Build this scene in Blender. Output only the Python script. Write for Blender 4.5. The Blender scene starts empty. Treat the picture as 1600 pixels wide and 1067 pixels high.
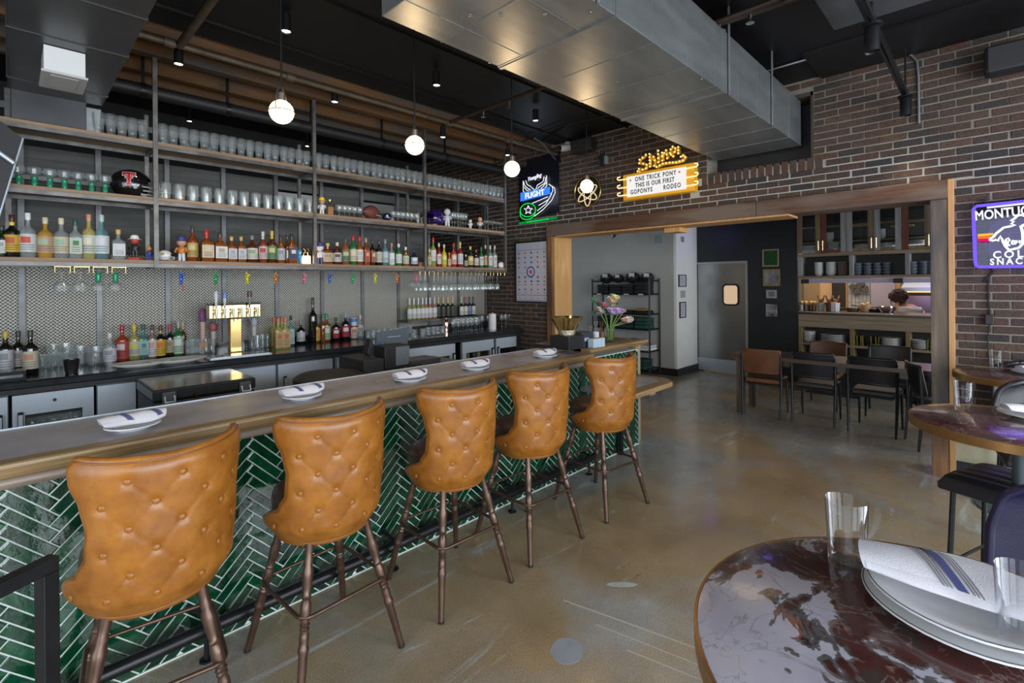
import bpy, bmesh, math, random
from mathutils import Vector, Matrix, noise as mnoise
random.seed(7)
SC = bpy.context.scene
COL = SC.collection
R = math.radians
# ------------------------------------------------------------------ camera, world, light, exposure
F_PX, YAW, ROLL, PITCH, CX, CY, HC = 767.652, 0.773674, -0.008612, -0.000593, 800.0, 443.06, 1.70924
_fw = Vector((math.cos(YAW)*math.cos(PITCH), math.sin(YAW)*math.cos(PITCH), math.sin(PITCH)))
_rt = Vector((math.sin(YAW), -math.cos(YAW), 0)); _up = _rt.cross(_fw)
CAM_R = math.cos(ROLL)*_rt + math.sin(ROLL)*_up
CAM_U = -math.sin(ROLL)*_rt + math.cos(ROLL)*_up
CAM_C = Vector((0, 0, HC))
def at(px, py, X=None, Y=None, Z=None):
    """the point of the plane X=, Y= or Z= that lies under a point of the photograph"""
    d = _fw + CAM_R*((px-CX)/F_PX) - CAM_U*((py-CY)/F_PX)
    i, v = (0, X) if X is not None else (1, Y) if Y is not None else (2, Z)
    return CAM_C + d*((v-CAM_C[i])/d[i])
cd = bpy.data.cameras.new('camera'); cam = bpy.data.objects.new('camera', cd); COL.objects.link(cam)
cd.sensor_width = 36; cd.lens = F_PX/1600*36; cd.shift_y = -(533.5-CY)/1600; cd.clip_start = .05
cam.matrix_world = Matrix(((CAM_R.x, CAM_U.x, -_fw.x, 0), (CAM_R.y, CAM_U.y, -_fw.y, 0), (CAM_R.z, CAM_U.z, -_fw.z, HC), (0, 0, 0, 1)))
SC.camera = cam
w = bpy.data.worlds.new('World'); SC.world = w; w.use_nodes = True
w.node_tree.nodes['Background'].inputs[0].default_value = (.62, .72, .85, 1)
w.node_tree.nodes['Background'].inputs[1].default_value = 1.0
SC.view_settings.view_transform = 'Standard'; SC.view_settings.look = 'None'
SC.view_settings.gamma = 1; SC.view_settings.use_curve_mapping = False
SC.view_settings.exposure = 0.0
SC.cycles.max_bounces = 8; SC.cycles.transparent_max_bounces = 40; SC.cycles.glossy_bounces = 4
SC.cycles.use_denoising = True; SC.cycles.sample_clamp_indirect = 4.0
SC.cycles.caustics_reflective = False; SC.cycles.caustics_refractive = False
def light(name, kind, loc, power, color, rot=None, **k):
    l = bpy.data.lights.new(name, kind); l.energy = power; l.color = color
    for a, v in k.items(): setattr(l, a, v)
    o = bpy.data.objects.new(name, l); o.location = loc
    if rot: o.rotation_euler = rot
    COL.objects.link(o); return o
# daylight through the shop windows along the street side and behind the camera
for i, x in enumerate((-1.6, 1.1, 3.8)):
    light('window_daylight', 'AREA', (x, -3.45, 1.75), 180, (.86, .93, 1.0), (R(90), 0, 0), shape='RECTANGLE', size=2.3, size_y=2.5)
light('window_daylight', 'AREA', (-2.85, .2, 1.75), 125, (.86, .93, 1.0), (R(90), 0, R(-90)), shape='RECTANGLE', size=4.4, size_y=2.5)
# daylight in the dining room beyond the opening
light('dining_daylight', 'AREA', (7.7, -3.45, 1.7), 150, (.90, .95, 1.0), (R(90), 0, 0), shape='RECTANGLE', size=2.2, size_y=2.0)
# ------------------------------------------------------------------ materials
def new_mat(name):
    m = bpy.data.materials.new(name); m.use_nodes = True
    return m, m.node_tree.nodes, m.node_tree.links, m.node_tree.nodes['Principled BSDF']
def rgb(c): return (c[0], c[1], c[2], 1)
def M(name, color, rough=.5, metal=0., var=.0, scale=8., emit=None, power=0., bump=0., bscale=60., spec=.5, coat=0., stretch=None, color2=None, rvar=0.):
    m, n, l, b = new_mat(name)
    b.inputs['Base Color'].default_value = rgb(color); b.inputs['Roughness'].default_value = rough
    b.inputs['Metallic'].default_value = metal; b.inputs['Specular IOR Level'].default_value = spec
    b.inputs['Coat Weight'].default_value = coat; b.inputs['Coat Roughness'].default_value = .12
    if emit: b.inputs['Emission Color'].default_value = rgb(emit); b.inputs['Emission Strength'].default_value = power
    if var or color2 or bump or rvar:
        tc = n.new('ShaderNodeTexCoord'); mp = n.new('ShaderNodeMapping'); l.new(tc.outputs['Object'], mp.inputs[0])
        if stretch: mp.inputs['Scale'].default_value = stretch
    if var or color2 or rvar:
        t = n.new('ShaderNodeTexNoise'); t.inputs['Scale'].default_value = scale; t.inputs['Detail'].default_value = 6; t.inputs['Roughness'].default_value = .62
        l.new(mp.outputs[0], t.inputs[0])
        r = n.new('ShaderNodeValToRGB'); l.new(t.outputs[0], r.inputs[0])
        c2 = color2 or tuple(min(1, c*(1+var)) for c in color); c1 = color if color2 else tuple(c*(1-var) for c in color)
        r.color_ramp.elements[0].position = .32; r.color_ramp.elements[1].position = .68
        r.color_ramp.elements[0].color = rgb(c1); r.color_ramp.elements[1].color = rgb(c2)
        l.new(r.outputs[0], b.inputs['Base Color'])
        if rvar:
            mr = n.new('ShaderNodeMapRange'); mr.inputs[3].default_value = max(0, rough-rvar); mr.inputs[4].default_value = rough+rvar
            l.new(t.outputs[0], mr.inputs[0]); l.new(mr.outputs[0], b.inputs['Roughness'])
    if bump:
        t2 = n.new('ShaderNodeTexNoise'); t2.inputs['Scale'].default_value = bscale; t2.inputs['Detail'].default_value = 4
        l.new(mp.outputs[0], t2.inputs[0]); bp = n.new('ShaderNodeBump'); bp.inputs['Strength'].default_value = bump; bp.inputs['Distance'].default_value = .01
        l.new(t2.outputs[0], bp.inputs['Height']); l.new(bp.outputs[0], b.inputs['Normal'])
    return m
def WOOD(name, c1, c2, axis='X', scale=1., rough=.5, ring=26., c3=None):
    m, n, l, b = new_mat(name)
    tc = n.new('ShaderNodeTexCoord'); mp = n.new('ShaderNodeMapping'); l.new(tc.outputs['Object'], mp.inputs[0])
    s = [ring*scale]*3; s['XYZ'.index(axis)] = 1.3*scale; mp.inputs['Scale'].default_value = s
    t = n.new('ShaderNodeTexNoise'); t.inputs['Scale'].default_value = 1.; t.inputs['Detail'].default_value = 7; t.inputs['Roughness'].default_value = .65; t.inputs['Distortion'].default_value = .6
    l.new(mp.outputs[0], t.inputs[0]); r = n.new('ShaderNodeValToRGB'); l.new(t.outputs[0], r.inputs[0])
    r.color_ramp.elements[0].position = .33; r.color_ramp.elements[1].position = .66
    r.color_ramp.elements[0].color = rgb(c1); r.color_ramp.elements[1].color = rgb(c2)
    src = r.outputs[0]
    if c3:
        mp2 = n.new('ShaderNodeMapping'); l.new(tc.outputs['Object'], mp2.inputs[0]); s2 = [5.]*3; s2['XYZ'.index(axis)] = .9; mp2.inputs['Scale'].default_value = s2
        t2 = n.new('ShaderNodeTexNoise'); t2.inputs['Scale'].default_value = 1.2; t2.inputs['Detail'].default_value = 3; l.new(mp2.outputs[0], t2.inputs[0])
        mr = n.new('ShaderNodeMapRange'); mr.inputs[1].default_value = .45; mr.inputs[2].default_value = .62; l.new(t2.outputs[0], mr.inputs[0])
        mx = n.new('ShaderNodeMix'); mx.data_type = 'RGBA'; l.new(mr.outputs[0], mx.inputs[0]); l.new(src, mx.inputs[6]); mx.inputs[7].default_value = rgb(c3); src = mx.outputs[2]
    l.new(src, b.inputs['Base Color']); b.inputs['Roughness'].default_value = rough
    bp = n.new('ShaderNodeBump'); bp.inputs['Strength'].default_value = .25; bp.inputs['Distance'].default_value = .004; l.new(t.outputs[0], bp.inputs['Height']); l.new(bp.outputs[0], b.inputs['Normal'])
    return m
def GLASS(name, tint=(1, 1, 1), edge=(.8, .86, .88), lo=.06, hi=.75, rough=.03, body=0.):
    """thin-walled glass: see-through, with clear reflections and a denser rim"""
    m, n, l, b = new_mat(name); out = n['Material Output']
    tr = n.new('ShaderNodeBsdfTransparent'); tr.inputs[0].default_value = rgb(tint)
    gl = n.new('ShaderNodeBsdfGlossy'); gl.inputs['Color'].default_value = rgb(edge); gl.inputs['Roughness'].default_value = rough
    lw = n.new('ShaderNodeLayerWeight'); lw.inputs[0].default_value = .5; pw = n.new('ShaderNodeMath'); pw.operation = 'POWER'; pw.inputs[1].default_value = 2.6; l.new(lw.outputs['Facing'], pw.inputs[0])
    mr = n.new('ShaderNodeMapRange'); mr.inputs[3].default_value = lo; mr.inputs[4].default_value = hi; l.new(pw.outputs[0], mr.inputs[0])
    mx = n.new('ShaderNodeMixShader'); l.new(mr.outputs[0], mx.inputs[0]); l.new(tr.outputs[0], mx.inputs[1]); l.new(gl.outputs[0], mx.inputs[2])
    last = mx.outputs[0]
    if body:
        df = n.new('ShaderNodeBsdfDiffuse'); df.inputs[0].default_value = rgb(edge)
        m2 = n.new('ShaderNodeMixShader'); m2.inputs[0].default_value = body; l.new(last, m2.inputs[1]); l.new(df.outputs[0], m2.inputs[2]); last = m2.outputs[0]
    l.new(last, out.inputs[0]); return m
def GLOW(name, c, p):
    m, n, l, b = new_mat(name); e = n.new('ShaderNodeEmission'); e.inputs[0].default_value = rgb(c); e.inputs[1].default_value = p
    l.new(e.outputs[0], n['Material Output'].inputs[0]); return m
_mc = {}
def C(color, rough=.45, metal=0.):
    k = (color, rough, metal)
    if k not in _mc: _mc[k] = M('paint_%d' % len(_mc), color, rough, metal, var=.06, scale=30)
    return _mc[k]
# ------------------------------------------------------------------ mesh building
class MB:
    def __init__(s): s.v = []; s.f = []; s.mi = []; s.cur = 0
    def add(s, vs, fs):
        o = len(s.v); s.v += [tuple(p) for p in vs]
        for f in fs: s.f.append([i+o for i in f]); s.mi.append(s.cur)
        return s
    def box(s, x0, x1, y0, y1, z0, z1, T=None):
        vs = [Vector((x, y, z)) for x in (x0, x1) for y in (y0, y1) for z in (z0, z1)]
        if T: vs = [T @ p for p in vs]
        return s.add(vs, [(0, 1, 3, 2), (4, 6, 7, 5), (0, 4, 5, 1), (2, 3, 7, 6), (0, 2, 6, 4), (1, 5, 7, 3)])
    def cbox(s, c, d, T=None): return s.box(c[0]-d[0]/2, c[0]+d[0]/2, c[1]-d[1]/2, c[1]+d[1]/2, c[2]-d[2]/2, c[2]+d[2]/2, T)
    def tube(s, pts, r, n=10, closed=False, caps=True):
        pts = [Vector(p) for p in pts]; m = len(pts); rr = r if isinstance(r, (list, tuple)) else [r]*m
        up = None; vs = []; fs = []
        for i, p in enumerate(pts):
            a = pts[i-1] if (i > 0 or closed) else p; b = pts[(i+1) % m] if (i < m-1 or closed) else p
            t = (b-a)
            t = t.normalized() if t.length > 1e-9 else Vector((0, 0, 1))
            if up is None:
                up = t.orthogonal().normalized()
            else:
                up = (up - t*up.dot(t)); up = up.normalized() if up.length > 1e-6 else t.orthogonal().normalized()
            sd = t.cross(up)
            for k in range(n):
                q = 2*math.pi*k/n; vs.append(p + (up*math.cos(q)+sd*math.sin(q))*rr[i])
        for i in range(m if closed else m-1):
            j = (i+1) % m
            for k in range(n): fs.append((i*n+k, i*n+(k+1) % n, j*n+(k+1) % n, j*n+k))
        if caps and not closed: fs += [tuple(range(n))[::-1], tuple((m-1)*n+k for k in range(n))]
        return s.add(vs, fs)
    def lathe(s, prof, c=(0, 0, 0), n=16, T=None, a0=0., a1=2*math.pi):
        full = abs(a1-a0-2*math.pi) < 1e-6; k = n if full else n+1; vs = []; fs = []
        for r, z in prof:
            for i in range(k):
                q = a0+(a1-a0)*i/n; vs.append(Vector((c[0]+r*math.cos(q), c[1]+r*math.sin(q), c[2]+z)))
        if T: vs = [T @ p for p in vs]
        for j in range(len(prof)-1):
            for i in range(n):
                i2 = (i+1) % k; fs.append((j*k+i, j*k+i2, (j+1)*k+i2, (j+1)*k+i))
        if full and prof[0][0] > 1e-5: fs.append(tuple(range(k))[::-1])
        if full and prof[-1][0] > 1e-5: fs.append(tuple((len(prof)-1)*k+i for i in range(k)))
        return s.add(vs, fs)
    def prism(s, poly, h0, h1, axis='Z', T=None):
        def p3(a, b, h): return Vector({'Z': (a, b, h), 'Y': (a, h, b), 'X': (h, a, b)}[axis])
        m = len(poly); vs = [p3(a, b, h0) for a, b in poly]+[p3(a, b, h1) for a, b in poly]
        if T: vs = [T @ p for p in vs]
        return s.add(vs, [tuple(range(m))[::-1], tuple(range(m, 2*m))]+[(i, (i+1) % m, m+(i+1) % m, m+i) for i in range(m)])
    def sphere(s, c, r, n=12, sq=(1, 1, 1), T=None):
        m = max(4, n//2); vs = [Vector((0, 0, -1))]; fs = []
        for j in range(1, m):
            q = -math.pi/2+math.pi*j/m
            for i in range(n):
                a = 2*math.pi*i/n; vs.append(Vector((math.cos(q)*math.cos(a), math.cos(q)*math.sin(a), math.sin(q))))
        vs.append(Vector((0, 0, 1)))
        for i in range(n): fs.append((0, 1+(i+1) % n, 1+i))
        for j in range(m-2):
            for i in range(n): fs.append((1+j*n+i, 1+j*n+(i+1) % n, 1+(j+1)*n+(i+1) % n, 1+(j+1)*n+i))
        e = len(vs)-1; o = 1+(m-2)*n
        for i in range(n): fs.append((o+i, o+(i+1) % n, e))
        vs = [Vector((p.x*sq[0], p.y*sq[1], p.z*sq[2]))*r for p in vs]
        if T: vs = [T @ p for p in vs]
        return s.add([p+Vector(c) for p in vs], fs)
    def grid(s, fn, nu, nv, flip=False):
        vs = [fn(i/nu, j/nv) for j in range(nv+1) for i in range(nu+1)]; fs = []
        for j in range(nv):
            for i in range(nu):
                a = j*(nu+1)+i; q = (a, a+1, a+nu+2, a+nu+1); fs.append(q[::-1] if flip else q)
        return s.add(vs, fs)
    def mesh(s, name, mats, smooth=None, bevel=0):
        me = bpy.data.meshes.new(name); me.from_pydata(s.v, [], s.f)
        for m in (mats if isinstance(mats, (list, tuple)) else [mats]): me.materials.append(m)
        for p, i in zip(me.polygons, s.mi): p.material_index = i
        bm = bmesh.new(); bm.from_mesh(me)
        bmesh.ops.recalc_face_normals(bm, faces=bm.faces)
        if bevel: bmesh.ops.bevel(bm, geom=[e for e in bm.edges if e.calc_face_angle(0) > .5], offset=bevel, segments=2, affect='EDGES', profile=.5, clamp_overlap=True)
        bm.to_mesh(me); bm.free()
        if smooth:
            me.polygons.foreach_set('use_smooth', [True]*len(me.polygons)); me.set_sharp_from_angle(angle=R(smooth))
        return me
    def build(s, name, mats, parent=None, smooth=None, bevel=0, loc=None, kind=None):
        o = bpy.data.objects.new(name, s.mesh(name, mats, smooth, bevel)); COL.objects.link(o)
        if parent: o.parent = parent
        if loc is not None: o.location = loc
        if kind: o['kind'] = kind
        return o
def tag(o, label, cat, group=None):
    o['label'] = label; o['category'] = cat
    if group: o['group'] = group
    return o
def thing(name, label, cat, loc=(0, 0, 0), rz=0., group=None):
    o = bpy.data.objects.new(name, None); COL.objects.link(o); o.location = loc; o.rotation_euler = (0, 0, rz); o.empty_display_size = .05
    return tag(o, label, cat, group)
def struct(o): o['kind'] = 'structure'; return o
def kids(o): return list(o.children)
def dup(root, label, loc, rz=None, group=None, scale=None):
    r = root.copy(); COL.objects.link(r); r.location = loc; r['label'] = label
    if rz is not None: r.rotation_euler = (0, 0, rz)
    if scale is not None: r.scale = scale
    if group: r['group'] = group
    for ch in kids(root):
        c = ch.copy(); COL.objects.link(c); c.parent = r
        for g in kids(ch):
            d = g.copy(); COL.objects.link(d); d.parent = c
    return r
ORD = ['first', 'second', 'third', 'fourth', 'fifth', 'sixth', 'seventh', 'eighth', 'ninth', 'tenth', 'eleventh', 'twelfth', 'thirteenth', 'fourteenth', 'fifteenth', 'sixteenth', 'seventeenth', 'eighteenth', 'nineteenth', 'twentieth', 'twenty-first', 'twenty-second', 'twenty-third', 'twenty-fourth']
def text_obj(name, s, size, mat, parent, T, depth=.002, spacing=1., bevel=0., kind=None, xs=1.):
    cu = bpy.data.curves.new(name, 'FONT'); cu.body = s; cu.size = size; cu.extrude = depth; cu.space_character = spacing; cu.bevel_depth = bevel
    cu.align_x = 'CENTER'; cu.align_y = 'CENTER'; cu.resolution_u = 3
    t = bpy.data.objects.new(name, cu); COL.objects.link(t)
    me = bpy.data.meshes.new_from_object(t.evaluated_get(bpy.context.evaluated_depsgraph_get()))
    bpy.data.objects.remove(t); bpy.data.curves.remove(cu)
    me.transform(T @ Matrix.Diagonal((xs, 1, 1, 1))); me.materials.clear(); me.materials.append(mat)
    o = bpy.data.objects.new(name, me); COL.objects.link(o)
    if parent: o.parent = parent
    if kind: o['kind'] = kind
    return o
# a frame lying on a wall that faces -X (reading left to right = -Y)
def wall_frame(x, y, z, tilt=0.): return Matrix.Translation((x, y, z)) @ Matrix(((0, 0, -1, 0), (-1, 0, 0, 0), (0, 1, 0, 0), (0, 0, 0, 1))) @ Matrix.Rotation(tilt, 4, 'Z')
# a frame lying on a face that looks to -Y (reading left to right = +X)
def front_frame(x, y, z, tilt=0.): return Matrix.Translation((x, y, z)) @ Matrix(((1, 0, 0, 0), (0, 0, -1, 0), (0, 1, 0, 0), (0, 0, 0, 1))) @ Matrix.Rotation(tilt, 4, 'Z')
# ------------------------------------------------------------------ surfaces
def floor_mat():
    m, n, l, b = new_mat('polished_concrete')
    tc = n.new('ShaderNodeTexCoord')
    def noi(scale, detail=6, dist=0., rough=.6, st=None):
        mp = n.new('ShaderNodeMapping'); l.new(tc.outputs['Object'], mp.inputs[0])
        if st: mp.inputs['Scale'].default_value = st[0]; mp.inputs['Rotation'].default_value = (0, 0, st[1])
        t = n.new('ShaderNodeTexNoise'); t.inputs['Scale'].default_value = scale; t.inputs['Detail'].default_value = detail; t.inputs['Distortion'].default_value = dist; t.inputs['Roughness'].default_value = rough
        l.new(mp.outputs[0], t.inputs[0]); return t.outputs[0]
    def ramp(s, a, b_, c1=(0, 0, 0), c2=(1, 1, 1)):
        r = n.new('ShaderNodeValToRGB'); l.new(s, r.inputs[0]); r.color_ramp.elements[0].position = a; r.color_ramp.elements[1].position = b_
        r.color_ramp.elements[0].color = rgb(c1); r.color_ramp.elements[1].color = rgb(c2); return r.outputs[0]
    def mix(f, a, b_):
        x = n.new('ShaderNodeMix'); x.data_type = 'RGBA'; l.new(f, x.inputs[0])
        for s, i in ((a, 6), (b_, 7)):
            if isinstance(s, tuple): x.inputs[i].default_value = rgb(s)
            else: l.new(s, x.inputs[i])
        return x.outputs[2]
    tan = ramp(noi(2.2, 8, .4), .3, .7, (.31, .225, .120), (.44, .335, .195))
    grey = ramp(noi(5., 8, .3), .3, .7, (.28, .29, .275), (.40, .415, .40))
    c = mix(ramp(noi(.55, 5, .8), .42, .6), tan, grey)
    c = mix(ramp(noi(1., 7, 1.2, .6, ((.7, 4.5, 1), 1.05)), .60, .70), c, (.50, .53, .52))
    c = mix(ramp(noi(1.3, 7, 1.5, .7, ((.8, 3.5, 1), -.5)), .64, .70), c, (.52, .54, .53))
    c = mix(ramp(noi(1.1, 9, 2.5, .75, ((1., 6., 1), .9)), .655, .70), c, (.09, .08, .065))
    sp = n.new('ShaderNodeMix'); sp.data_type = 'RGBA'; sp.blend_type = 'MULTIPLY'; sp.inputs[0].default_value = .55
    l.new(c, sp.inputs[6]); l.new(ramp(noi(130, 2), .3, .62, (.45, .45, .45), (1.1, 1.1, 1.1)), sp.inputs[7])
    l.new(sp.outputs[2], b.inputs['Base Color'])
    l.new(ramp(noi(3., 6), .3, .7, (.14,)*3, (.34,)*3), b.inputs['Roughness']); b.inputs['Coat Weight'].default_value = .35; b.inputs['Coat Roughness'].default_value = .14
    bp = n.new('ShaderNodeBump'); bp.inputs['Strength'].default_value = .12; bp.inputs['Distance'].default_value = .01; l.new(noi(9., 6), bp.inputs['Height']); l.new(bp.outputs[0], b.inputs['Normal'])
    return m
def piece_mat(name, cols, rough=.85, bump=.5, bscale=90, coat=0., grain=.35):
    """one colour out of a range for every brick or tile"""
    m, n, l, b = new_mat(name)
    oi = n.new('ShaderNodeObjectInfo'); ge = n.new('ShaderNodeNewGeometry')
    ad = n.new('ShaderNodeMath'); ad.operation = 'ADD'; l.new(oi.outputs['Random'], ad.inputs[0]); l.new(ge.outputs['Random Per Island'], ad.inputs[1])
    fr = n.new('ShaderNodeMath'); fr.operation = 'FRACT'; l.new(ad.outputs[0], fr.inputs[0])
    r = n.new('ShaderNodeValToRGB'); l.new(fr.outputs[0], r.inputs[0]); e = r.color_ramp.elements
    while len(e) < len(cols): e.new(.5)
    for i, c in enumerate(cols): e[i].position = i/(len(cols)-1); e[i].color = rgb(c)
    tc = n.new('ShaderNodeTexCoord'); t = n.new('ShaderNodeTexNoise'); t.inputs['Scale'].default_value = bscale; t.inputs['Detail'].default_value = 5; l.new(ge.outputs['Position'], t.inputs[0])
    mr = n.new('ShaderNodeMapRange'); mr.inputs[1].default_value = .3; mr.inputs[2].default_value = .7; mr.inputs[3].default_value = 1-grain; mr.inputs[4].default_value = 1+grain; l.new(t.outputs[0], mr.inputs[0])
    x = n.new('ShaderNodeMix'); x.data_type = 'RGBA'; x.blend_type = 'MULTIPLY'; x.inputs[0].default_value = 1; l.new(r.outputs[0], x.inputs[6]); l.new(mr.outputs[0], x.inputs[7])
    l.new(x.outputs[2], b.inputs['Base Color']); b.inputs['Roughness'].default_value = rough; b.inputs['Coat Weight'].default_value = coat; b.inputs['Coat Roughness'].default_value = .06
    bp = n.new('ShaderNodeBump'); bp.inputs['Strength'].default_value = bump; bp.inputs['Distance'].default_value = .006; l.new(t.outputs[0], bp.inputs['Height']); l.new(bp.outputs[0], b.inputs['Normal'])
    if coat: l.new(bp.outputs[0], b.inputs['Coat Normal'])
    return m
def mortar_mat():
    m, n, l, b = new_mat('mortar')
    ge = n.new('ShaderNodeNewGeometry'); sx = n.new('ShaderNodeSeparateXYZ'); l.new(ge.outputs['Position'], sx.inputs[0])
    t = n.new('ShaderNodeTexNoise'); t.inputs['Scale'].default_value = 3; t.inputs['Detail'].default_value = 8; l.new(ge.outputs['Position'], t.inputs[0])
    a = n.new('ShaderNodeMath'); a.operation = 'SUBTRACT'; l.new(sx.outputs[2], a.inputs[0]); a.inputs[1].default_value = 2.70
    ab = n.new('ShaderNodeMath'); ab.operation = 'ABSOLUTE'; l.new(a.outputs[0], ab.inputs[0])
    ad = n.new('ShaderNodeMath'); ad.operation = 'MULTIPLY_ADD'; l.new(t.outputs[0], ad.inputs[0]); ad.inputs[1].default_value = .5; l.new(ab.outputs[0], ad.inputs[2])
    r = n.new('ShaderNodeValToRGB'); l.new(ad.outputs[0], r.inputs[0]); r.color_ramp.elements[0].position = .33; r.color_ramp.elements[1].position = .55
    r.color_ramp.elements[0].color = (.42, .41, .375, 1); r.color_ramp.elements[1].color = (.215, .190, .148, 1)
    l.new(r.outputs[0], b.inputs['Base Color']); b.inputs['Roughness'].default_value = .95
    t2 = n.new('ShaderNodeTexNoise'); t2.inputs['Scale'].default_value = 120; l.new(ge.outputs['Position'], t2.inputs[0])
    bp = n.new('ShaderNodeBump'); bp.inputs['Strength'].default_value = .6; bp.inputs['Distance'].default_value = .008; l.new(t2.outputs[0], bp.inputs['Height']); l.new(bp.outputs[0], b.inputs['Normal'])
    return m
m_floor = floor_mat(); m_mortar = mortar_mat()
m_brick = piece_mat('brick', [(.050, .031, .023), (.075, .045, .031), (.040, .031, .028), (.092, .053, .034), (.064, .041, .031), (.034, .029, .029), (.080, .040, .027), (.056, .038, .028)], .9, .6, 70)
m_tile = piece_mat('green_glaze', [(.002, .030, .013), (.003, .046, .018), (.002, .022, .012), (.004, .062, .022), (.003, .038, .020), (.005, .074, .030)], .10, .22, 26, coat=.6, grain=.45)
m_grout = M('grout', (.72, .78, .74), .9, var=.1, scale=40)
m_black = M('black_paint', (.012, .012, .013), .55, var=.15, scale=4)
m_ceil = M('ceiling_black', (.0055, .0055, .0065), .5, var=.25, scale=1.2, rvar=.12)
m_dark = M('dark_wall_paint', (.012, .017, .020), .5, var=.1)
m_grey = M('grey_wall_paint', (.44, .44, .41), .75, var=.04, scale=3)
m_white = M('white_wall_paint', (.80, .81, .78), .75, var=.03)
m_steel = M('raw_steel', (.135, .130, .125), .42, .6, var=.4, scale=7, rvar=.1)
m_studsteel = M('zinc_stud', (.150, .155, .158), .45, .5, var=.25, scale=6)
m_galv = M('galvanised_sheet', (.29, .31, .315), .36, .70, var=.16, scale=3.2, rvar=.09, stretch=(.5, 2.5, 2.5))
m_blackduct = M('blackened_sheet', (.060, .062, .066), .36, .55, var=.2, scale=2, rvar=.08)
m_blacksteel = M('black_steel', (.016, .017, .019), .32, .4, var=.2, scale=20)
m_stainless = M('stainless', (.56, .65, .74), .32, .40, var=.06, scale=40, stretch=(1, 1, 12))  # blue tint stands in for window light reflected by the fridge fronts
m_chrome = M('chrome', (.75, .76, .78), .10, 1.)
m_brass = M('brass', (.62, .44, .17), .24, 1., var=.08)
m_bronze = M('bronze_paint', (.105, .060, .042), .30, .55, var=.25, scale=18)
m_rubber = M('rubber', (.012, .012, .012), .8)
m_leather = M('tan_leather', (.215, .070, .008), .31, color2=(.37, .142, .020), scale=9, bump=.10, bscale=260, rvar=.05)
m_leather_in = M('brown_leather', (.055, .028, .018), .35, var=.3, scale=10, bump=.1, bscale=260)
m_piping = M('leather_piping', (.22, .078, .012), .4, var=.2)
m_zinc = M('zinc_top', (.37, .355, .39), .30, .10, var=.22, scale=5, rvar=.09)
m_counter = M('charcoal_top', (.020, .026, .032), .16, var=.3, scale=9, coat=.3)
m_oak = WOOD('oak', (.155, .090, .036), (.37, .245, .115), 'X', 1., .38, 34)
m_oaky = WOOD('oak_upright', (.19, .125, .060), (.40, .28, .15), 'Z', 1., .45, 34)
m_shelf = WOOD('shelf_board', (.16, .098, .052), (.33, .215, .125), 'X', 1.2, .55, 40)
m_pine = WOOD('pine', (.45, .24, .085), (.66, .40, .16), 'Z', .8, .5, 16, (.52, .28, .10))
m_beam = WOOD('old_beam', (.055, .024, .013), (.135, .062, .033), 'Y', .8, .7, 22, (.15, .11, .085))
m_post = WOOD('old_post', (.085, .060, .042), (.20, .155, .110), 'Z', .8, .7, 20, (.055, .050, .048))
m_post2 = WOOD('stained_post', (.14, .062, .026), (.30, .150, .070), 'Z', .8, .6, 20, (.09, .045, .025))
m_batten = WOOD('batten', (.42, .21, .075), (.62, .34, .13), 'Z', 1., .5, 25)
m_joist = WOOD('joist', (.085, .040, .012), (.17, .080, .026), 'X', .8, .7, 16, (.07, .06, .05))
m_barn = [WOOD('barn_board_%d' % i, a, b, 'Z', .9, .75, 24) for i, (a, b) in enumerate((((.13, .085, .055), (.25, .18, .12)), ((.20, .20, .21), (.36, .36, .37)), ((.10, .030, .020), (.22, .065, .045)), ((.15, .11, .05), (.27, .20, .09))))]
m_barnx = WOOD('barn_rail', (.19, .145, .10), (.36, .285, .20), 'Y', .9, .75, 24)
m_tablewood = WOOD('dark_table', (.045, .028, .018), (.105, .066, .042), 'Y', .9, .35, 20)
m_ply = M('grey_backing', (.085, .087, .083), .8, var=.28, scale=2.4, stretch=(.6, 1, 5))
m_ceramic = M('white_ceramic', (.78, .79, .80), .15, coat=.3)
m_platerim = M('cream_ceramic', (.62, .62, .58), .25)
m_linen = M('linen', (.66, .65, .69), .9, var=.04, scale=20, bump=.15, bscale=300)
m_stripe = M('navy_stripe', (.07, .08, .22), .9)
m_stripe2 = M('grey_stripe', (.16, .15, .16), .9)
m_glass = GLASS('clear_glass', (.97, .98, .98), (.90, .94, .95), .02, .60)
m_rowglass = GLASS('shelf_glass', (.965, .98, .98), (.93, .96, .96), .04, .85, .06, .055)  # whitish diffuse share stands in for bright reflections on the glasses
m_greenglass = GLASS('green_glass', (.10, .42, .24), (.10, .55, .32), .12, .5, .05, .35)
m_pane = GLASS('window_pane', (.95, .97, .97), (1, 1, 1), .05, .6)
m_bulb = GLOW('warm_bulb', (1., .78, .50), 7)
m_spot = GLOW('spot_lamp', (1., .80, .52), 30)
m_paper = M('paper', (.72, .72, .74), .8)
m_blackleather = M('black_leather', (.012, .012, .016), .34, var=.2, bump=.1, bscale=200)
m_violetlit_leather = M('violet_lit_leather', (.020, .016, .060), .34, var=.2, bump=.1, bscale=200)  # black leather with the violet neon light put into its colour
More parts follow.
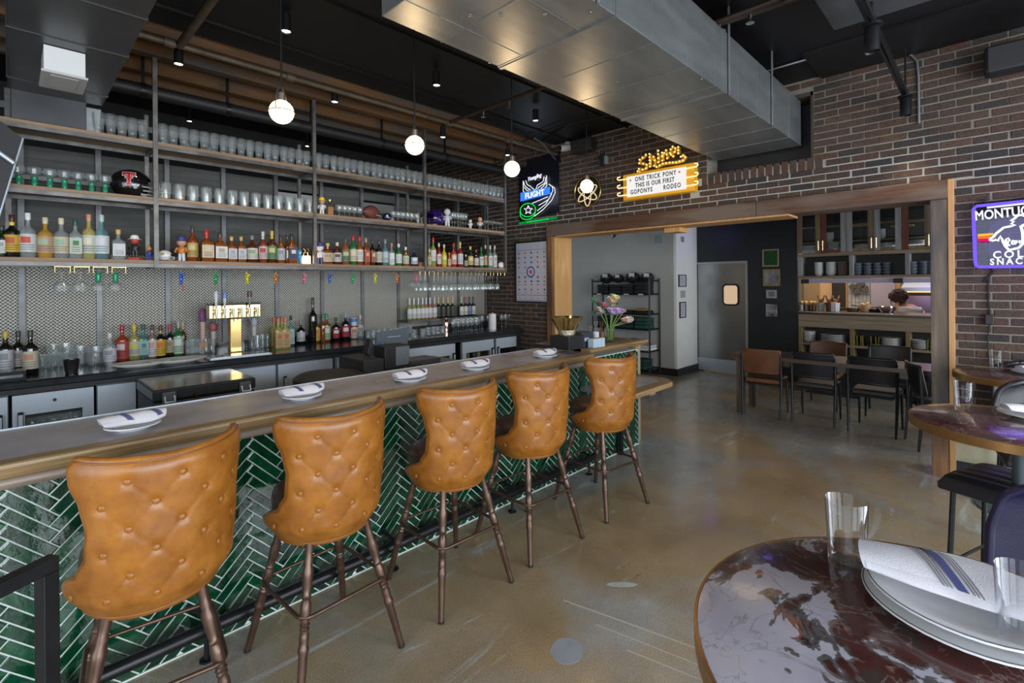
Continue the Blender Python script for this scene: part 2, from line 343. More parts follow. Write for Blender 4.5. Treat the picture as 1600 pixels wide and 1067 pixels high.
# ------------------------------------------------------------------ the room
XW = 5.6735; CEIL = 3.75
floor = struct(MB().box(-3, 13, -3.6, 9, -.12, 0).build('floor', m_floor))
def blob(cx, cy, rx, ry, rot, seed, n=28):
    pts = []
    for i in range(n):
        a = 2*math.pi*i/n; k = 1+.13*mnoise.noise((math.cos(a)*1.5, math.sin(a)*1.5, seed))+.05*mnoise.noise((math.cos(a)*5, math.sin(a)*5, seed+3))
        x, y = rx*k*math.cos(a), ry*k*math.sin(a); pts.append((cx+x*math.cos(rot)-y*math.sin(rot), cy+x*math.sin(rot)+y*math.cos(rot)))
    return pts
p = at(886, 1016, Z=0); MB().prism(blob(p.x, p.y, .085, .075, .3, 1.), .0, .0008).build('repair_patch', M('patch_cement', (.30, .33, .36), .45, var=.1, scale=12), floor)
p = at(972, 913, Z=0); MB().prism(blob(p.x, p.y, .022, .085, .75, 5.), .0, .0006).build('repair_patch', M('pale_cement', (.42, .46, .45), .45, var=.1, scale=12), floor)
m_scr = M('scuff', (.46, .47, .43), .5)
for a, b_, wd in (((880, 938), (1095, 1015), .008), ((932, 976), (1100, 1042), .004), ((980, 1016), (1095, 1062), .004)):
    A, B = at(*a, Z=0), at(*b_, Z=0); d = (B-A).normalized(); s_ = Vector((-d.y, d.x, 0))*wd
    MB().prism([tuple((q)[:2]) for q in (A-s_*.3, B-s_*.3, B+s_*.2, (A+B)/2+s_, A+s_)], 0, .0005).build('scuff_line', m_scr, floor)
ceiling = struct(MB().box(-3, XW+.3, -3.6, 4.62, CEIL, CEIL+.15).build('ceiling', m_ceil))
struct(MB().box(-3, 13, 4.62, 9, 4.05, 4.2).build('ceiling_2', m_ceil))
struct(MB().box(XW-.70, XW, -3.6, 1.2, CEIL-.03, CEIL-.002).build('trim_9', m_ceil))
struct(MB().box(XW+.3, 13, -3.6, 4.62, 3.05, 3.2).build('ceiling_3', m_black))
for i, y in enumerate((2.3, 3.4, 4.30)):
    struct(MB().box(-3, XW, y-.012, y+.012, CEIL-.02, CEIL).build('trim_%d' % (i+1), m_ceil))
for i, (y0, y1) in enumerate(((4.70, 4.82), (5.14, 5.24), (5.60, 5.68), (5.95, 6.02))):
    j = MB().box(-3, XW, y0, y1, 3.70, 4.05).build('ceiling_joist', m_joist); tag(j, 'bare brown ceiling joist over the bottle shelves, %s from the bar side' % ORD[i], 'joist', 'ceiling joists over the back bar')
struct(MB().box(-3.1, -3, -3.6, 9, 0, .5).build('wall_back', m_grey)); struct(MB().box(-3.1, -3, -3.6, -2.1, .5, CEIL).build('wall_back_2', m_grey)); struct(MB().box(-3.1, -3, 2.5, 9, .5, 4.1).build('wall_back_3', m_grey))
struct(MB().box(-3.1, -3, -2.1, 2.5, 3.05, CEIL).build('wall_back_4', m_grey))
struct(MB().box(-3, 13, -3.7, -3.6, 0, .45).build('wall_front', m_grey)); struct(MB().box(-3, 13, -3.7, -3.6, 3.05, CEIL).build('wall_front_2', m_grey)); struct(MB().box(5.1, 13, -3.7, -3.6, .45, 3.05).build('wall_front_3', m_grey))
for i, x in enumerate((-2.9, -.25, 2.45, 5.05)): struct(MB().box(x-.06, x+.06, -3.7, -3.58, .45, 3.05).build('window_mullion_%d' % (i+1), m_black))
struct(MB().box(-3, XW, 8.0, 8.1, 0, 4.1).build('wall_left', M('back_room_wall', (.022, .022, .022), .8, var=.2, scale=2)))
# ---- brick wall with its opening
OY0, OY1, OZ = .369, 4.77, 2.50
wall = struct(MB().box(XW, XW+.30, OY1, 8, 0, 4.05).box(XW, XW+.30, -3.6, OY0-.06, .0, CEIL).box(XW, XW+.30, OY0-.06, 1.28, OZ+.05, CEIL).box(XW, XW+.30, 1.28, 2.35, OZ+.05, 2.93).box(XW, XW+.30, 1.28, 2.35, 3.60, CEIL).box(XW, XW+.30, 2.35, OY1, OZ+.05, 4.05).build('wall_right', m_mortar))
BW, BH, CR, PITCHB = .203, .0575, .0688, .2135
def brick_mesh(seed, L=BW, H=BH, D=.03):
    rd = random.Random(seed); e = .004; vs = []
    for (y, z) in ((-L/2, -H/2), (L/2, -H/2), (L/2, H/2), (-L/2, H/2)): vs.append((0, y, z))
    for (y, z) in ((-L/2, -H/2), (L/2, -H/2), (L/2, H/2), (-L/2, H/2)): vs.append((-D+.006, y+rd.uniform(-.002, .002), z+rd.uniform(-.0015, .0015)))
    for (y, z) in ((-L/2+e, -H/2+e), (L/2-e, -H/2+e), (L/2-e, H/2-e), (-L/2+e, H/2-e)): vs.append((-D, y+rd.uniform(-.002, .002), z+rd.uniform(-.0015, .0015)))
    fs = [(8, 9, 10, 11)]
    for a in (0, 4): fs += [(a+i, a+(i+1) % 4, a+4+(i+1) % 4, a+4+i) for i in range(4)]
    return vs, fs
bm_share = []
for k in range(4):
    mb = MB(); mb.add(*brick_mesh(k)); bm_share.append(mb.mesh('brick', m_brick))
bricks = []
def blocked(y0, y1, z0, z1):
    if y1 > OY0-.13 and y0 < OY1+.03 and z0 < 2.575: return True
    if y1 > 1.27 and y0 < 2.36 and z1 > 2.925 and z0 < 3.61: return True
    return False
rd = random.Random(3)
for c in range(0, 60):
    z = .50+CR*(c+.5)
    if z > 4.0: break
    off = (.5 if c % 2 else 0)*PITCHB
    for k in range(-16, 39):
        y = k*PITCHB+off+rd.uniform(-.004, .004)
        if y < -3.5 or y > 7.9 or (z > CEIL and y < 4.6): continue
        L = BW+rd.uniform(-.006, .004)
        y0, y1 = y-L/2, y+L/2
        if 2.86 < z < 2.93 and 1.15 < y < 2.95: continue
        if z-BH/2 < 2.579 < z+BH/2-.012 and y1 > OY0-.13 and y0 < OY1+.03:
            h_ = z+BH/2-2.579; bricks.append((y, z+BH/2-h_/2, L, h_)); continue
        if blocked(y0, y1, z-BH/2, z+BH/2):
            # cut bricks against the opening
            done = False
            for lo, hi in ((y0, OY0-.132), (OY1+.032, y1), (y0, 1.268), (2.362, y1)):
                if hi-lo > .035 and hi-lo < L and not blocked(lo, hi, z-BH/2, z+BH/2): bricks.append(((lo+hi)/2, z, hi-lo, BH)); done = True
            continue
        bricks.append((y, z, L, BH))
for k in range(22):
    y = 1.20+k*.0775; bricks.append((y+.03, 2.893, .062, .125))
near = sorted(bricks, key=lambda q: (q[0]-.2)**2+((q[1]-2.4)*.55)**2+(9 if q[0] < -.75 else 0))
ns = set(id(q) for q in near[:298]); stuff = MB()
for i, q in enumerate(bricks):
    y, z, L, H = q; dx = rd.uniform(-.004, .004)
    if id(q) in ns:
        o = bpy.data.objects.new('brick', bm_share[i % 4]); COL.objects.link(o); o.parent = wall; o.location = (XW+.0225+dx*.6, y, z+rd.uniform(-.002, .002)); o.scale = (1, L/BW, H/BH); o.rotation_euler = (rd.uniform(-.008, .008), 0, 0)
    else:
        vs, fs = brick_mesh(i, L, H); stuff.add([(v[0]+XW+.0225+dx*.6, v[1]+y, v[2]+z) for v in vs], fs)
o = stuff.build('brickwork', m_brick, wall, kind='stuff')
# plinth under the bricks, right of the opening
struct(MB().box(XW-.03, XW+.02, -3.5, OY0-.055, .16, .50).build('trim_5', M('plinth_render', (.42, .38, .27), .8, var=.12, scale=6)))
struct(MB().box(XW-.04, XW+.02, -3.5, OY0-.05, .0, .165).build('baseboard_right', M('base_black', (.016, .018, .024), .5)))
# ---- timber frame of the opening
fr = thing('opening_frame', 'rough reclaimed timber frame around the wide opening in the brick wall', 'door frame', (XW, 0, 0))
def part(mb, name, mat, t, **k):
    """a part built in world coordinates, parented to a thing at its base"""
    o = mb.build(name, mat, t, **k); o.matrix_parent_inverse = t_inv(t); return o
def t_inv(t): return (Matrix.Translation(t.location) @ Matrix.Rotation(t.rotation_euler.z, 4, 'Z')).inverted()
yb = at(1180, 300, X=XW-.05).y
part(MB().box(XW-.05, XW+.30, yb, OY1+.0, 2.405, 2.575), 'lintel_beam', m_beam, fr, bevel=.006)
part(MB().box(XW-.05, XW+.30, OY0-.12, yb-.003, 2.405, 2.572), 'lintel_beam', m_beam, fr, bevel=.006)
part(MB().box(XW-.045, XW+.26, OY0-.10, OY0+.015, .62, 2.403), 'post', m_post, fr, bevel=.004)
part(MB().box(XW-.045, XW+.26, OY0-.10, OY0+.015, .0, .617), 'post', m_post2, fr, bevel=.004)
part(MB().box(XW-.052, XW-.01, OY0-.143, OY0-.102, .0, 2.57), 'batten', m_batten, fr, bevel=.003)
part(MB().box(XW-.045, XW+.0, OY1-.10, OY1, .0, 2.403), 'post', m_post2, fr, bevel=.004)
part(MB().box(XW+.002, XW+.42, OY1-.115, OY1-.06, .72, 2.402), 'jamb_board', m_pine, fr, bevel=.004)
part(MB().box(XW-.005, XW+.004, OY1-.122, OY1-.105, .72, 2.402), 'batten', m_batten, fr)
part(MB().box(XW-.04, XW+.30, 1.50, 4.6, 2.385, 2.404), 'soffit_board', m_batten, fr)
part(MB().box(XW+.10, XW+.34, 2.75, 2.95, 2.33, 2.384), 'soffit_block', m_pine, fr)
# ------------------------------------------------------------------ the bar
BT, BYF, BYB, TY = 1.07, 2.552, 3.184, 2.691
BX0, BX1 = -1.3, 3.66
bar = thing('bar_counter', 'long bar faced with green herringbone tiles under a dark metal top edged in oak', 'bar', (1.6, 2.9, 0))
part(MB().box(BX0, 3.62, BYF+.075, BYB-.012, BT-.045, BT), 'countertop', m_zinc, bar, bevel=.003)
part(MB().box(BX0, 3.62, BYB-.012, BYB, BT-.06, BT+.004), 'back_trim', m_stainless, bar)
eg = [(BYF+.075, BT+.001), (BYF+.012, BT+.001), (BYF+.002, BT-.004), (BYF, BT-.014), (BYF+.004, BT-.036), (BYF+.02, BT-.056), (BYF+.045, BT-.064), (BYF+.14, BT-.064), (BYF+.14, BT-.046), (BYF+.075, BT-.046)]
part(MB().prism(eg, BX0, BX1, 'X'), 'oak_edge', m_oak, bar)
ml = [(TY, BT-.064)]+[(BYF+.048+.02*math.sin(q)*-1+.012, BT-.086+.022*math.cos(q)) for q in [i*math.pi/8 for i in range(9)]]+[(TY, BT-.108)]
part(MB().prism(ml, BX0, BX1-.02, 'X'), 'edge_moulding', WOOD('greyed_moulding', (.20, .15, .11), (.36, .29, .23), 'X', 1., .35, 30), bar, smooth=40)
part(MB().box(3.62, BX1, BYF+.075, BYB, BT-.06, BT+.001), 'oak_edge', m_oak, bar, bevel=.004)
TX1 = 4.655
part(MB().box(BX0, TX1, TY+.006, BYB-.1, 0, BT-.07), 'body', m_grout, bar)
part(MB().box(BX0, TX1, TY-.004, TY+.006, 0, .006), 'skirting_trim', m_grout, bar)
part(MB().box(TX1, TX1+.008, TY-.004, BYB-.1, 0, BT-.07), 'end_trim', M('grey_trim', (.30, .34, .33), .4), bar)
# herringbone tiles, each its own piece
TL, TW, GR, TT = .205, .0445, .0062, .0055
ca = math.sqrt(.5)
def to_xz(a, b): return ((a-b)*ca, (a+b)*ca)
def clip(poly, lo, hi, ax):
    for sgn, lim in ((1, lo), (-1, hi)):
        out = []
        for i in range(len(poly)):
            p, q = poly[i-1], poly[i]; dp, dq = sgn*(p[ax]-lim), sgn*(q[ax]-lim)
            if (dp >= 0) != (dq >= 0): t = dp/(dp-dq); out.append(tuple(p[k]+(q[k]-p[k])*t for k in (0, 1)))
            if dq >= 0: out.append(q)
        poly = out
        if len(poly) < 3: return []
    return poly
def area(p): return abs(sum(p[i-1][0]*p[i][1]-p[i][0]*p[i-1][1] for i in range(len(p))))/2
g2 = GR/2
base_rects = {'h': (g2, TL-g2, g2, TW-g2), 'v': (TL+g2, TL+TW-g2, TW-TL+g2, TW-g2)}
tiles = []
for j in range(-8, 24):
    for k in range(-160, 160):
        for kind in 'hv':
            a0, a1, b0, b1 = base_rects[kind]; da, db = k*TW-j*TL, k*TW+j*TL
            poly = [to_xz(a+da, b+db) for a, b in ((a0, b0), (a1, b0), (a1, b1), (a0, b1))]
            poly = [(-x+.105, z) for x, z in poly]
            cx_ = sum(p[0] for p in poly)/4; cz = sum(p[1] for p in poly)/4
            if cx_ < -1.2 or cx_ > TX1+.2 or cz < -.2 or cz > 1.2: continue
            cl = clip(clip(poly, -1.25, TX1-.003, 0), .007, BT-.075, 1)
            if len(cl) < 3 or area(cl) < 2e-4: continue
            tiles.append((cx_, cz, kind, cl, abs(area(cl)-area(poly)) < 1e-6, (cx_-0.3)**2+2.4**2+(1.6-cz)**2+(25 if cx_ < -.35 else 0)))
tiles.sort(key=lambda t: t[5])
def tile_mb(poly, c=(0, 0), mb=None, tilt=(0, 0)):
    mb = mb or MB(); m = len(poly); gx = sum(p[0] for p in poly)/m; gz = sum(p[1] for p in poly)/m
    def ins(p, e):
        dx, dz = gx-p[0], gz-p[1]; L = math.hypot(dx, dz) or 1; k = min(.3, e/L*1.6); return (p[0]+dx*k, p[1]+dz*k)
    vs = [(p[0]-c[0], 0, p[1]-c[1]) for p in poly]+[(p[0]-c[0], -TT*.75, p[1]-c[1]) for p in poly]
    vs += [(q[0]-c[0], -TT-tilt[0]*(q[0]-gx)-tilt[1]*(q[1]-gz), q[1]-c[1]) for q in (ins(p, .003) for p in poly)]
    fs = [tuple(range(2*m, 3*m))]+[(i+o_, (i+1) % m+o_, m+(i+1) % m+o_, m+i+o_) for o_ in (0, m) for i in range(m)]
    return mb.add(vs, fs)
shared = {}; stuff = MB(); nt = 0
rd = random.Random(11)
for cx_, cz, kind, cl, whole, dist in tiles:
    if nt < 298:
        nt += 1
        if whole:
            if kind not in shared: shared[kind] = tile_mb(cl, (cx_, cz)).mesh('tile', m_tile)
            me = shared[kind]
        else: me = tile_mb(cl, (cx_, cz)).mesh('tile', m_tile)
        o = bpy.data.objects.new('tile', me); COL.objects.link(o); o.parent = bar; o.matrix_parent_inverse = t_inv(bar)
        o.location = (cx_, TY+.006-rd.uniform(0, .0015), cz); o.rotation_euler = (rd.uniform(-.018, .018), 0, rd.uniform(-.009, .009))
    else:
        mb = MB(); tile_mb(cl, (0, 0), mb, (rd.uniform(-.012, .012), rd.uniform(-.02, .02))); stuff.add([(v[0], v[1]+TY+.006, v[2]) for v in mb.v], mb.f)
part(stuff, 'tiling', m_tile, bar, kind='stuff')
# foot rail
fr_ = thing('foot_rail', 'round black steel foot rail running along the base of the tiled bar', 'foot rail', (1.5, TY, 0))
part(MB().tube([(BX0, 2.565, .148), (3.66, 2.565, .148)], .030, 16), 'rail_tube', m_blacksteel, fr_, smooth=40)
part(MB().tube([(3.66, 2.565, .148), (3.685, 2.565, .148)], .034, 16), 'end_cap', m_blacksteel, fr_, smooth=40)
for x in (-.5, .62, 1.60, 2.62, 3.60):
    part(MB().tube([(x, TY-.006, .185), (x, 2.62, .185), (x, 2.575, .172)], .012, 8).lathe([(.034, 0), (.034, .008), (0, .008)], (x, TY-.008, .185), 12, None).tube([(x, 2.575, .148), (x, 2.575, .0)], .011, 8).lathe([(.03, 0), (.03, .008), (0, .012)], (x, 2.575, 0), 12), 'bracket', m_blacksteel, fr_, smooth=40)
# raised host counter at the end of the bar
host = thing('host_counter', 'raised oak-edged host counter with a tiled front at the far end of the bar', 'counter', (4.2, 3.0, 0))
part(MB().box(3.66, 4.62, 2.70, 3.30, 1.075, 1.105), 'top', M('host_top', (.035, .032, .032), .3, var=.2), host)
he = [(2.78, 1.106), (2.60, 1.106), (2.592, 1.10), (2.592, 1.082), (2.62, 1.055), (2.70, 1.05), (2.78, 1.05)]
part(MB().prism(he, 3.66, 4.70, 'X'), 'oak_edge', m_oak, host)
part(MB().box(4.64, 4.70, 2.70, 3.35, 1.05, 1.106), 'oak_edge', WOOD('oak_end', (.155, .090, .036), (.37, .245, .115), 'Y', 1., .38, 34), host)
part(MB().box(4.665, 4.76, 2.72, 2.78, 0, 1.05), 'end_post', m_oaky, host, bevel=.004)
part(MB().box(4.665, 4.72, 2.79, 3.30, 0, 1.05), 'side_panel', m_oaky, host)
# low counter past the last stool
low = thing('low_counter', 'low oak-edged counter leaf sticking out past the fifth stool', 'counter', (4.1, 2.45, 0))
lp = [(3.62, 2.69), (3.62, 2.20), (4.40, 2.20), (4.54, 2.34), (4.54, 2.69)]
part(MB().prism([(3.62, 2.684), (3.62, 2.29), (4.36, 2.29), (4.43, 2.36), (4.43, 2.684)], .725, .761), 'inset_top', m_zinc, low)
def low_edge(pts, z0, z1, name, m):
    part(MB().prism(pts, z0, z1), name, m, low, bevel=.008)
low_edge([(3.61, 2.29), (3.61, 2.17), (4.395, 2.17), (4.36, 2.288)], .715, .762, 'oak_edge', m_oak)
low_edge([(4.362, 2.288), (4.398, 2.172), (4.54, 2.31), (4.54, 2.684), (4.432, 2.684), (4.432, 2.36)], .715, .762, 'oak_edge', m_oak)
part(MB().box(4.20, 4.30, 2.30, 2.68, .64, .714), 'bracket', m_oaky, low)
part(MB().box(4.22, 4.26, 2.63, 2.68, .0, .64), 'leg', m_blacksteel, low)
# handrail in the near corner
hr = thing('handrail', 'square black steel handrail at the near left end of the bar', 'handrail', (.083, 1.886, 0))
A, B = at(73, 884, Z=.93), at(-40, 940, Z=.93)
d = (B-A).normalized(); ang = math.atan2(d.y, d.x)
T = Matrix.Translation((A.x, A.y, 0)) @ Matrix.Rotation(ang, 4, 'Z')
part(MB().box(-.0195, .0195, -.019, .019, 0, .912, T), 'post', m_blacksteel, hr, bevel=.002)
part(MB().box(-.0195, .9, -.019, .019, .913, .952, T), 'top_rail', m_blacksteel, hr, bevel=.002)
part(MB().box(.86, .90, -.019, .019, 0, .912, T), 'post', m_blacksteel, hr, bevel=.002)
# ------------------------------------------------------------------ stools
SEATZ, SH0, SH1 = .74, .605, 1.135
def ss(a, b, x):
    t = max(0, min(1, (x-a)/(b-a))); return t*t*(3-2*t)
def lerp(a, b, t): return a+(b-a)*t
def ph_max(v):     # half width of the shell, in degrees round the seat, by height 0..1
    pts = [(0, 108), (.08, 117), (.14, 115), (.20, 98), (.30, 72), (.42, 62), (.58, 60), (.74, 64), (.88, 72), (.95, 73), (1, 67)]
    for (a, x), (b, y) in zip(pts, pts[1:]):
        if v <= b: return lerp(x, y, ss(0, 1, (v-a)/(b-a)))
    return pts[-1][1]
def shell_r(v): return .212+.040*ss(0, .16, v)+.016*ss(.15, .55, v)+.012*ss(.6, 1, v)
BUT = [(row, c) for row, c in [(r_, c_) for r_ in range(6) for c_ in range(-3, 4)]]
buttons = []
for r_ in range(6):
    v = .89-r_*.148
    for c_ in range(-2, 3):
        ph = c_*32+(16 if r_ % 2 else 0)
        if abs(ph) < ph_max(v)-13 and v > .12: buttons.append((ph, v))
def arcd(p, q): return math.hypot(R(p[0]-q[0])*.25, (p[1]-q[1])*(SH1-SH0))
segs = [(a, b) for i, a in enumerate(buttons) for b in buttons[i+1:] if abs(abs(a[0]-b[0])-16) < 1 and abs(abs(a[1]-b[1])-.148) < .01]
def sdist(p, s):
    ax, ay = R(s[0][0])*.25, s[0][1]*.545; bx, by = R(s[1][0])*.25, s[1][1]*.545; px_, py_ = R(p[0])*.25, p[1]*.545
    L2 = (bx-ax)**2+(by-ay)**2; t = max(0, min(1, ((px_-ax)*(bx-ax)+(py_-ay)*(by-ay))/L2)); return math.hypot(px_-ax-t*(bx-ax), py_-ay-t*(by-ay))
def shell_pt(ph, v, off):
    r = shell_r(v)+off; a = R(ph); return Vector((-math.sin(a)*r, -math.cos(a)*r*1.0, lerp(SH0, SH1, v)+.02*(1-math.cos(a))*ss(.8, 1, v)))
def outer(u, v):
    ph = lerp(-1, 1, u)*ph_max(v); off = .0
    e = min(1-abs(2*u-1), 1-v, v*1.2); off -= .012*(1-min(1, e/.07))**2
    p = (ph, v); near = [b for b in buttons if arcd(p, b) < .09]
    for b in near: off -= .009*math.exp(-(arcd(p, b)/.017)**2)
    k = 0
    for s_ in segs:
        if abs(s_[0][0]-ph) < 34 and abs(s_[0][1]-v) < .3: k = max(k, math.exp(-(sdist(p, s_)/.0042)**2))
    off -= .0022*k
    if near: off += 0
    return shell_pt(ph, v, off+.006)
TH = .045
def inner(u, v):
    ph = lerp(-1, 1, u)*(ph_max(v)-1.5); e = min(1-abs(2*u-1), 1-v, v*1.2); k = .012*(1-min(1, e/.07))**2
    return shell_pt(ph, v, -TH+k)
st = thing('bar_stool', 'x', 'stool', (0, 0, 0))
NU, NV = 104, 52
MB().grid(outer, NU, NV).build('shell_back', m_leather, st, smooth=60)
mb = MB(); mb.grid(inner, 32, 20, True); mb.build('shell_lining', m_leather_in, st, smooth=60)
per = [(i/40, 1) for i in range(41)]+[(1, 1-j/30) for j in range(1, 31)]+[(1-i/40, 0) for i in range(1, 41)]+[(0, j/30) for j in range(1, 30)]
mb = MB(); m_ = len(per); vs = []
for u, v in per:
    A, B = outer(u, v), inner(u, v); n_ = (A-B).normalized(); c_ = (A+B)/2; tow = (shell_pt(lerp(-1, 1, u)*ph_max(v), v, 0))
    outw = Vector((0, 0, 1)) if v == 1 else Vector((0, 0, -1)) if v == 0 else (Vector((-math.cos(R(lerp(-1, 1, u)*ph_max(v))), math.sin(R(lerp(-1, 1, u)*ph_max(v))), 0))*(1 if u > .5 else -1))
    if v in (0, 1) and u in (0, 1): outw = (outw+Vector((-math.cos(R(lerp(-1, 1, u)*ph_max(v))), math.sin(R(lerp(-1, 1, u)*ph_max(v))), 0))*(1 if u > .5 else -1)).normalized()
    h = (A-B).length/2
    for q in range(7):
        a = math.pi*q/6; vs.append(c_+n_*h*math.cos(a)+outw*.017*math.sin(a))
mb.add(vs, [(i*7+q, ((i+1) % m_)*7+q, ((i+1) % m_)*7+q+1, i*7+q+1) for i in range(m_) for q in range(6)])
mb.build('rolled_rim', m_leather, st, smooth=60)
pp = []
for u, v in per:
    pp.append(outer(u, v)+(shell_pt(lerp(-1, 1, u)*ph_max(v), v, 1)-shell_pt(lerp(-1, 1, u)*ph_max(v), v, 0)).normalized()*.001)
MB().tube(pp, .0036, 6, closed=True).build('piping', m_piping, st, smooth=60)
bmesh_b = MB().sphere((0, 0, 0), .0135, 12, (1, 1, .6)).mesh('button', m_leather, 60)
for b in buttons:
    p = outer((b[0]/ph_max(b[1])+1)/2, b[1]); nrm = Vector((p.x, p.y, 0)).normalized()
    o = bpy.data.objects.new('button', bmesh_b); COL.objects.link(o); o.parent = st; o.location = p+nrm*.002; o.rotation_euler = nrm.to_track_quat('Z', 'Y').to_euler()
def seat_fn(prof, n=40):
    vs = []; fs = []
    for r, z in prof:
        for i in range(n):
            a = 2*math.pi*i/n; x, y = math.sin(a), -math.cos(a); k = 1+.10*ss(.1, 1, y); sq = 1+.06*abs(math.sin(2*a))*(1 if y > 0 else .0); vs.append(Vector((x*r*sq, y*r*k*sq, z)))
    for j in range(len(prof)-1):
        for i in range(n): fs.append((j*n+i, j*n+(i+1) % n, (j+1)*n+(i+1) % n, (j+1)*n+i))
    fs += [tuple(range(n))[::-1], tuple((len(prof)-1)*n+i for i in range(n))]
    return MB().add(vs, fs)
seat_fn([(.16, .635), (.195, .64), (.208, .66), (.210, .745), (.204, .770), (.18, .787), (.12, .796), (.03, .799)]).build('seat', m_leather_in, st, smooth=60)
seat_fn([(.15, .588), (.20, .592), (.205, .61), (.205, .634)]).build('seat_pan', m_bronze, st, smooth=60)
prof = [(0, 0), (.013, 0), (.0145, .012), (.0185, .21), (.0225, .225), (.0215, .235), (.018, .245), (.020, .262), (.0195, .28), (.0165, .295), (.020, .303), (.0165, .311), (.021, .319), (.0165, .328), (.023, .365), (.0215, .395), (.016, .412), (.0205, .422), (.016, .432), (.0205, .46), (.0225, .50), (.0235, .52), (.017, .545), (.0195, .56), (.0165, .575), (.0185, .60), (.02, .63), (0, .63)]
for sx in (-1, 1):
    for sy in (-1, 1):
        f, t_ = Vector((sx*.245, sy*.262, 0)), Vector((sx*.135, sy*.135, .60)); dv = (t_-f); q = dv.to_track_quat('Z', 'Y').to_matrix().to_4x4()
        lg = MB().lathe([(r_, z*dv.length/.63) for r_, z in prof], (0, 0, 0), 14, Matrix.Translation(f) @ q).build('leg', m_bronze, st, smooth=35)
        MB().lathe([(.0155, 0), (.0155, .012), (0, .012)], (0, 0, 0), 12, Matrix.Translation(f) @ q).build('foot_tip', m_rubber, lg)
hh, cr = .208, .05; ring = []
for cx_, cy_, a0 in ((1, 1, 0), (-1, 1, 90), (-1, -1, 180), (1, -1, 270)):
    for i in range(7): a = R(a0+15*i); ring.append((cx_*(hh-cr)+math.cos(a)*cr, cy_*(hh+.008-cr)+math.sin(a)*cr, .335))
MB().tube(ring, .0085, 10, closed=True).build('foot_ring', m_bronze, st, smooth=40)
stools = [(.375, 2.255, 8), (1.025, 2.25, 3), (1.762, 2.245, -2), (2.440, 2.245, -3), (3.225, 2.20, -6)]
for i, (x, y, a) in enumerate(stools):
    lab = 'tan tufted leather bar stool, %s' % ('nearest of the five, at the left' if i == 0 else 'farthest of the five, at the low counter' if i == 4 else '%s from the near end of the bar' % ORD[i])
    if i == 0: st.location = (x, y, 0); st.rotation_euler = (0, 0, R(a)); st['label'] = lab; st['group'] = 'bar stools along the bar'
    else: dup(st, lab, (x, y, 0), R(a), 'bar stools along the bar')
for o in kids(st):      # the nearest stool stands with its swivel seat turned on its legs
    if o.name.split('.')[0] in ('leg', 'foot_ring'): o.rotation_euler = (0, 0, R(-16))
# ------------------------------------------------------------------ plates and napkins
def plate_proto(r, name='plate', rim=m_ceramic):
    p = thing(name, 'x', 'plate')
    MB().lathe([(0, 0), (r*.60, 0), (r*.62, .004), (r*.70, .010), (r, .0175), (r*1.0, .0215), (r*.97, .0215), (r*.70, .0145), (r*.60, .008), (0, .007)], n=40).build('dish', m_ceramic, p, smooth=40)
    MB().tube([(r*.985*math.cos(a), r*.985*math.sin(a), .0208) for a in [2*math.pi*i/40 for i in range(40)]], .0018, 6, closed=True).build('rim_line', rim, p, smooth=60)
    return p
def napkin_proto(L, W, H, seed=1, stripes=((.34, .013, 0), (.80, .013, 0), (.30, .004, 1), (.38, .004, 1), (.76, .004, 1), (.84, .004, 1)), skew=.7):
    """a napkin rolled up and lying along X; stripes are bands of weave across the roll"""
    nk = thing('napkin', 'x', 'napkin')
    def roll(s, q):
        a = 2*math.pi*q; x = (s-.5)*L; k = 1-.25*abs(2*s-1)**3; wv = .05*math.sin(s*9+seed)*math.sin(a*2)+.05*mnoise.noise((s*5, math.cos(a)*1.3, seed+math.sin(a)*1.3))
        y = math.cos(a)*W/2*k*(1+wv); z = math.sin(a); z = (H*z if z > 0 else .010*z)*k*(1+wv)
        return Vector((x+.012*math.sin(a)*(2*s-1), y+.012*math.sin(s*5), z+.012+.01*abs(2*s-1)**2))
    mb = MB(); nu, nv = 60, 28
    vs = [roll(i/nu, j/nv) for i in range(nu+1) for j in range(nv)]; fs = [(i*nv+j, i*nv+(j+1) % nv, (i+1)*nv+(j+1) % nv, (i+1)*nv+j) for i in range(nu) for j in range(nv)]
    fs += [tuple(range(nv))[::-1], tuple(nu*nv+j for j in range(nv))]
    mb.add(vs, fs); mb.build('roll', m_linen, nk, smooth=70)
    for s0, wd, mi in stripes:
        g = MB()
        def sp(u, v):
            q = lerp(.03, .47, u); s = s0+skew*(q-.25)*W/L*2+wd/L*(v-.5); p = roll(max(0, min(1, s)), q); n_ = Vector((0, math.cos(2*math.pi*q), math.sin(2*math.pi*q))); return p+n_*.0018
        g.grid(sp, 16, 2); g.build('woven_stripe', (m_stripe, m_stripe2)[mi], nk, smooth=70)
    def flap(u, v):
        s = lerp(.02, .98, u); q = lerp(.41, .475, v); p = roll(s, q); n_ = Vector((0, math.cos(2*math.pi*q), math.sin(2*math.pi*q))); return p+n_*(.0006+.003*v*(1+.5*math.sin(s*7)))
    MB().grid(flap, 30, 6).build('folded_edge', m_linen, nk, smooth=70)
    return nk
PZ = BT+.001
spots = [((208, 664), 3), ((472, 617), 2), ((641, 590), -2), ((743, 572), -4), ((852, 553), -4)]
PR = .105
names = ['nearest, in front of the first stool', 'in front of the second stool', 'behind the third stool', 'behind the fourth stool', 'farthest, near the host counter']
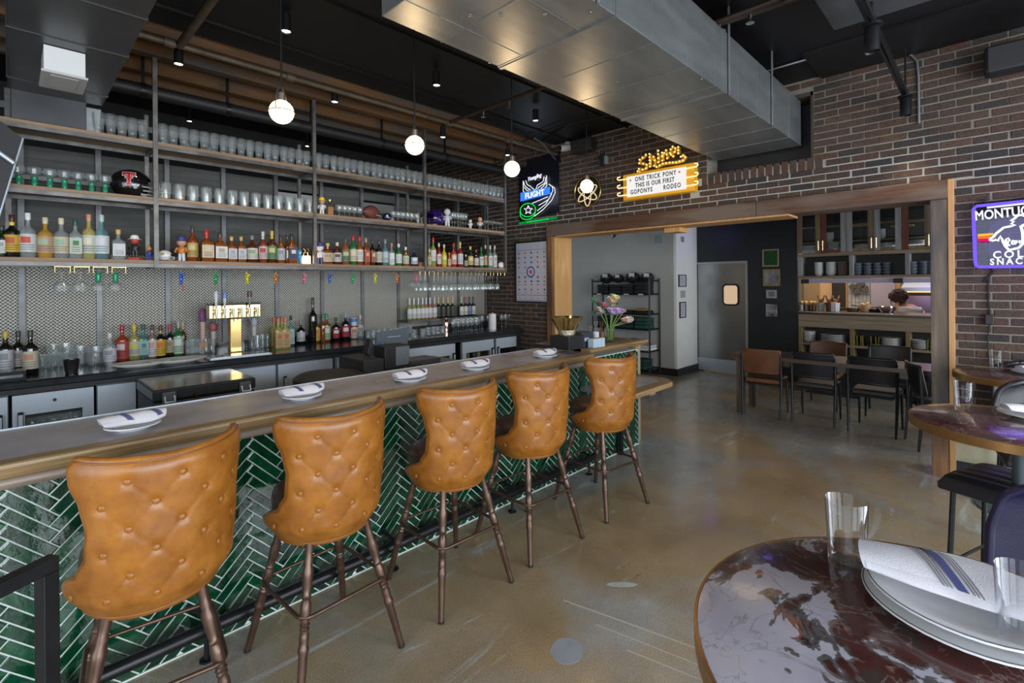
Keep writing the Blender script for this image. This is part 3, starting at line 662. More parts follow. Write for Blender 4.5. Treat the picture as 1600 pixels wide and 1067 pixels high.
for i, ((px, py), a) in enumerate(spots):
    q = at(px, py+5, Z=PZ)
    if i == 0: P0 = plate_proto(PR); P0.location = (q.x, q.y, PZ); N0 = napkin_proto(.225, .085, .042); P0['label'] = N0['label'] = ''
    if i == 0: pl, nk = P0, N0
    else: pl, nk = dup(P0, '', (q.x, q.y, PZ)), dup(N0, '', (0, 0, 0))
    nk.location = (q.x, q.y+.008, PZ+.013); nk.rotation_euler = (0, 0, R(a+6))
    pl['label'] = 'small white plate on the bar, '+names[i]; nk['label'] = 'rolled navy-striped white napkin on a bar plate, '+names[i]
    pl['group'] = 'plates set along the bar'; nk['group'] = 'napkins set along the bar'
# ------------------------------------------------------------------ marble tables
def marble():
    m, n, l, b = new_mat('violet_marble')
    tc = n.new('ShaderNodeTexCoord')
    def noi(scale, detail, dist, off, st=(1, 1, 1), rot=0):
        mp = n.new('ShaderNodeMapping'); l.new(tc.outputs['Object'], mp.inputs[0]); mp.inputs['Location'].default_value = off; mp.inputs['Scale'].default_value = st; mp.inputs['Rotation'].default_value = (0, 0, rot)
        t = n.new('ShaderNodeTexNoise'); t.inputs['Scale'].default_value = scale; t.inputs['Detail'].default_value = detail; t.inputs['Distortion'].default_value = dist; t.inputs['Roughness'].default_value = .55
        l.new(mp.outputs[0], t.inputs[0]); return t.outputs[0]
    def ramp(s, els):
        r = n.new('ShaderNodeValToRGB'); l.new(s, r.inputs[0]); e = r.color_ramp.elements
        while len(e) < len(els): e.new(.5)
        for i, (p_, c) in enumerate(els): e[i].position = p_; e[i].color = rgb(c)
        return r.outputs[0]
    def mix(f, a, b_):
        x = n.new('ShaderNodeMix'); x.data_type = 'RGBA'; l.new(f, x.inputs[0]); l.new(a, x.inputs[6]); l.new(b_, x.inputs[7]); return x.outputs[2]
    sx = n.new('ShaderNodeSeparateXYZ'); l.new(tc.outputs['Object'], sx.inputs[0])
    def mth(op, a, b_):
        x = n.new('ShaderNodeMath'); x.operation = op
        for k, v in enumerate((a, b_)):
            if isinstance(v, float): x.inputs[k].default_value = v
            else: l.new(v, x.inputs[k])
        return x.outputs[0]
    big = mth('MULTIPLY', mth('SUBTRACT', noi(2.6, 5, .9, (3.1, 1.2, 0), (1., 1.4, 1), .6), .5), 2.4)
    small = mth('MULTIPLY', mth('SUBTRACT', noi(9., 5, 1.2, (1.1, 4.2, 0), (1., 1.3, 1), .9), .5), 1.1)
    grad = mth('MULTIPLY', mth('SUBTRACT', sx.outputs[1], mth('MULTIPLY', sx.outputs[0], .55)), .95)
    f = mth('ADD', mth('ADD', mth('ADD', grad, big), small), .20)
    dark = ramp(noi(6, 7, .8, (0, 0, 0)), [(.3, (.050, .016, .016)), (.5, (.105, .032, .026)), (.60, (.070, .055, .052)), (.70, (.13, .040, .026))])
    pale = ramp(noi(5, 7, .5, (5, 5, 0)), [(.3, (.47, .44, .54)), (.55, (.62, .59, .69)), (.75, (.64, .59, .62))])
    edge = ramp(noi(14, 5, 1., (9, 2, 0)), [(.35, (.11, .11, .12)), (.55, (.17, .15, .15)), (.68, (.40, .15, .08))])
    msk = ramp(f, [(.485, (0, 0, 0)), (.505, (1, 1, 1))]); rimk = ramp(f, [(.39, (0, 0, 0)), (.46, (1, 1, 1)), (.50, (1, 1, 1)), (.52, (0, 0, 0))])
    c = mix(rimk, mix(msk, dark, pale), edge)
    vein = ramp(noi(3.4, 9, 2.2, (2, 7, 0)), [(.487, (0, 0, 0)), (.498, (1, 1, 1)), (.509, (0, 0, 0))])
    x = n.new('ShaderNodeMath'); x.operation = 'MULTIPLY'; l.new(vein, x.inputs[0]); x.inputs[1].default_value = .7
    rgbn = n.new('ShaderNodeRGB'); rgbn.outputs[0].default_value = (.30, .24, .24, 1)
    c = mix(x.outputs[0], c, rgbn.outputs[0])
    l.new(c, b.inputs['Base Color']); b.inputs['Roughness'].default_value = .2; b.inputs['Coat Weight'].default_value = .3
    return m
m_marble = marble(); m_band = M('bronze_band', (.36, .20, .075), .34, .75, var=.12)
def table(x, y, r, rz, label):
    t = thing('round_table', label, 'table', (x, y, 0), rz, 'round marble tables by the brick wall')
    MB().lathe([(0, .966), (r-.004, .966), (r-.002, .999), (r-.004, 1.), (0, 1.)], n=72).build('marble_top', m_marble, t, smooth=40)
    MB().lathe([(r-.002, .958), (r+.004, .957), (r+.005, .998), (r-.0015, 1.0005), (r-.002, .958)], n=72).build('bronze_band', m_band, t, smooth=40)
    MB().lathe([(.27, 0), (.27, .012), (.05, .03), (.036, .05), (.036, .90), (.16, .94), (.16, .957), (0, .957)], n=24).build('pedestal', M('table_base', (.10, .13, .15), .4, .4), t, smooth=40)
    return t
TZ = 1.0
table(1.212, .005, .490, 0, 'nearest round table of burgundy and lilac marble with a bronze edge band')
table(3.43, -.10, .425, 2.1, 'middle round marble table with a lilac top, next to the timber post')
table(5.19, -.16, .385, 4.0, 'farthest round marble table, pushed up against the brick wall')
# things lying on the marble tables
q = Vector((1.418, .040, TZ+.001))
bp_ = plate_proto(.185, 'plate', M('dark_rimline', (.07, .08, .09), .3)); bp_.location = q; tag(bp_, 'lower of the two stacked white dinner plates on the nearest marble table', 'plate', 'dinner plates on the marble tables')
dup(bp_, 'upper of the two stacked white dinner plates on the nearest marble table', (q.x+.004, q.y, TZ+.0225), 0, 'dinner plates on the marble tables', (.96, .96, 1))
nk = napkin_proto(.40, .165, .036, 4, ((.34, .017, 0), (.78, .017, 0), (.27, .0028, 1), (.285, .0028, 1), (.30, .0028, 1), (.38, .0028, 1), (.395, .0028, 1), (.41, .0028, 1), (.71, .0028, 1), (.725, .0028, 1), (.83, .0028, 1), (.845, .0028, 1)), .5)
nk.location = (1.418, .018, TZ+.046); nk.rotation_euler = (0, 0, R(-82)); tag(nk, 'large white napkin with blue stripes on the stacked plates of the nearest table', 'napkin', 'napkins on the marble tables')
sp2 = dup(bp_, 'white plate on the middle marble table', (3.66, -.155, TZ+.001), 0, 'dinner plates on the marble tables', (.78, .78, 1))
sp3 = dup(bp_, 'white plate on the farthest marble table by the bricks', (5.33, -.24, TZ+.001), 0, 'dinner plates on the marble tables', (.78, .78, 1))
dup(nk, 'white napkin on the plate of the middle marble table', (3.66, -.16, TZ+.022), R(-60), 'napkins on the marble tables', (.66, .66, .9)); dup(nk, 'white napkin on the plate of the farthest marble table', (5.33, -.245, TZ+.022), R(-50), 'napkins on the marble tables', (.66, .66, .9))
def tumbler(r0, r1, h, base=.014, n=32):
    return MB().lathe([(0, 0), (r0*.9, 0), (r0, .004), (r1, h-.002), (r1-.0012, h), (r1-.0026, h-.002), (r0-.004, base+.006), (r0*.8, base), (0, base)], n=n)
big_glass = GLASS('tumbler_glass', (.97, .975, .98), (.92, .94, .97), .015, .95, .02)
def put(mesh_mb, name, mat, label, cat, loc, group=None, smooth=35):
    o = mesh_mb.build(name, mat, None, smooth=smooth); o.location = loc; tag(o, label, cat, group); return o
g0 = put(tumbler(.040, .046, .165), 'drinking_glass', big_glass, 'empty clear drinking glass on the nearest marble table', 'glass', (1.452, .262, TZ+.001), 'tumblers on the marble tables')
for x, y, lb in ((3.60, .115, 'middle'), (5.36, -.02, 'farthest')):
    o = g0.copy(); COL.objects.link(o); o.location = (x, y, TZ+.001); o['label'] = 'empty clear drinking glass on the %s marble table' % lb; o.scale = (.92, .92, .95)
o = g0.copy(); COL.objects.link(o); o.location = at(1606, 1030, Z=TZ)+Vector((0, 0, .001)); o['label'] = 'clear glass cut off by the right edge beside the stacked plates'
# ------------------------------------------------------------------ black stools and chairs at the tables
def lounge_stool(label, loc, rz, mat=m_blackleather, back=True, tuft=False):
    t = thing('counter_stool', label, 'stool', (0, 0, 0), 0, 'black stools at the marble tables')
    def seat(u, v):
        x, y = (u-.5)*2, (v-.5)*2; k = (1-abs(x)**6)*(1-abs(y)**6); ch = .008*abs(math.sin(u*math.pi*5))*k if tuft else 0
        return Vector((x*.22, y*.21, .66+.05*k**.4+ch))
    mb = MB(); mb.grid(seat, 40, 24); mb.build('seat', mat, t, smooth=60); MB().box(-.22, .22, -.21, .21, .625, .665).build('seat_base', mat, t, bevel=.012)
    for sx in (-1, 1):
        for sy in (-1, 1): MB().tube([(sx*.19, sy*.18, 0), (sx*.17, sy*.16, .63)], .013, 8).build('leg', m_blacksteel, t, smooth=40)
    MB().tube([(.182, .17, .25), (-.182, .17, .25), (-.182, -.17, .25), (.182, -.17, .25)], .009, 8, closed=True).build('footrest', m_blacksteel, t, smooth=40)
    if back:
        def bk(u, v):
            a = (u-.5)*2; w_ = .21*(1-.25*max(0, v-.55)**1.2/.4) ; return Vector((a*w_*(1 if v < .8 else math.sqrt(max(.0, 1-((v-.8)/.2)**2*.75))), -.20-.05*v+.05*a*a, .67+.40*v+.004*math.cos(u*math.pi*10)))
        A = MB(); A.grid(bk, 30, 16); A.grid(lambda u, v: bk(u, v)+Vector((0, -.035, 0)), 30, 16, True)
        def rim(u, v): return bk(u, v)
        per_ = [(0, j/16) for j in range(17)]+[(i/30, 1) for i in range(1, 31)]+[(1, 1-j/16) for j in range(1, 17)]
        A.build('backrest', mat, t, smooth=60); MB().tube([bk(*p)+Vector((0, -.0175, 0)) for p in per_], .0185, 8).build('back_piping', mat, t, smooth=60)
        MB().tube([(-.12, -.17, .62), (-.12, -.225, .70)], .012, 8).build('back_bracket', m_blacksteel, t); MB().tube([(.12, -.17, .62), (.12, -.225, .70)], .012, 8).build('back_bracket', m_blacksteel, t)
    t.location = loc; t.rotation_euler = (0, 0, rz); return t
lounge_stool('violet-lit black stool with a rounded back, nearest the camera behind the marble table', (2.20, -.135, -.07), R(72), m_violetlit_leather)
lounge_stool('backless black stool with a channel-stitched seat before the middle marble table', (3.50, -.06, 0), R(-20), back=False, tuft=True)
lounge_stool('black stool with its back to the bricks beyond the middle table', (4.36, -.24, -.03), R(98))
lounge_stool('black stool against the brick wall behind the farthest table', (5.38, -.22, -.03), R(92))
# ------------------------------------------------------------------ bottle shelves
YS, YSB, YB = 5.215, 5.60, 6.10
Z1, Z2, Z3 = 2.974, 2.485, 1.937        # shelf tops
SX = [.900, 2.306, 3.747, 5.205]
shelv = thing('bottle_shelving', 'tall steel and wood shelving over the back bar, three long shelves of bottles and glasses', 'shelving', (2.5, 5.4, 0))
for z in (Z1, Z2, Z3):
    xs = [-1.2]+SX
    for a, b_ in zip(xs, xs[1:]): part(MB().box(a+.004, b_-.004, YS, YSB, z-.030, z), 'shelf_board', m_shelf, shelv)
    part(MB().box(-1.2, 5.22, YS-.004, YS+.028, z-.062, z-.031), 'front_angle', m_steel, shelv)
    part(MB().box(-1.2, 5.22, YSB-.03, YSB, z-.062, z-.031), 'rear_angle', m_steel, shelv)
for x in SX:
    top = 3.70
    part(MB().box(x-.017, x+.017, YS-.012, YS+.022, Z3-.06, top), 'post', m_steel, shelv)
    part(MB().box(x-.016, x+.016, YSB, YSB+.03, Z3-.06, 3.30), 'rear_post', m_steel, shelv)
    for z in (Z1, Z2, Z3): part(MB().box(x-.015, x+.015, YS+.03, YSB-.032, z-.064, z-.032), 'bracket', m_steel, shelv)
part(MB().box(.0-.017, .0+.017, YSB, YSB+.03, Z3-.06, 3.30), 'rear_post', m_steel, shelv)
# stud screen with woven panels behind the bar
scr = thing('stud_screen', 'zinc stud screen with woven metal panels behind the back bar', 'screen', (2.5, YB, 0))
def weave():
    m, n, l, b = new_mat('woven_metal')
    tc = n.new('ShaderNodeTexCoord'); sp = n.new('ShaderNodeSeparateXYZ'); l.new(tc.outputs['Object'], sp.inputs[0])
    def sn(o, f):
        a = n.new('ShaderNodeMath'); a.operation = 'MULTIPLY'; l.new(o, a.inputs[0]); a.inputs[1].default_value = f; s_ = n.new('ShaderNodeMath'); s_.operation = 'SINE'; l.new(a.outputs[0], s_.inputs[0]); return s_.outputs[0]
    def op(o, a, c): x = n.new('ShaderNodeMath'); x.operation = o; l.new(a, x.inputs[0]); l.new(c, x.inputs[1]) if not isinstance(c, float) else setattr(x.inputs[1], 'default_value', c); return x.outputs[0]
    f = 2*math.pi/.030
    h = op('MULTIPLY', sn(sp.outputs[0], f), sn(sp.outputs[2], f)); big = op('MULTIPLY', sn(sp.outputs[0], f/2), sn(sp.outputs[2], f*2))
    v = op('ADD', h, op('MULTIPLY', big, .45))
    r = n.new('ShaderNodeValToRGB'); mr = n.new('ShaderNodeMapRange'); mr.inputs[1].default_value = -1; l.new(v, mr.inputs[0]); l.new(mr.outputs[0], r.inputs[0])
    r.color_ramp.elements[0].position = .25; r.color_ramp.elements[0].color = (.07, .07, .066, 1); r.color_ramp.elements[1].position = .62; r.color_ramp.elements[1].color = (.60, .58, .51, 1)
    l.new(r.outputs[0], b.inputs['Base Color']); b.inputs['Roughness'].default_value = .45; b.inputs['Metallic'].default_value = .35
    bp = n.new('ShaderNodeBump'); bp.inputs['Strength'].default_value = .6; bp.inputs['Distance'].default_value = .01; l.new(mr.outputs[0], bp.inputs['Height']); l.new(bp.outputs[0], b.inputs['Normal']); return m
m_weave = weave()
stx = [at(px, 470, Y=YB).x for px in (-45, 34, 155, 262, 350, 432, 503, 566, 622, 670, 716)]+[5.60]
for i, x in enumerate(stx):
    part(MB().box(x-.021, x+.021, YB-.02, YB+.06, 0, 3.26), 'stud', m_studsteel, scr)
    if i < len(stx)-1:
        part(MB().box(x+.022, stx[i+1]-.022, YB+.0, YB+.012, 1.02, 2.02), 'woven_panel', m_weave, scr)
        if i < 9:
            for k, (z0, z1) in enumerate(((2.022, 2.30), (2.302, 2.58), (2.582, 2.86), (2.862, 2.97))):
                if k == 2 and i in (5, 7): continue
                part(MB().box(x+.022, stx[i+1]-.022, YB+.02, YB+.034, z0, z1), 'backing_board', m_ply, scr)
part(MB().box(-1.2, 5.64, YB-.022, YB+.062, 3.261, 3.32), 'top_track', m_studsteel, scr)
part(MB().box(-1.2, 5.60, YB-.045, YB-.021, 2.66, 2.70), 'cross_rail', m_steel, scr)
# a steel duct seen through two gaps in the backing
for i in (5, 7):
    o = MB().box(stx[i], stx[i+1], YB+.061, YB+.4, 2.60, 2.84).build('vent_box', m_galv); tag(o, 'pale sheet-metal box seen behind the middle shelf, %s' % ('left of the bobblehead' if i == 5 else 'above the brown football'), 'duct', 'vent boxes behind the shelves')
# ------------------------------------------------------------------ glasses on the shelves
def goblet(r, h, bowl, mat_stem, name='stemmed_glass', foot=.034, thick=.004):
    """a glass with a bowl and a stem as separate parts, upright"""
    t = thing(name, 'x', 'glass')
    MB().lathe([(0, 0), (foot, 0), (foot, .002), (max(.006, thick*.8), .008), (thick, (h-bowl)*.35), (thick*.8, (h-bowl)*.55), (thick, h-bowl-.008), (max(.010, thick*.7), h-bowl), (0, h-bowl)], n=14).build('stem', mat_stem, t, smooth=40)
    MB().lathe([(.002, h-bowl), (r*.62, h-bowl+.008), (r*.98, h-bowl+bowl*.45), (r*.86, h), (r*.84, h), (r*.94, h-bowl*.55), (r*.58, h-bowl+.012), (.001, h-bowl+.005)], n=16).build('bowl', m_rowglass, t, smooth=40)
    return t
def beer_glass():
    return MB().lathe([(0, 0), (.029, 0), (.031, .01), (.030, .03), (.041, .12), (.042, .155), (.040, .172), (.0385, .172), (.039, .12), (.028, .035), (0, .028)], n=14)
def row(proto, xs, y, z, label, group, rnd=.004, flip=False, scale=None):
    for i, x in enumerate(xs):
        lb = label % ORD[min(i, 23)] if '%s' in label else label
        loc = (x+random.uniform(-rnd, rnd), y+random.uniform(-rnd, rnd), z)
        if i == 0 and not proto.get('used'):
            o = proto; o.location = loc; o['label'] = lb; o['group'] = group; o['used'] = 1
        else:
            o = dup(proto, lb, loc, None, group)
        if flip: o.rotation_euler = (math.pi, 0, 0)
        if scale: o.scale = scale
def span(a, b_, n): return [a+(b_-a)*i/(n-1) for i in range(n)]
def lin(pa, pb, n, y): return span(at(pa, 400, Y=y).x, at(pb, 400, Y=y).x, n)
bg = beer_glass().build('beer_glass', m_rowglass, None, smooth=35); tag(bg, '', 'glass')
yr = YS+.055
row(bg, lin(157, 226, 5, yr), yr, Z1+.001, '%s tall beer glass from the left on the top shelf, left of the first post', 'beer glasses on the top shelf')
for a, b_, n_, nm in ((256, 480, 17, 'between the first and second posts'), (499, 657, 17, 'between the second and third posts'), (672, 785, 17, 'right of the third post')):
    row(bg, lin(a, b_, n_, yr), yr, Z1+.001, '%s beer glass from the left on the top shelf, '+nm, 'beer glasses on the top shelf')
for i, x in enumerate(span(1.0, 5.1, 24)): 
    o = bg.copy(); COL.objects.link(o); o.location = (x, yr+.10, Z1+.001); tag(o, '%s beer glass from the left in the second rank of the top shelf' % ORD[i], 'glass', 'second rank of beer glasses'); 
gg = goblet(.050, .150, .070, m_greenglass, 'margarita_glass', .034, .021)
yr = YS+.08
row(gg, lin(30, 166, 7, yr), yr, Z2+.001, '%s green-stemmed margarita glass from the left on the middle shelf', 'green-stemmed glasses on the middle shelf')
pint = MB().lathe([(0, 0), (.037, 0), (.038, .01), (.044, .150), (.0425, .150), (.0355, .018), (0, .014)], n=16).build('pint_glass', m_rowglass, None, smooth=35); tag(pint, '', 'glass')
row(pint, lin(260, 484, 13, yr), yr, Z2+.001, '%s straight pint glass from the left on the middle shelf, second bay', 'pint glasses on the middle shelf')
row(pint, lin(254, 470, 12, yr+.1), yr+.1, Z2+.001, '%s pint glass from the left in the second rank of the middle shelf', 'pint glasses behind the front rank')
sn_ = goblet(.044, .128, .085, m_rowglass, 'snifter_glass', .03)
row(sn_, lin(531, 562, 5, yr), yr, Z2+.001, '%s short-stemmed snifter from the left, between trophy and football', 'snifters on the middle shelf')
row(sn_, lin(615, 651, 6, yr), yr, Z2+.001, '%s short-stemmed snifter from the left, beside the small blue helmet', 'snifters on the middle shelf')
wg = goblet(.038, .205, .095, m_rowglass, 'wine_glass', .034)
row(wg, lin(707, 728, 6, yr), yr, Z2+.001, '%s wine glass from the left on the right end of the middle shelf', 'wine glasses on the middle shelf')
cg = goblet(.050, .140, .045, m_rowglass, 'coupe_glass', .034)
row(cg, lin(758, 787, 6, yr), yr, Z2+.001, '%s flat coupe glass from the left at the right end of the middle shelf', 'coupe glasses on the middle shelf')
# hanging glasses
def hang_rack(x, y, w_, label):
    t = thing('glass_rack', label, 'glass rack', (x, y, Z3-.063), 0, 'brass stemware racks under the bottom shelf')
    MB().tube([(-w_, 0, 0), (-w_, 0, -.05), (-w_+.012, 0, -.053)], .003, 6).build('hook', m_brass, t); MB().tube([(w_, 0, 0), (w_, 0, -.05), (w_-.012, 0, -.053)], .003, 6).build('hook', m_brass, t)
    MB().box(-w_-.004, w_+.004, -.004, .30, -.004, 0).build('rail', m_brass, t); return t
yh = YS+.04
for i, px in enumerate((98, 128, 157, 186)):
    x = at(px, 420, Y=yh).x; hang_rack(x, yh, .045, 'brass stemware rack under the bottom shelf, %s from the left' % ORD[i])
wide = goblet(.055, .15, .08, m_rowglass, 'hanging_goblet', .034)
row(wide, [at(px, 430, Y=yh).x for px in (97, 126)], yh+.02, Z3-.11, '%s clear goblet hanging upside down at the left under the bottom shelf', 'goblets hanging at the left', 0, True)
row(gg, [at(px, 430, Y=yh).x for px in (154, 181)], yh+.02, Z3-.11, '%s green-stemmed margarita glass hanging upside down under the bottom shelf', 'margarita glasses hanging at the left', 0, True)
xr = lin(660, 785, 11, yh)
for i, x in enumerate(xr): hang_rack(x, yh, .042, 'brass stemware rack over the wine bottles, %s from the left' % ORD[i])
for k in range(3): row(wg, [x+.06 for x in xr[:-1]], yh+.03+.1*k, Z3-.11, '%s hanging wine glass from the left in rank '+('one', 'two', 'three')[k]+' over the wine bottles', 'wine glasses hanging over the wine bottles', .002, True)
row(wide, lin(645, 664, 3, yh+.1), yh+.12, Z3-.11, '%s hanging goblet from the left at the left end of the hanging wine glasses', 'goblets hanging by the wine glasses', 0, True)
# ------------------------------------------------------------------ bottles
m_liq = {}
def liquor(c, k=.5):
    """coloured bottle glass; k is how much of it the drink fills with colour"""
    key = (c, k)
    if key in m_liq: return m_liq[key]
    m, n, l, b = new_mat('bottle_glass'); b.inputs['Base Color'].default_value = rgb([x*.75 for x in c]); b.inputs['Roughness'].default_value = .06; b.inputs['Coat Weight'].default_value = .5
    out = n['Material Output']; tr = n.new('ShaderNodeBsdfTransparent'); tr.inputs[0].default_value = rgb([min(1, x*1.9+.12) for x in c])
    lw = n.new('ShaderNodeLayerWeight'); lw.inputs[0].default_value = .5; cr = n.new('ShaderNodeValToRGB'); l.new(lw.outputs['Facing'], cr.inputs[0]); cr.color_ramp.elements[0].color = rgb([x*.85 for x in c]); cr.color_ramp.elements[1].color = rgb([x*.16 for x in c]); cr.color_ramp.elements[0].position = .25; cr.color_ramp.elements[1].position = .85; l.new(cr.outputs[0], b.inputs['Base Color']); b.inputs['Specular IOR Level'].default_value = .8
    mx = n.new('ShaderNodeMixShader'); mx.inputs[0].default_value = k; l.new(tr.outputs[0], mx.inputs[1]); l.new(b.outputs[0], mx.inputs[2]); l.new(mx.outputs[0], out.inputs[0])
    m_liq[key] = m; return m
AMB, DAMB, RED, YEL, GRN, CLR, PALE, DRK, BLU, TEAL, ORG, DGR, NAVY, ROSE, STRAW = (.30, .085, .015), (.11, .028, .008), (.35, .02, .015), (.62, .45, .03), (.03, .20, .05), (.55, .62, .62), (.62, .55, .22), (.014, .012, .010), (.30, .45, .50), (.25, .42, .42), (.55, .16, .02), (.012, .035, .015), (.015, .02, .07), (.60, .25, .14), (.55, .52, .18)
def bottle(loc, w_, h, col, label, cap=(.05, .05, .05), lab=(.7, .7, .66), accent=None, neck=.30, style='round', lz=(.12, .50), group=None, name='bottle', capm=None, neckcol=None):
    t = thing(name, label, 'bottle', loc, 0, group); r = w_/2; zs = h*(1-neck)*.82; zn = h*(1-neck); rn = max(.0105, r*.30)
    k = .26 if col in (CLR, BLU, TEAL) else .5 if col in (PALE, STRAW) else .85
    ch = h*.10
    prof = [(0, 0), (r*.92, 0), (r, .006), (r, zs), (r*.93, zs+(zn-zs)*.35), (rn*1.5, zn-(zn-zs)*.12), (rn, zn+h*.03), (rn, h-ch), (0, h-ch)]
    n = 20
    if style == 'square':
        mb = MB(); vs = []; fs = []
        for j, (rr, z) in enumerate(prof):
            for i in range(n):
                a = 2*math.pi*(i+.5)/n; e = 1.0
                if rr > rn*1.4: e = min(1.25, 1/max(abs(math.cos(a)), abs(math.sin(a))))*.94
                vs.append(Vector((rr*e*math.cos(a), rr*e*math.sin(a), z)))
        for j in range(len(prof)-1):
            for i in range(n): fs.append((j*n+i, j*n+(i+1) % n, (j+1)*n+(i+1) % n, (j+1)*n+i))
        mb.add(vs, fs); mb.build('glass_body', liquor(col, k), t, smooth=40)
    else: MB().lathe(prof, n=n).build('glass_body', liquor(col, k), t, smooth=40)
    if cap: MB().lathe([(rn+.0006, h-ch-h*.06), (rn+.0028, h-ch-h*.02), (rn+.003, h-.003), (rn+.001, h), (0, h)], n=14).build('cap', capm or C(cap, .35), t, smooth=40)
    if neckcol: MB().lathe([(rn+.001, zn+h*.05), (rn+.0012, h-ch-h*.07)], n=14).build('neck_foil', C(neckcol, .35), t, smooth=40)
    if lab:
        z0, z1 = h*lz[0]*(1-neck)/.7, h*lz[1]*(1-neck)/.7*1.05; z1 = min(z1, zs*.97)
        if style == 'square':
            L = MB().box(-r*.86, r*.86, -r*.955, -r*.94, z0, z1); L2 = MB().box(-r*.42, r*.42, -r*.985, -r*.957, z0+(z1-z0)*.52, z0+(z1-z0)*.82); L3 = MB()
            for q in (.12, .24, .38): L3.box(-r*.62, r*.62, -r*.985, -r*.957, z0+(z1-z0)*q, z0+(z1-z0)*(q+.05))
        else:
            L = MB().lathe([(r+.0008, z0), (r+.0008, z1)], n=14, a0=R(-175), a1=R(-5)); L2 = MB().lathe([(r+.0014, z0+(z1-z0)*.50), (r+.0014, z0+(z1-z0)*.84)], n=8, a0=R(-145), a1=R(-75)); L3 = MB()
            for q in (.12, .24, .37): L3.lathe([(r+.0014, z0+(z1-z0)*q), (r+.0014, z0+(z1-z0)*(q+.05))], n=8, a0=R(-160), a1=R(-55+30*q))
        L.build('label', C(tuple(x*.85 for x in lab), .6), t, smooth=40)
        L2.build('label_mark', C(accent or tuple(x*.45 for x in lab), .6), t, smooth=40); L3.build('label_print', C(tuple(x*.35 for x in lab), .6), t, smooth=40, kind='stuff')
    return t
rb_ = random.Random(5)
def shelf_bottles(rows, z, y, base_py, suffix, group):
    for px, wpx, ty, col, desc, kw in rows:
        p = at(px, base_py, Y=y); tp = at(px, ty, Y=y); d = (p-CAM_C).dot(_fw)
        w_ = wpx*d/F_PX*.95; h = max(.09, tp.z-z)
        bottle((p.x, y, z+.001), w_, h, col, desc+suffix, group=group, **kw)
Wt, Cr, Tn = (.72, .72, .70), (.62, .55, .40), (.50, .33, .20)
b1 = [(3, 15, 352, DGR, 'dark bottle with a white label cut by the left edge', dict(lab=Wt)),
 (19, 20, 336, DRK, 'dark coffee liqueur bottle with a yellow neck and label', dict(cap=(.10, .02, .02), lab=(.62, .38, .04), accent=(.45, .10, .03), neckcol=(.75, .55, .05))),
 (44, 21, 333, CLR, 'clear white-capped rum bottle with a red emblem', dict(cap=(.75, .75, .75), lab=(.62, .66, .66), accent=(.55, .08, .06))),
 (71, 21, 340, (.55, .30, .05), 'golden tequila bottle with tan label and cream stopper', dict(cap=(.62, .52, .34), lab=Tn, accent=(.35, .42, .30))),
 (96, 21, 341, CLR, 'clear tequila bottle with cream label and stopper', dict(cap=(.64, .58, .42), lab=Cr, accent=(.30, .45, .32))),
 (118, 18, 343, CLR, 'clear dark-capped bottle with a green tree label', dict(cap=(.02, .09, .06), lab=(.55, .60, .50), accent=(.05, .20, .07), style='square')),
 (139, 19, 335, PALE, 'pale gold bottle with a rose stopper', dict(cap=(.55, .26, .16), lab=(.55, .60, .50), accent=(.68, .62, .50))),
 (159, 20, 336, BLU, 'pale blue clear bottle with a glass stopper', dict(cap=(.40, .52, .52), lab=(.60, .68, .70), accent=(.62, .62, .66))),
 (185, 19, 359, CLR, 'short clear bottle with a brass cap and plain white label', dict(cap=(.60, .42, .14), lab=(.66, .68, .70), accent=(.60, .60, .62), style='square'))]
YBOT = YS+.065
shelf_bottles(b1, Z3, YBOT, 403, ', left bay of bottom shelf', 'bottles on the bottom shelf, first bay')
b2 = [(301, 16, 354, (.30, .05, .015), 'red-brown whiskey bottle with a round gold emblem', dict(lab=(.50, .36, .10), accent=(.55, .45, .2))),
 (323, 20, 360, AMB, 'squat bourbon bottle with a dripping red wax cap', dict(cap=(.50, .02, .03), lab=(.64, .54, .36), accent=(.60, .52, .38), neckcol=(.5, .02, .03), style='square')),
 (344, 20, 364, AMB, 'square bourbon bottle with a broad white picture label', dict(lab=Wt, accent=(.40, .33, .24), style='square')),
 (362, 15, 370, AMB, 'left one of the two gold-capped bourbon bottles', dict(cap=(.55, .40, .15), lab=(.58, .60, .62), accent=(.30, .35, .42), style='square')),
 (377, 14, 370, AMB, 'right one of the two gold-capped bourbon bottles', dict(cap=(.55, .40, .15), lab=(.58, .60, .62), accent=(.30, .35, .42), style='square')),
 (394, 17, 368, DAMB, 'amber bottle with a white label bearing a green leaf', dict(cap=(.2, .2, .2), lab=(.66, .66, .60), accent=(.25, .35, .2))),
 (411, 14, 362, (.28, .05, .02), 'red-brown silver-necked bottle with a red and white label', dict(cap=(.55, .55, .55), lab=(.6, .5, .5), accent=(.45, .05, .05), neckcol=(.5, .5, .5))),
 (425, 15, 361, DAMB, 'dark gold-necked bottle with a green and gold label', dict(cap=(.62, .42, .06), lab=(.12, .26, .10), accent=(.55, .48, .22), neckcol=(.6, .4, .05))),
 (439, 13, 368, AMB, 'amber bottle with a pale blue-grey label', dict(cap=(.04, .04, .04), lab=(.52, .58, .62))),
 (449, 9, 367, DAMB, 'narrow amber bottle half hidden behind a navy-labelled one', dict(lab=None)),
 (456, 16, 366, AMB, 'broad amber bottle with a navy and white label', dict(cap=(.03, .03, .04), lab=(.06, .07, .14), accent=(.6, .6, .62), style='square'))]
shelf_bottles(b2, Z3, YBOT, 404, ', second bay of bottom shelf', 'bottles on the bottom shelf, second bay')
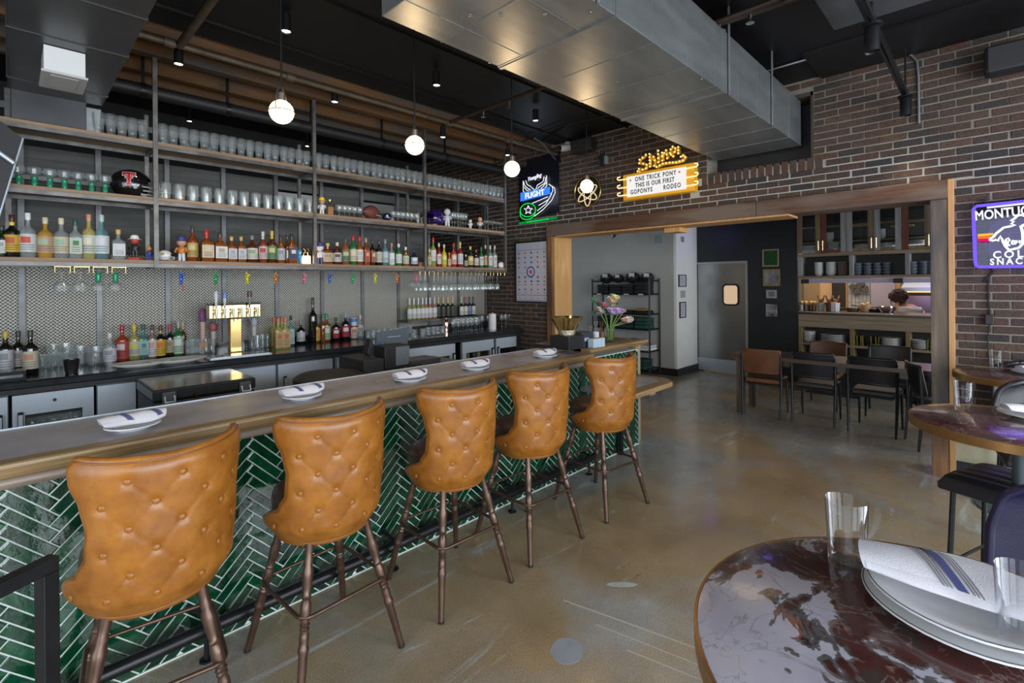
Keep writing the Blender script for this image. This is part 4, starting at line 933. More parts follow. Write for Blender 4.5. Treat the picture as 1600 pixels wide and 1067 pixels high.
b3 = [(512, 18, 380, AMB, 'wide amber bottle with a cream label and a gold cap', dict(cap=(.5, .36, .1), lab=Cr, accent=(.35, .25, .15))),
 (527, 14, 379, DAMB, 'pale-corked amber bottle with a black and white label', dict(cap=(.62, .55, .38), lab=(.62, .6, .56), accent=(.08, .07, .07))),
 (540, 14, 371, (.30, .11, .03), 'amber bottle with a dark green label and cap', dict(cap=(.03, .07, .06), lab=(.14, .20, .13), accent=(.5, .44, .25))),
 (552, 13, 368, GRN, 'green whiskey bottle with a red cap', dict(cap=(.5, .02, .02), lab=(.62, .58, .40), accent=(.6, .55, .38))),
 (562, 12, 369, AMB, 'amber bottle with a red cap and white label', dict(cap=(.5, .02, .02), lab=Wt, accent=(.45, .42, .4))),
 (572, 11, 372, (.30, .07, .02), 'square bottle with a slanted red label', dict(cap=(.4, .3, .2), lab=(.50, .12, .06), accent=(.60, .35, .25), style='square')),
 (582, 10, 374, DRK, 'dark square bottle with a slanted orange label', dict(lab=(.40, .14, .08), accent=(.55, .45, .4), style='square')),
 (592, 11, 375, DRK, 'black bottle with a cream label', dict(lab=(.6, .58, .46), accent=(.4, .38, .3))),
 (602, 11, 374, BLU, 'clear blue-tinted gin bottle', dict(cap=(.25, .28, .3), lab=(.45, .55, .58), accent=(.4, .5, .53))),
 (612, 10, 380, CLR, 'frosted white bottle', dict(cap=(.45, .2, .12), lab=(.72, .75, .75), accent=(.6, .64, .62), lz=(.05, .72))),
 (623, 11, 381, GRN, 'green gin bottle with a white cap', dict(cap=(.7, .7, .7), lab=Wt, accent=(.45, .5, .55))),
 (634, 11, 386, (.24, .12, .03), 'amber bottle with a white cap and cream label', dict(cap=(.7, .7, .68), lab=(.62, .6, .45), accent=(.3, .4, .25))),
 (647, 12, 390, NAVY, 'round navy bottle with a silver label', dict(cap=(.03, .03, .05), lab=(.5, .55, .6), accent=(.65, .68, .7)))]
shelf_bottles(b3, Z3, YBOT, 407, ', third bay of bottom shelf', 'bottles on the bottom shelf, third bay')
b4 = [(671, 7, 389, PALE, 'narrow cream bottle', dict(cap=(.6, .55, .4), lab=(.62, .56, .36))),
 (677, 10, 371, (.30, .33, .08), 'tall red-capped bottle with a long white label', dict(cap=(.55, .04, .03), lab=(.66, .68, .64), accent=(.5, .5, .48), neckcol=(.03, .15, .05), lz=(.2, .75))),
 (686, 8, 380, RED, 'red bottle with a pour spout and white label', dict(cap=(.55, .55, .55), lab=Wt, accent=(.5, .2, .15))),
 (694, 9, 382, YEL, 'bright yellow liqueur bottle', dict(cap=(.55, .55, .55), lab=(.60, .52, .1), accent=(.6, .6, .2))),
 (702, 6, 395, ORG, 'small orange bottle', dict(cap=(.55, .2, .05), lab=(.62, .5, .4))),
 (709, 10, 380, (.40, .03, .02), 'ruby aperitif bottle with a pink label', dict(cap=(.25, .05, .05), lab=(.62, .40, .34), accent=(.6, .52, .5))),
 (719, 10, 378, (.32, .02, .02), 'red liqueur bottle with a gold neck', dict(cap=(.62, .48, .12), lab=(.58, .6, .62), accent=(.4, .42, .46), neckcol=(.6, .45, .1))),
 (728, 7, 398, DRK, 'low dark round bottle', dict(cap=(.5, .45, .4), lab=(.4, .35, .25))),
 (735, 10, 385, DGR, 'dark green bottle with a gold label', dict(cap=(.6, .5, .1), lab=(.60, .46, .16), accent=(.62, .55, .3))),
 (744, 9, 390, DRK, 'dark bottle with a pale pink label', dict(cap=(.3, .05, .05), lab=(.62, .5, .46), accent=(.5, .4, .38))),
 (752, 8, 386, GRN, 'green vermouth bottle with a white label', dict(cap=(.03, .15, .05), lab=Wt)),
 (758.5, 6, 383, DGR, 'slim bottle with a gold neck', dict(cap=(.6, .4, .2), lab=(.60, .42, .2))),
 (766, 8, 384, (.2, .33, .25), 'green-tinted clear bottle with a white label', dict(cap=(.6, .6, .6), lab=Wt)),
 (773, 8, 384, CLR, 'clear bottle with a pour spout, last in the row', dict(cap=(.5, .5, .5), lab=(.62, .64, .62), lz=(.05, .6)))]
shelf_bottles(b4, Z3, YBOT, 411, ', last bay of bottom shelf', 'bottles on the bottom shelf, last bay')
# ------------------------------------------------------------------ keepsakes on the shelves
def figurine(px, py_top, py_base, z, y, label, body, head, legs, hat=None, base=None, group='figurines on the bottle shelves'):
    b_ = at(px, py_base, Y=y); t_ = at(px, py_top, Y=y); h = t_.z-z-.002
    t = thing('figurine', label, 'figurine', (b_.x, y, z+.001), R(-35), group); k = h; z0 = 0
    if base: MB().box(-.2*k, .2*k, -.14*k, .14*k, 0, .10*k).build('base', C(base), t, bevel=.003); z0 = .10*k
    s_ = k-z0
    for sx in (-1, 1): MB().tube([(sx*.075*s_, 0, z0), (sx*.06*s_, 0, z0+.30*s_)], [.055*s_, .065*s_], 8).build('leg', C(legs), t, smooth=50)
    MB().lathe([(.04*s_, .27*s_), (.13*s_, .30*s_), (.145*s_, .42*s_), (.15*s_, .52*s_), (.06*s_, .60*s_), (0, .61*s_)], (0, 0, z0), 12, Matrix.Diagonal((1, .7, 1, 1))).build('torso', C(body), t, smooth=50)
    for sx in (-1, 1): MB().tube([(sx*.14*s_, 0, z0+.54*s_), (sx*.21*s_, -.04*s_, z0+.43*s_), (sx*.17*s_, -.13*s_, z0+.36*s_)], [.045*s_, .042*s_, .038*s_], 8).build('arm', C(body), t, smooth=50)
    MB().sphere((0, 0, z0+.76*s_), .175*s_, 14, (1, .95, 1.05)).build('head', C(head), t, smooth=60)
    if hat: MB().lathe([(.25*s_, .80*s_), (.24*s_, .82*s_), (.165*s_, .83*s_), (.15*s_, .95*s_), (.09*s_, s_), (0, s_)], (0, -.02*s_, z0), 14).build('hat', C(hat), t, smooth=40)
    return t
skin = (.55, .30, .18)
yf = YS+.07
figurine(211, 367, 402, Z3, yf, 'red and black figurine with a white hat on a red base, bottom shelf', (.02, .02, .02), (.45, .05, .04), (.02, .02, .02), (.7, .7, .7), (.55, .05, .04))
figurine(233, 383, 402, Z3, yf, 'small blue and orange figurine left of the first post', (.03, .06, .25), (.55, .22, .06), (.03, .05, .3), None, (.03, .05, .3))
figurine(284, 369, 403, Z3, yf, 'orange and white ballplayer figurine on the bottom shelf', (.60, .20, .04), skin, (.65, .65, .68), (.05, .05, .2))
figurine(467, 388, 408, Z3, yf, 'small bright blue figurine beside the glowing lamp', (.02, .20, .42), (.03, .25, .50), (.02, .20, .42))
figurine(500, 378, 409, Z3, yf, 'white figurine with navy trim right of the second post', (.62, .62, .66), (.66, .66, .70), (.05, .05, .22), (.06, .04, .2))
figurine(503, 308, 339, Z2, yf, 'bobblehead in white with a yellow cap on the middle shelf', (.66, .66, .66), skin, (.66, .66, .64), (.62, .50, .03))
figurine(699, 324, 359, Z2, yf, 'white bobblehead in a blue-trimmed uniform beside the purple helmet', (.58, .58, .66), (.62, .60, .64), (.62, .62, .66))
figurine(735, 342, 362, Z2, yf, 'white winged figurine on the right of the middle shelf', (.66, .66, .62), (.64, .64, .60), (.66, .66, .62))
figurine(750, 338, 364, Z2, yf, 'bobblehead with a bare tan head near the right post', (.5, .48, .44), (.60, .30, .16), (.10, .10, .10))
def trophy(px, y, z, h, lab, c):
    b_ = at(px, 340, Y=y); t = thing('trophy', lab, 'trophy', (b_.x, y, z+.001))
    MB().box(-.03, .03, -.025, .025, 0, h*.55).build('plinth', c, t, bevel=.003)
    MB().lathe([(.016, h*.55), (.006, h*.62), (.005, h*.72), (.022, h*.82), (.026, h), (.023, h), (.018, h*.84), (0, h*.80)], n=14).build('cup', m_brass, t, smooth=40); return t
trophy(515.5, yf, Z2, .17, 'slim wooden trophy topped by a gold cup on the middle shelf', M('trophy_wood', (.30, .13, .05), .4))
lamp = thing('night_light', 'little glowing cube lamp with a gold figure on the bottom shelf', 'lamp', at(478.5, 408, Y=yf)); lamp.location.z = Z3+.001
MB().box(-.036, .036, -.03, .03, 0, .085).build('glowing_cube', GLOW('lamp_glow', (1, .70, .42), 6.0), lamp, bevel=.006)
MB().tube([(-.03, 0, .086), (-.028, 0, .12), (.015, 0, .125), (.028, 0, .14), (.024, 0, .165), (.004, 0, .16)], .006, 8).tube([(.016, 0, .125), (.018, 0, .086)], .006, 8).tube([(-.012, 0, .122), (-.012, 0, .15), (-.03, 0, .16)], .004, 8).build('gold_figure', m_brass, lamp, smooth=50)
light('lamp_glow_light', 'POINT', tuple(at(478.5, 400, Y=yf-.06)), .6, (1, .65, .35), shadow_soft_size=.03)
def helmet(px, pyc, z, y, r, label, shell, mask, face=0., logo=None):
    b_ = at(px, pyc, Y=y); t = thing('football_helmet', label, 'helmet', (b_.x, y, z+.001), R(face), 'sports helmets on the shelves')
    # shell: local +X is the front
    def sh(u, v):
        a = lerp(R(35), R(325), u); q = lerp(R(-48), R(90), v); x, y_, zz = math.cos(a)*math.cos(q), math.sin(a)*math.cos(q)*.86, math.sin(q)
        return Vector((x*r*1.05, y_*r, r*.80+zz*r*.92))
    mb = MB(); mb.grid(sh, 36, 18); mb.grid(lambda u, v: Vector((0, 0, r*.8))+(sh(u, v)-Vector((0, 0, r*.8)))*.93, 36, 18, True)
    def cap_(u, v):
        a = lerp(R(-35), R(35), u); q = lerp(R(20), R(90), v); return Vector((math.cos(a)*math.cos(q)*r*1.05, math.sin(a)*math.cos(q)*.86*r, r*.80+math.sin(q)*r*.92))
    mb.grid(cap_, 12, 12); mb.build('shell', shell, t, smooth=60)
    for zz, rr in ((.62, .96), (.38, 1.0), (.16, .95)):
        MB().tube([(math.cos(a)*r*(1.12+.22*(1-abs(a)/1.3))*rr, math.sin(a)*r*.90, r*zz) for a in [R(-58+116*i/12) for i in range(13)]], r*.045, 8).build('face_bar', mask, t, smooth=50)
    for a in (-.28, .28): MB().tube([(r*1.28, r*a, r*.64), (r*1.32, r*a, r*.40), (r*1.24, r*a, r*.16)], r*.042, 8).build('face_bar', mask, t, smooth=50)
    for s_ in (-1, 1): MB().lathe([(0, 0), (r*.11, 0), (r*.09, r*.03), (0, r*.03)], n=12, T=Matrix.Translation((r*.25, s_*r*.80, r*.55)) @ Matrix.Rotation(-s_*math.pi/2, 4, 'X')).build('ear_bolt', C((.35, .36, .38), .3), t)
    MB().tube([(r*.55, -r*.62, r*.18), (r*.8, -r*.3, r*.02), (r*.8, r*.3, r*.02), (r*.55, r*.62, r*.18)], r*.07, 8).build('chin_strap', C((.6, .6, .62)), t, smooth=50)
    if logo:
        for name, pieces, m_, off in logo:
            mb = MB()
            for (x0, x1, z0, z1) in pieces:
                def lg(u, v, X0=x0, X1=x1, Z0=z0, Z1=z1):
                    xx, zz = lerp(X0, X1, u)*r, lerp(Z0, Z1, v)*r; k = max(.02, 1-(xx/(r*1.05))**2-((zz-r*.8)/(r*.92))**2); return Vector((xx, -math.sqrt(k)*r*.86-off, zz))
                mb.grid(lg, 6, 6)
            mb.build(name, m_, t, smooth=60)
    return t
TTr = [(-.36, .26, 1.30, 1.44), (-.36, -.24, 1.20, 1.30), (.14, .26, 1.20, 1.30), (-.12, .02, .70, 1.32), (-.22, .12, 1.06, 1.15), (-.20, .10, .64, .74)]
TTw = [(a-.025, b_+.025, c_-.025, d_+.025) for a, b_, c_, d_ in TTr]
hx = at(207, 300, Y=YS+.15)
helmet(205, 295, Z2, YS+.17, .143, 'full-size black football helmet with a red double-T emblem on the middle shelf', M('helmet_black', (.006, .006, .007), .12, coat=.6), M('mask_grey', (.45, .46, .48), .35, .3), -12, [('emblem_edge', TTw, C((.65, .62, .62), .4), .0012), ('emblem', TTr, C((.50, .02, .025), .4), .0026)])
helmet(680, 340, Z2, YS+.17, .138, 'full-size dark purple football helmet right of the third post', M('helmet_purple', (.022, .006, .10), .14, coat=.6), C((.02, .01, .05), .3), -165, [('emblem', [(-.3, -.1, .9, 1.3), (-.3, .3, 1.2, 1.3), (.1, .3, .7, 1.2)], C((.20, .12, .45), .4), .0015)])
helmet(257, 396, Z3, YS+.075, .055, 'miniature white helmet with a coloured arc on the bottom shelf', M('helmet_white', (.68, .68, .68), .2, coat=.5), C((.5, .5, .5)), -20, [('emblem', [(-.4, .1, 1.05, 1.2)], C((.1, .35, .1)), .001), ('emblem', [(-.4, .1, .9, 1.04)], C((.55, .25, .03)), .001)])
helmet(605, 335, Z2, YS+.08, .056, 'miniature navy helmet beside the football on the middle shelf', M('helmet_navy', (.008, .012, .05), .2, coat=.5), C((.5, .5, .5)), -20, [('emblem', [(-.35, .05, .8, 1.25)], C((.65, .65, .66)), .001)])
helmet(783, 412, Z3, YS+.075, .055, 'miniature white helmet with a red stripe at the far right of the bottom shelf', M('helmet_red_white', (.66, .66, .68), .2, coat=.5), C((.5, .06, .04)), 0, [('emblem', [(-.3, .4, .9, 1.1)], C((.5, .06, .04)), .001)])
fb = thing('football', 'worn brown leather football on the middle shelf', 'ball', at(580, 330, Y=YS+.12), R(25)); fb.location.z = Z2+.001
MB().lathe([(0, -.15), (.03, -.135), (.062, -.09), (.082, -.04), (.086, 0), (.082, .04), (.062, .09), (.03, .135), (0, .15)], (0, 0, 0), 20, Matrix.Translation((0, 0, .087)) @ Matrix.Rotation(math.pi/2, 4, 'Y')).build('leather_ball', M('football_leather', (.16, .05, .035), .5, bump=.4, bscale=300, var=.2), fb, smooth=60)
MB().box(-.05, .05, -.086, -.0835, .075, .082, Matrix.Rotation(R(20), 4, 'X')).build('lacing', C((.6, .58, .52)), fb)
o = MB().box(-.045, .045, -.03, .03, 0, .055).build('wooden_box', M('box_wood', (.22, .10, .06), .5, var=.2), bevel=.004); p = at(657, 411, Y=YS+.08); o.location = (p.x, p.y, Z3+.001); tag(o, 'low brown wooden box left of the third post on the bottom shelf', 'box')
for px, kw in ((653, dict(col=CLR, lab=(.5, .5, .5))), (659, dict(col=DAMB, lab=(.3, .3, .3)))):
    p = at(px, 345, Y=yf); bottle((p.x, yf, Z2+.001), .035, .16, kw['col'], 'small %s bottle left of the third post on the middle shelf' % ('clear' if px == 653 else 'dark'), lab=kw['lab'], group='small bottles on the middle shelf')
# little balloon dogs hanging from the bottom shelf
cols = [((.03, .10, .45), 'blue'), ((.02, .30, .08), 'green'), ((.55, .52, .03), 'yellow'), ((.50, .18, .03), 'orange'), ((.60, .15, .25), 'pink')]
def balloon_dog(x, y, z, c, label):
    t = thing('balloon_dog', label, 'ornament', (x, y, z), R(60+40*math.sin(x*9)), 'balloon dogs hanging under the bottom shelf'); m_ = M('balloon', c, .12, coat=.5)
    MB().tube([(0, 0, 0), (0, 0, .045)], .0012, 6).build('thread', C((.4, .4, .4)), t)
    b_ = MB(); s = 1.15
    b_.sphere((0, 0, -.035*s), .014*s, 10, (1, 1, 1.8))
    for sx, zz in ((1, -.055), (1, -.085), ): pass
    b_.build('body', m_, t, smooth=60)
    for k, (x_, z_) in enumerate(((-.013, -.064), (.013, -.064), (-.013, -.012), (.013, -.012))): MB().sphere((x_*s, .004*(k % 2), z_*s), .009*s, 8, (1, 1, 1.7)).build('paw', m_, t, smooth=60)
    MB().sphere((0, -.014*s, -.002*s), .011*s, 10, (1, 1.6, 1)).build('snout', m_, t, smooth=60)
    for sx in (-1, 1): MB().sphere((sx*.008*s, .004*s, .012*s), .007*s, 8, (.8, .8, 1.9)).build('ear', m_, t, smooth=60)
    return t
yd = YS-.012
for px, ci, w_ in ((283, 0, 'left'), (337, 1, 'left'), (386, 2, 'left'), (431, 3, 'left'), (475, 4, 'left'), (515, 0, 'right'), (551, 1, 'right'), (586, 2, 'right'), (620, 3, 'right'), (650, 4, 'right')):
    p = at(px, 426, Y=yd); balloon_dog(p.x, yd, 1.812, cols[ci][0], '%s hanging balloon dog ornament, the one further %s' % (cols[ci][1], w_))
o = MB().tube([(0, 0, 0), (0, 0, .04)], .006, 8).tube([(0, 0, .04), (0, 0, .1)], .001, 4).build('red_charm', C((.5, .05, .03))); p = at(286, 453, Y=yd); o.location = p; tag(o, 'small red charm hanging below the blue balloon dog', 'ornament')
# ------------------------------------------------------------------ back counter and fridges
CZ, CYF = 1.0, 5.245
bc = thing('back_counter', 'long charcoal worktop of the back bar under the bottle shelves', 'counter', (2.5, 5.7, 0))
part(MB().prism([(CYF, CZ-.012), (CYF+.02, CZ), (YB-.03, CZ), (YB-.03, CZ-.05), (CYF+.03, CZ-.062), (CYF, CZ-.05)], -1.2, 5.62, 'X'), 'worktop', m_counter, bc)
part(MB().box(-1.2, 5.62, CYF+.03, CYF+.06, CZ-.10, CZ-.063), 'apron', m_black, bc)
part(MB().box(-1.2, 5.60, YB-.05, YB-.03, CZ, CZ+.09), 'upstand', m_counter, bc)
part(MB().box(at(632, 500, Y=5.88).x, 5.45, 5.80, YB-.055, CZ+.17, CZ+.20), 'riser_shelf', m_steel, bc)
part(MB().box(5.52, 5.60, CYF+.06, YB-.06, 0, CZ-.063), 'end_panel', m_black, bc)
FY = CYF+.065
def fridge(px0, px1, label, kind, pyr=590, shade=m_stainless):
    x0, x1 = at(px0, pyr, Y=FY).x, at(px1, pyr, Y=FY).x; t = thing('back_bar_fridge', label, 'fridge', ((x0+x1)/2, FY+.3, 0), 0, 'fridges under the back counter'); w_ = x1-x0; h1 = CZ-.11
    part(MB().box(x0+.004, x1-.004, FY+.05, FY+.60, .06, h1) if kind != 'glass' else MB().box(x0+.004, x1-.004, FY+.58, FY+.60, .06, h1).box(x0+.004, x0+.02, FY+.05, FY+.58, .06, h1).box(x1-.02, x1-.004, FY+.05, FY+.58, .06, h1).box(x0+.004, x1-.004, FY+.05, FY+.58, h1-.03, h1).box(x0+.004, x1-.004, FY+.05, FY+.58, .06, .12), 'cabinet', m_black if kind == 'glass' else shade, t)
    part(MB().box(x0+.004, x1-.004, FY+.03, FY+.60, 0, .055), 'kick_plate', m_black, t)
    if kind == 'glass':
        f = .075
        d = part(MB().box(x0+.006, x1-.006, FY, FY+.045, h1-.16, h1-.004).box(x0+.006, x1-.006, FY, FY+.045, .08, .16).box(x0+.006, x0+f, FY, FY+.045, .16, h1-.16).box(x1-f, x1-.006, FY, FY+.045, .16, h1-.16), 'door', shade, t)
        part(MB().box(x0+f, x1-f, FY+.02, FY+.026, .16, h1-.16), 'glass_pane', m_pane, t)
        part(MB().box(x0+f, x1-f, FY+.12, FY+.5, h1-.36, h1-.355), 'rack', m_chrome, t)
    else:
        part(MB().box(x0+.006, x1-.006, FY, FY+.045, .08, h1-.004), 'door', shade, t, bevel=.004)
    return t, x0, x1, h1
def handle(t, x, h1): part(MB().box(x-.016, x+.016, FY-.028, FY-.001, h1-.36, h1-.13), 'handle', m_blacksteel, t, bevel=.006); part(MB().box(x-.012, x+.012, FY-.032, FY-.0285, h1-.34, h1-.15), 'handle_grip', m_stainless, t)
t, x0, x1, h1 = fridge(-60, 14, 'steel fridge door cut off by the left edge behind the bar', 'plain', 640); handle(t, x1-.05, h1)
t, x0, x1, h1 = fridge(17, 148, 'steel-framed glass-door fridge at the left, holding rows of glasses', 'glass', 620); handle(t, x0+.05, h1)
part(MB().lathe([(0, 0), (.012, 0), (.012, .006), (0, .006)], (0, 0, 0), 12, Matrix.Translation(((x0+x1)/2, FY-.001, h1-.07)) @ Matrix.Rotation(math.pi/2, 4, 'X')), 'lock', m_black, t)
for i, px in enumerate((58, 73, 85, 98, 110)):
    o = dup(sn_, '%s stemmed glass from the left inside the left glass-door fridge' % ORD[i], (lerp(x0, x1, .25+.13*i), FY+.16, .545), None, 'glasses in the left fridge')
light('fridge_light', 'POINT', ((x0+x1)/2, FY+.25, .80), 1.5, (.85, .95, 1), shadow_soft_size=.05)
fridge(151, 214, 'plain pale steel fridge door between the glass-door fridge and the black case', 'plain', 620)
t, x0, x1, h1 = fridge(216, 432, 'wide plain steel fridge door behind the black equipment case', 'plain', 605)
t, x0, x1, h1 = fridge(434, 521, 'pale steel fridge door with a handle at its upper left', 'plain', 605); handle(t, x0+.07, h1)
fridge(527, 612, 'steel fridge door with a warm brown reflection behind the point-of-sale screen', 'plain', 590)
t, x0, x1, h1 = fridge(628, 712, 'steel-framed glass-door fridge with blue cans inside', 'glass', 560); handle(t, x0+.04, h1); handle(t, x1+.0-.04, h1)
for i in range(6):
    o = MB().lathe([(0, 0), (.026, 0), (.033, .008), (.033, .11), (.027, .12), (0, .12)], n=14).build('drink_can', C(((.05, .20, .42), (.40, .45, .5), (.45, .42, .05))[i % 3], .3), None, smooth=40); o.location = (lerp(x0, x1, .2+.11*i), FY+.14, .535); tag(o, '%s drink can from the left inside the middle glass-door fridge' % ORD[i], 'can', 'cans in the middle fridge')
light('fridge_light', 'POINT', ((x0+x1)/2, FY+.25, .80), 1.5, (.85, .95, 1), shadow_soft_size=.05)
t, x0, x1, h1 = fridge(722, 772, 'dim glass-door fridge holding bottles, second from the right end', 'glass', 550); handle(t, x1-.04, h1)
for i in range(4): bottle((lerp(x0, x1, .22+.17*i), FY+.16, .535), .06, .24, (GRN, STRAW, DGR, PALE)[i], '%s bottle from the left inside the dim glass-door fridge' % ORD[i], group='bottles in the right fridge', lab=None)
t, x0, x1, h1 = fridge(775, 812, 'dark glass-door fridge at the right end of the back counter', 'glass', 545); handle(t, x0+.04, h1)
# bottles standing on the counter
def cpt(px, py): p = at(px, py, Z=CZ); return p if p.y < 5.97 else Vector((at(px, py, Y=5.97).x, 5.97, CZ))
def counter_bottles(rows, suffix, group, z=CZ, y=None):
    for px, py, wpx, ty, col, desc, kw in rows:
        p = cpt(px, py) if y is None else at(px, py, Y=y); q = (p.x, p.y, z); d = (Vector(q)-CAM_C).dot(_fw); h = at(px, ty, Y=p.y).z-z
        bottle((p.x, p.y, z+.001), wpx*d/F_PX*.92, h, col, desc+suffix, group=group, **kw)
counter_bottles([(9, 583, 21, 518, DRK, 'dark wine bottle with a gold capsule and white label', dict(cap=(.55, .40, .08), lab=(.6, .62, .64), lz=(.1, .6))),
 (29, 580, 18, 517, DRK, 'black wine bottle with a pale low label', dict(lab=(.6, .55, .5))), (48, 584, 20, 516, DRK, 'black wine bottle with a patterned label', dict(lab=(.6, .55, .42), accent=(.5, .25, .15))),
 (172, 570, 18, 520, CLR, 'clear spirit bottle with a white band', dict(cap=(.6, .6, .6), lab=(.6, .62, .66))),
 (191, 564, 18, 508, (.42, .06, .02), 'red-orange aperitif bottle with a crimson top', dict(cap=(.40, .02, .06), lab=(.5, .08, .08), accent=(.66, .6, .58), lz=(.08, .62))),
 (210, 561, 19, 507, PALE, 'pale tequila bottle with a yellow cap', dict(cap=(.62, .50, .03), lab=(.55, .58, .45), accent=(.55, .55, .12))),
 (224, 559, 15, 507, TEAL, 'blue-green tinted bottle with a dark green cap', dict(cap=(.02, .10, .10), lab=(.32, .50, .50), accent=(.06, .20, .15), style='square')),
 (238, 558, 14, 508, (.35, .25, .2), 'bottle with a brown cap and a tall white label', dict(cap=(.10, .05, .04), lab=(.66, .64, .62), accent=(.5, .3, .3), lz=(.05, .75))),
 (251, 555, 15, 509, DRK, 'dark bottle with a big yellow label', dict(cap=(.12, .06, .03), lab=(.65, .42, .02), accent=(.55, .15, .03), lz=(.05, .68), neckcol=(.5, .35, .05))),
 (265.5, 554, 12, 507, DRK, 'dark red-topped bottle with a cream label', dict(cap=(.45, .04, .05), lab=(.45, .38, .26))),
 (279, 552, 16, 502, GRN, 'green vermouth bottle with a pale label', dict(cap=(.35, .38, .3), lab=(.45, .58, .48), accent=(.6, .64, .6), lz=(.06, .66))),
 (286, 549, 10, 503, DAMB, 'amber bottle behind the green vermouth', dict(cap=(.5, .35, .2), lab=None))], ', left part of the back counter', 'bottles on the left of the back counter')
counter_bottles([(428, 541, 14, 496, PALE, 'tan-labelled square bottle with an orange top, back left of its four', dict(cap=(.60, .20, .10), lab=(.52, .36, .16), accent=(.5, .3, .1), style='square', lz=(.06, .95), capm=None)),
 (435, 545, 15, 497, PALE, 'tan-labelled square bottle with an orange top, front left of its four', dict(cap=(.60, .20, .10), lab=(.52, .36, .16), accent=(.45, .12, .04), style='square', lz=(.06, .95))),
 (441, 540, 12, 495, PALE, 'tan-labelled square bottle with an orange top, back right of its four', dict(cap=(.60, .20, .10), lab=(.52, .36, .16), accent=(.5, .3, .1), style='square', lz=(.06, .95))),
 (446, 544, 14, 496, PALE, 'tan-labelled square bottle with an orange top, front right of its four', dict(cap=(.60, .20, .10), lab=(.52, .36, .16), accent=(.45, .12, .04), style='square', lz=(.06, .95))),
 (454.5, 540, 10, 493, TEAL, 'slim blue-green bottle with a black pour spout', dict(cap=(.02, .02, .02), lab=(.50, .62, .62), accent=(.3, .5, .5), style='square', lz=(.06, .85))),
 (470, 537, 14, 501, DRK, 'short dark bottle with a white square label', dict(cap=(.25, .24, .22), lab=(.6, .62, .62), accent=(.55, .55, .58))),
 (489, 526, 14, 465, DRK, 'tall black magnum bottle', dict(lab=None)),
 (494, 534, 13, 494, (.3, .1, .02), 'amber bottle with a yellow and orange label', dict(cap=(.4, .4, .42), lab=(.62, .50, .10), accent=(.55, .16, .03), lz=(.08, .7))),
 (505, 531, 10, 491, (.28, .08, .02), 'amber bottle with a green spout behind the green-labelled one', dict(cap=(.02, .25, .12), lab=None)),
 (510.5, 533, 13, 490, (.28, .09, .02), 'amber bottle with a green and white label', dict(cap=(.02, .25, .12), lab=(.30, .52, .30), accent=(.55, .6, .52), lz=(.08, .7))),
 (525, 531, 13, 496, DRK, 'dark bottle with a white oval label, left of two', dict(cap=(.05, .05, .05), lab=(.45, .03, .04), accent=(.66, .66, .66))),
 (540, 530, 14, 489, DRK, 'dark bottle with a white oval label, right of two', dict(cap=(.25, .32, .5), lab=(.45, .03, .04), accent=(.66, .66, .66))),
 (553, 528, 12, 497, (.4, .14, .04), 'bottle with a white and orange label and a yellow top', dict(cap=(.62, .48, .06), lab=(.64, .62, .62), accent=(.60, .18, .04), lz=(.06, .75))),
 (563, 527, 12, 492, CLR, 'clear bottle with a pale pink stopper', dict(cap=(.62, .46, .36), lab=(.5, .5, .46)))], ', mid back counter', 'bottles on the middle of the back counter')
o = MB().lathe([(.035, 0), (.045, .06), (.045, .07), (.035, .07), (.036, .13), (.046, .19), (.046, .205), (0, .205)], n=18).build('cup_stack', C((.60, .62, .66)), None, smooth=30); p = cpt(553, 520); o.location = (p.x, p.y, CZ+.13); o.location.z = CZ+.001; o.scale = (1, 1, 1.35); tag(o, 'tower of white and blue paper cups on the back counter', 'cups')
MB().lathe([(.047, .165), (.047, .200)], n=18).build('blue_band', C((.04, .20, .50)), o)
# wines standing on the riser
yw = 5.93; zw = CZ+.201
wr = [(640, 'white', STRAW, (.66, .66, .66), (.68, .70, .70)), (647, 'white', STRAW, (.66, .66, .66), (.68, .70, .70)), (654, 'white', STRAW, (.66, .66, .66), (.68, .70, .70)), (660.5, 'white', STRAW, (.66, .66, .66), (.68, .70, .70)),
 (666, 'rose', ROSE, (.6, .6, .6), (.68, .68, .70)), (672, 'rose', ROSE, (.6, .6, .6), (.68, .68, .70)), (679, 'rose', ROSE, (.6, .6, .6), (.68, .68, .70)),
 (685, 'sparkling', DGR, (.62, .42, .16), (.06, .06, .05)), (692.5, 'sparkling', DGR, (.62, .42, .16), (.06, .06, .05)), (700, 'sparkling', DGR, (.62, .42, .16), (.06, .06, .05)), (707, 'sparkling', DGR, (.62, .42, .16), (.06, .06, .05)),
 (721, 'red', DRK, (.6, .5, .2), (.66, .64, .60)), (727.5, 'red', DRK, (.5, .06, .10), (.62, .60, .50)), (733.5, 'red', DRK, (.05, .05, .06), (.15, .22, .40)), (739.5, 'red', DRK, (.03, .03, .03), (.55, .52, .42))]
cnt = {}
for px, kd, col, cp, lb in wr:
    cnt[kd] = cnt.get(kd, -1)+1; p = at(px, 495, Y=yw); w_ = 9.2 if kd != 'red' else 8.2; d = (p-CAM_C).dot(_fw); hh_ = .30 if kd == 'red' else .31
    bottle((p.x, yw, zw), min(.078, w_*d/F_PX*.9), hh_, col, '%s %s wine bottle from the left on the riser of the back counter' % (ORD[cnt[kd]], kd), cap=cp, lab=lb, accent=tuple(x*.92 for x in lb), neck=.36, lz=(.08, .62), neckcol=cp, group='wine bottles on the riser')
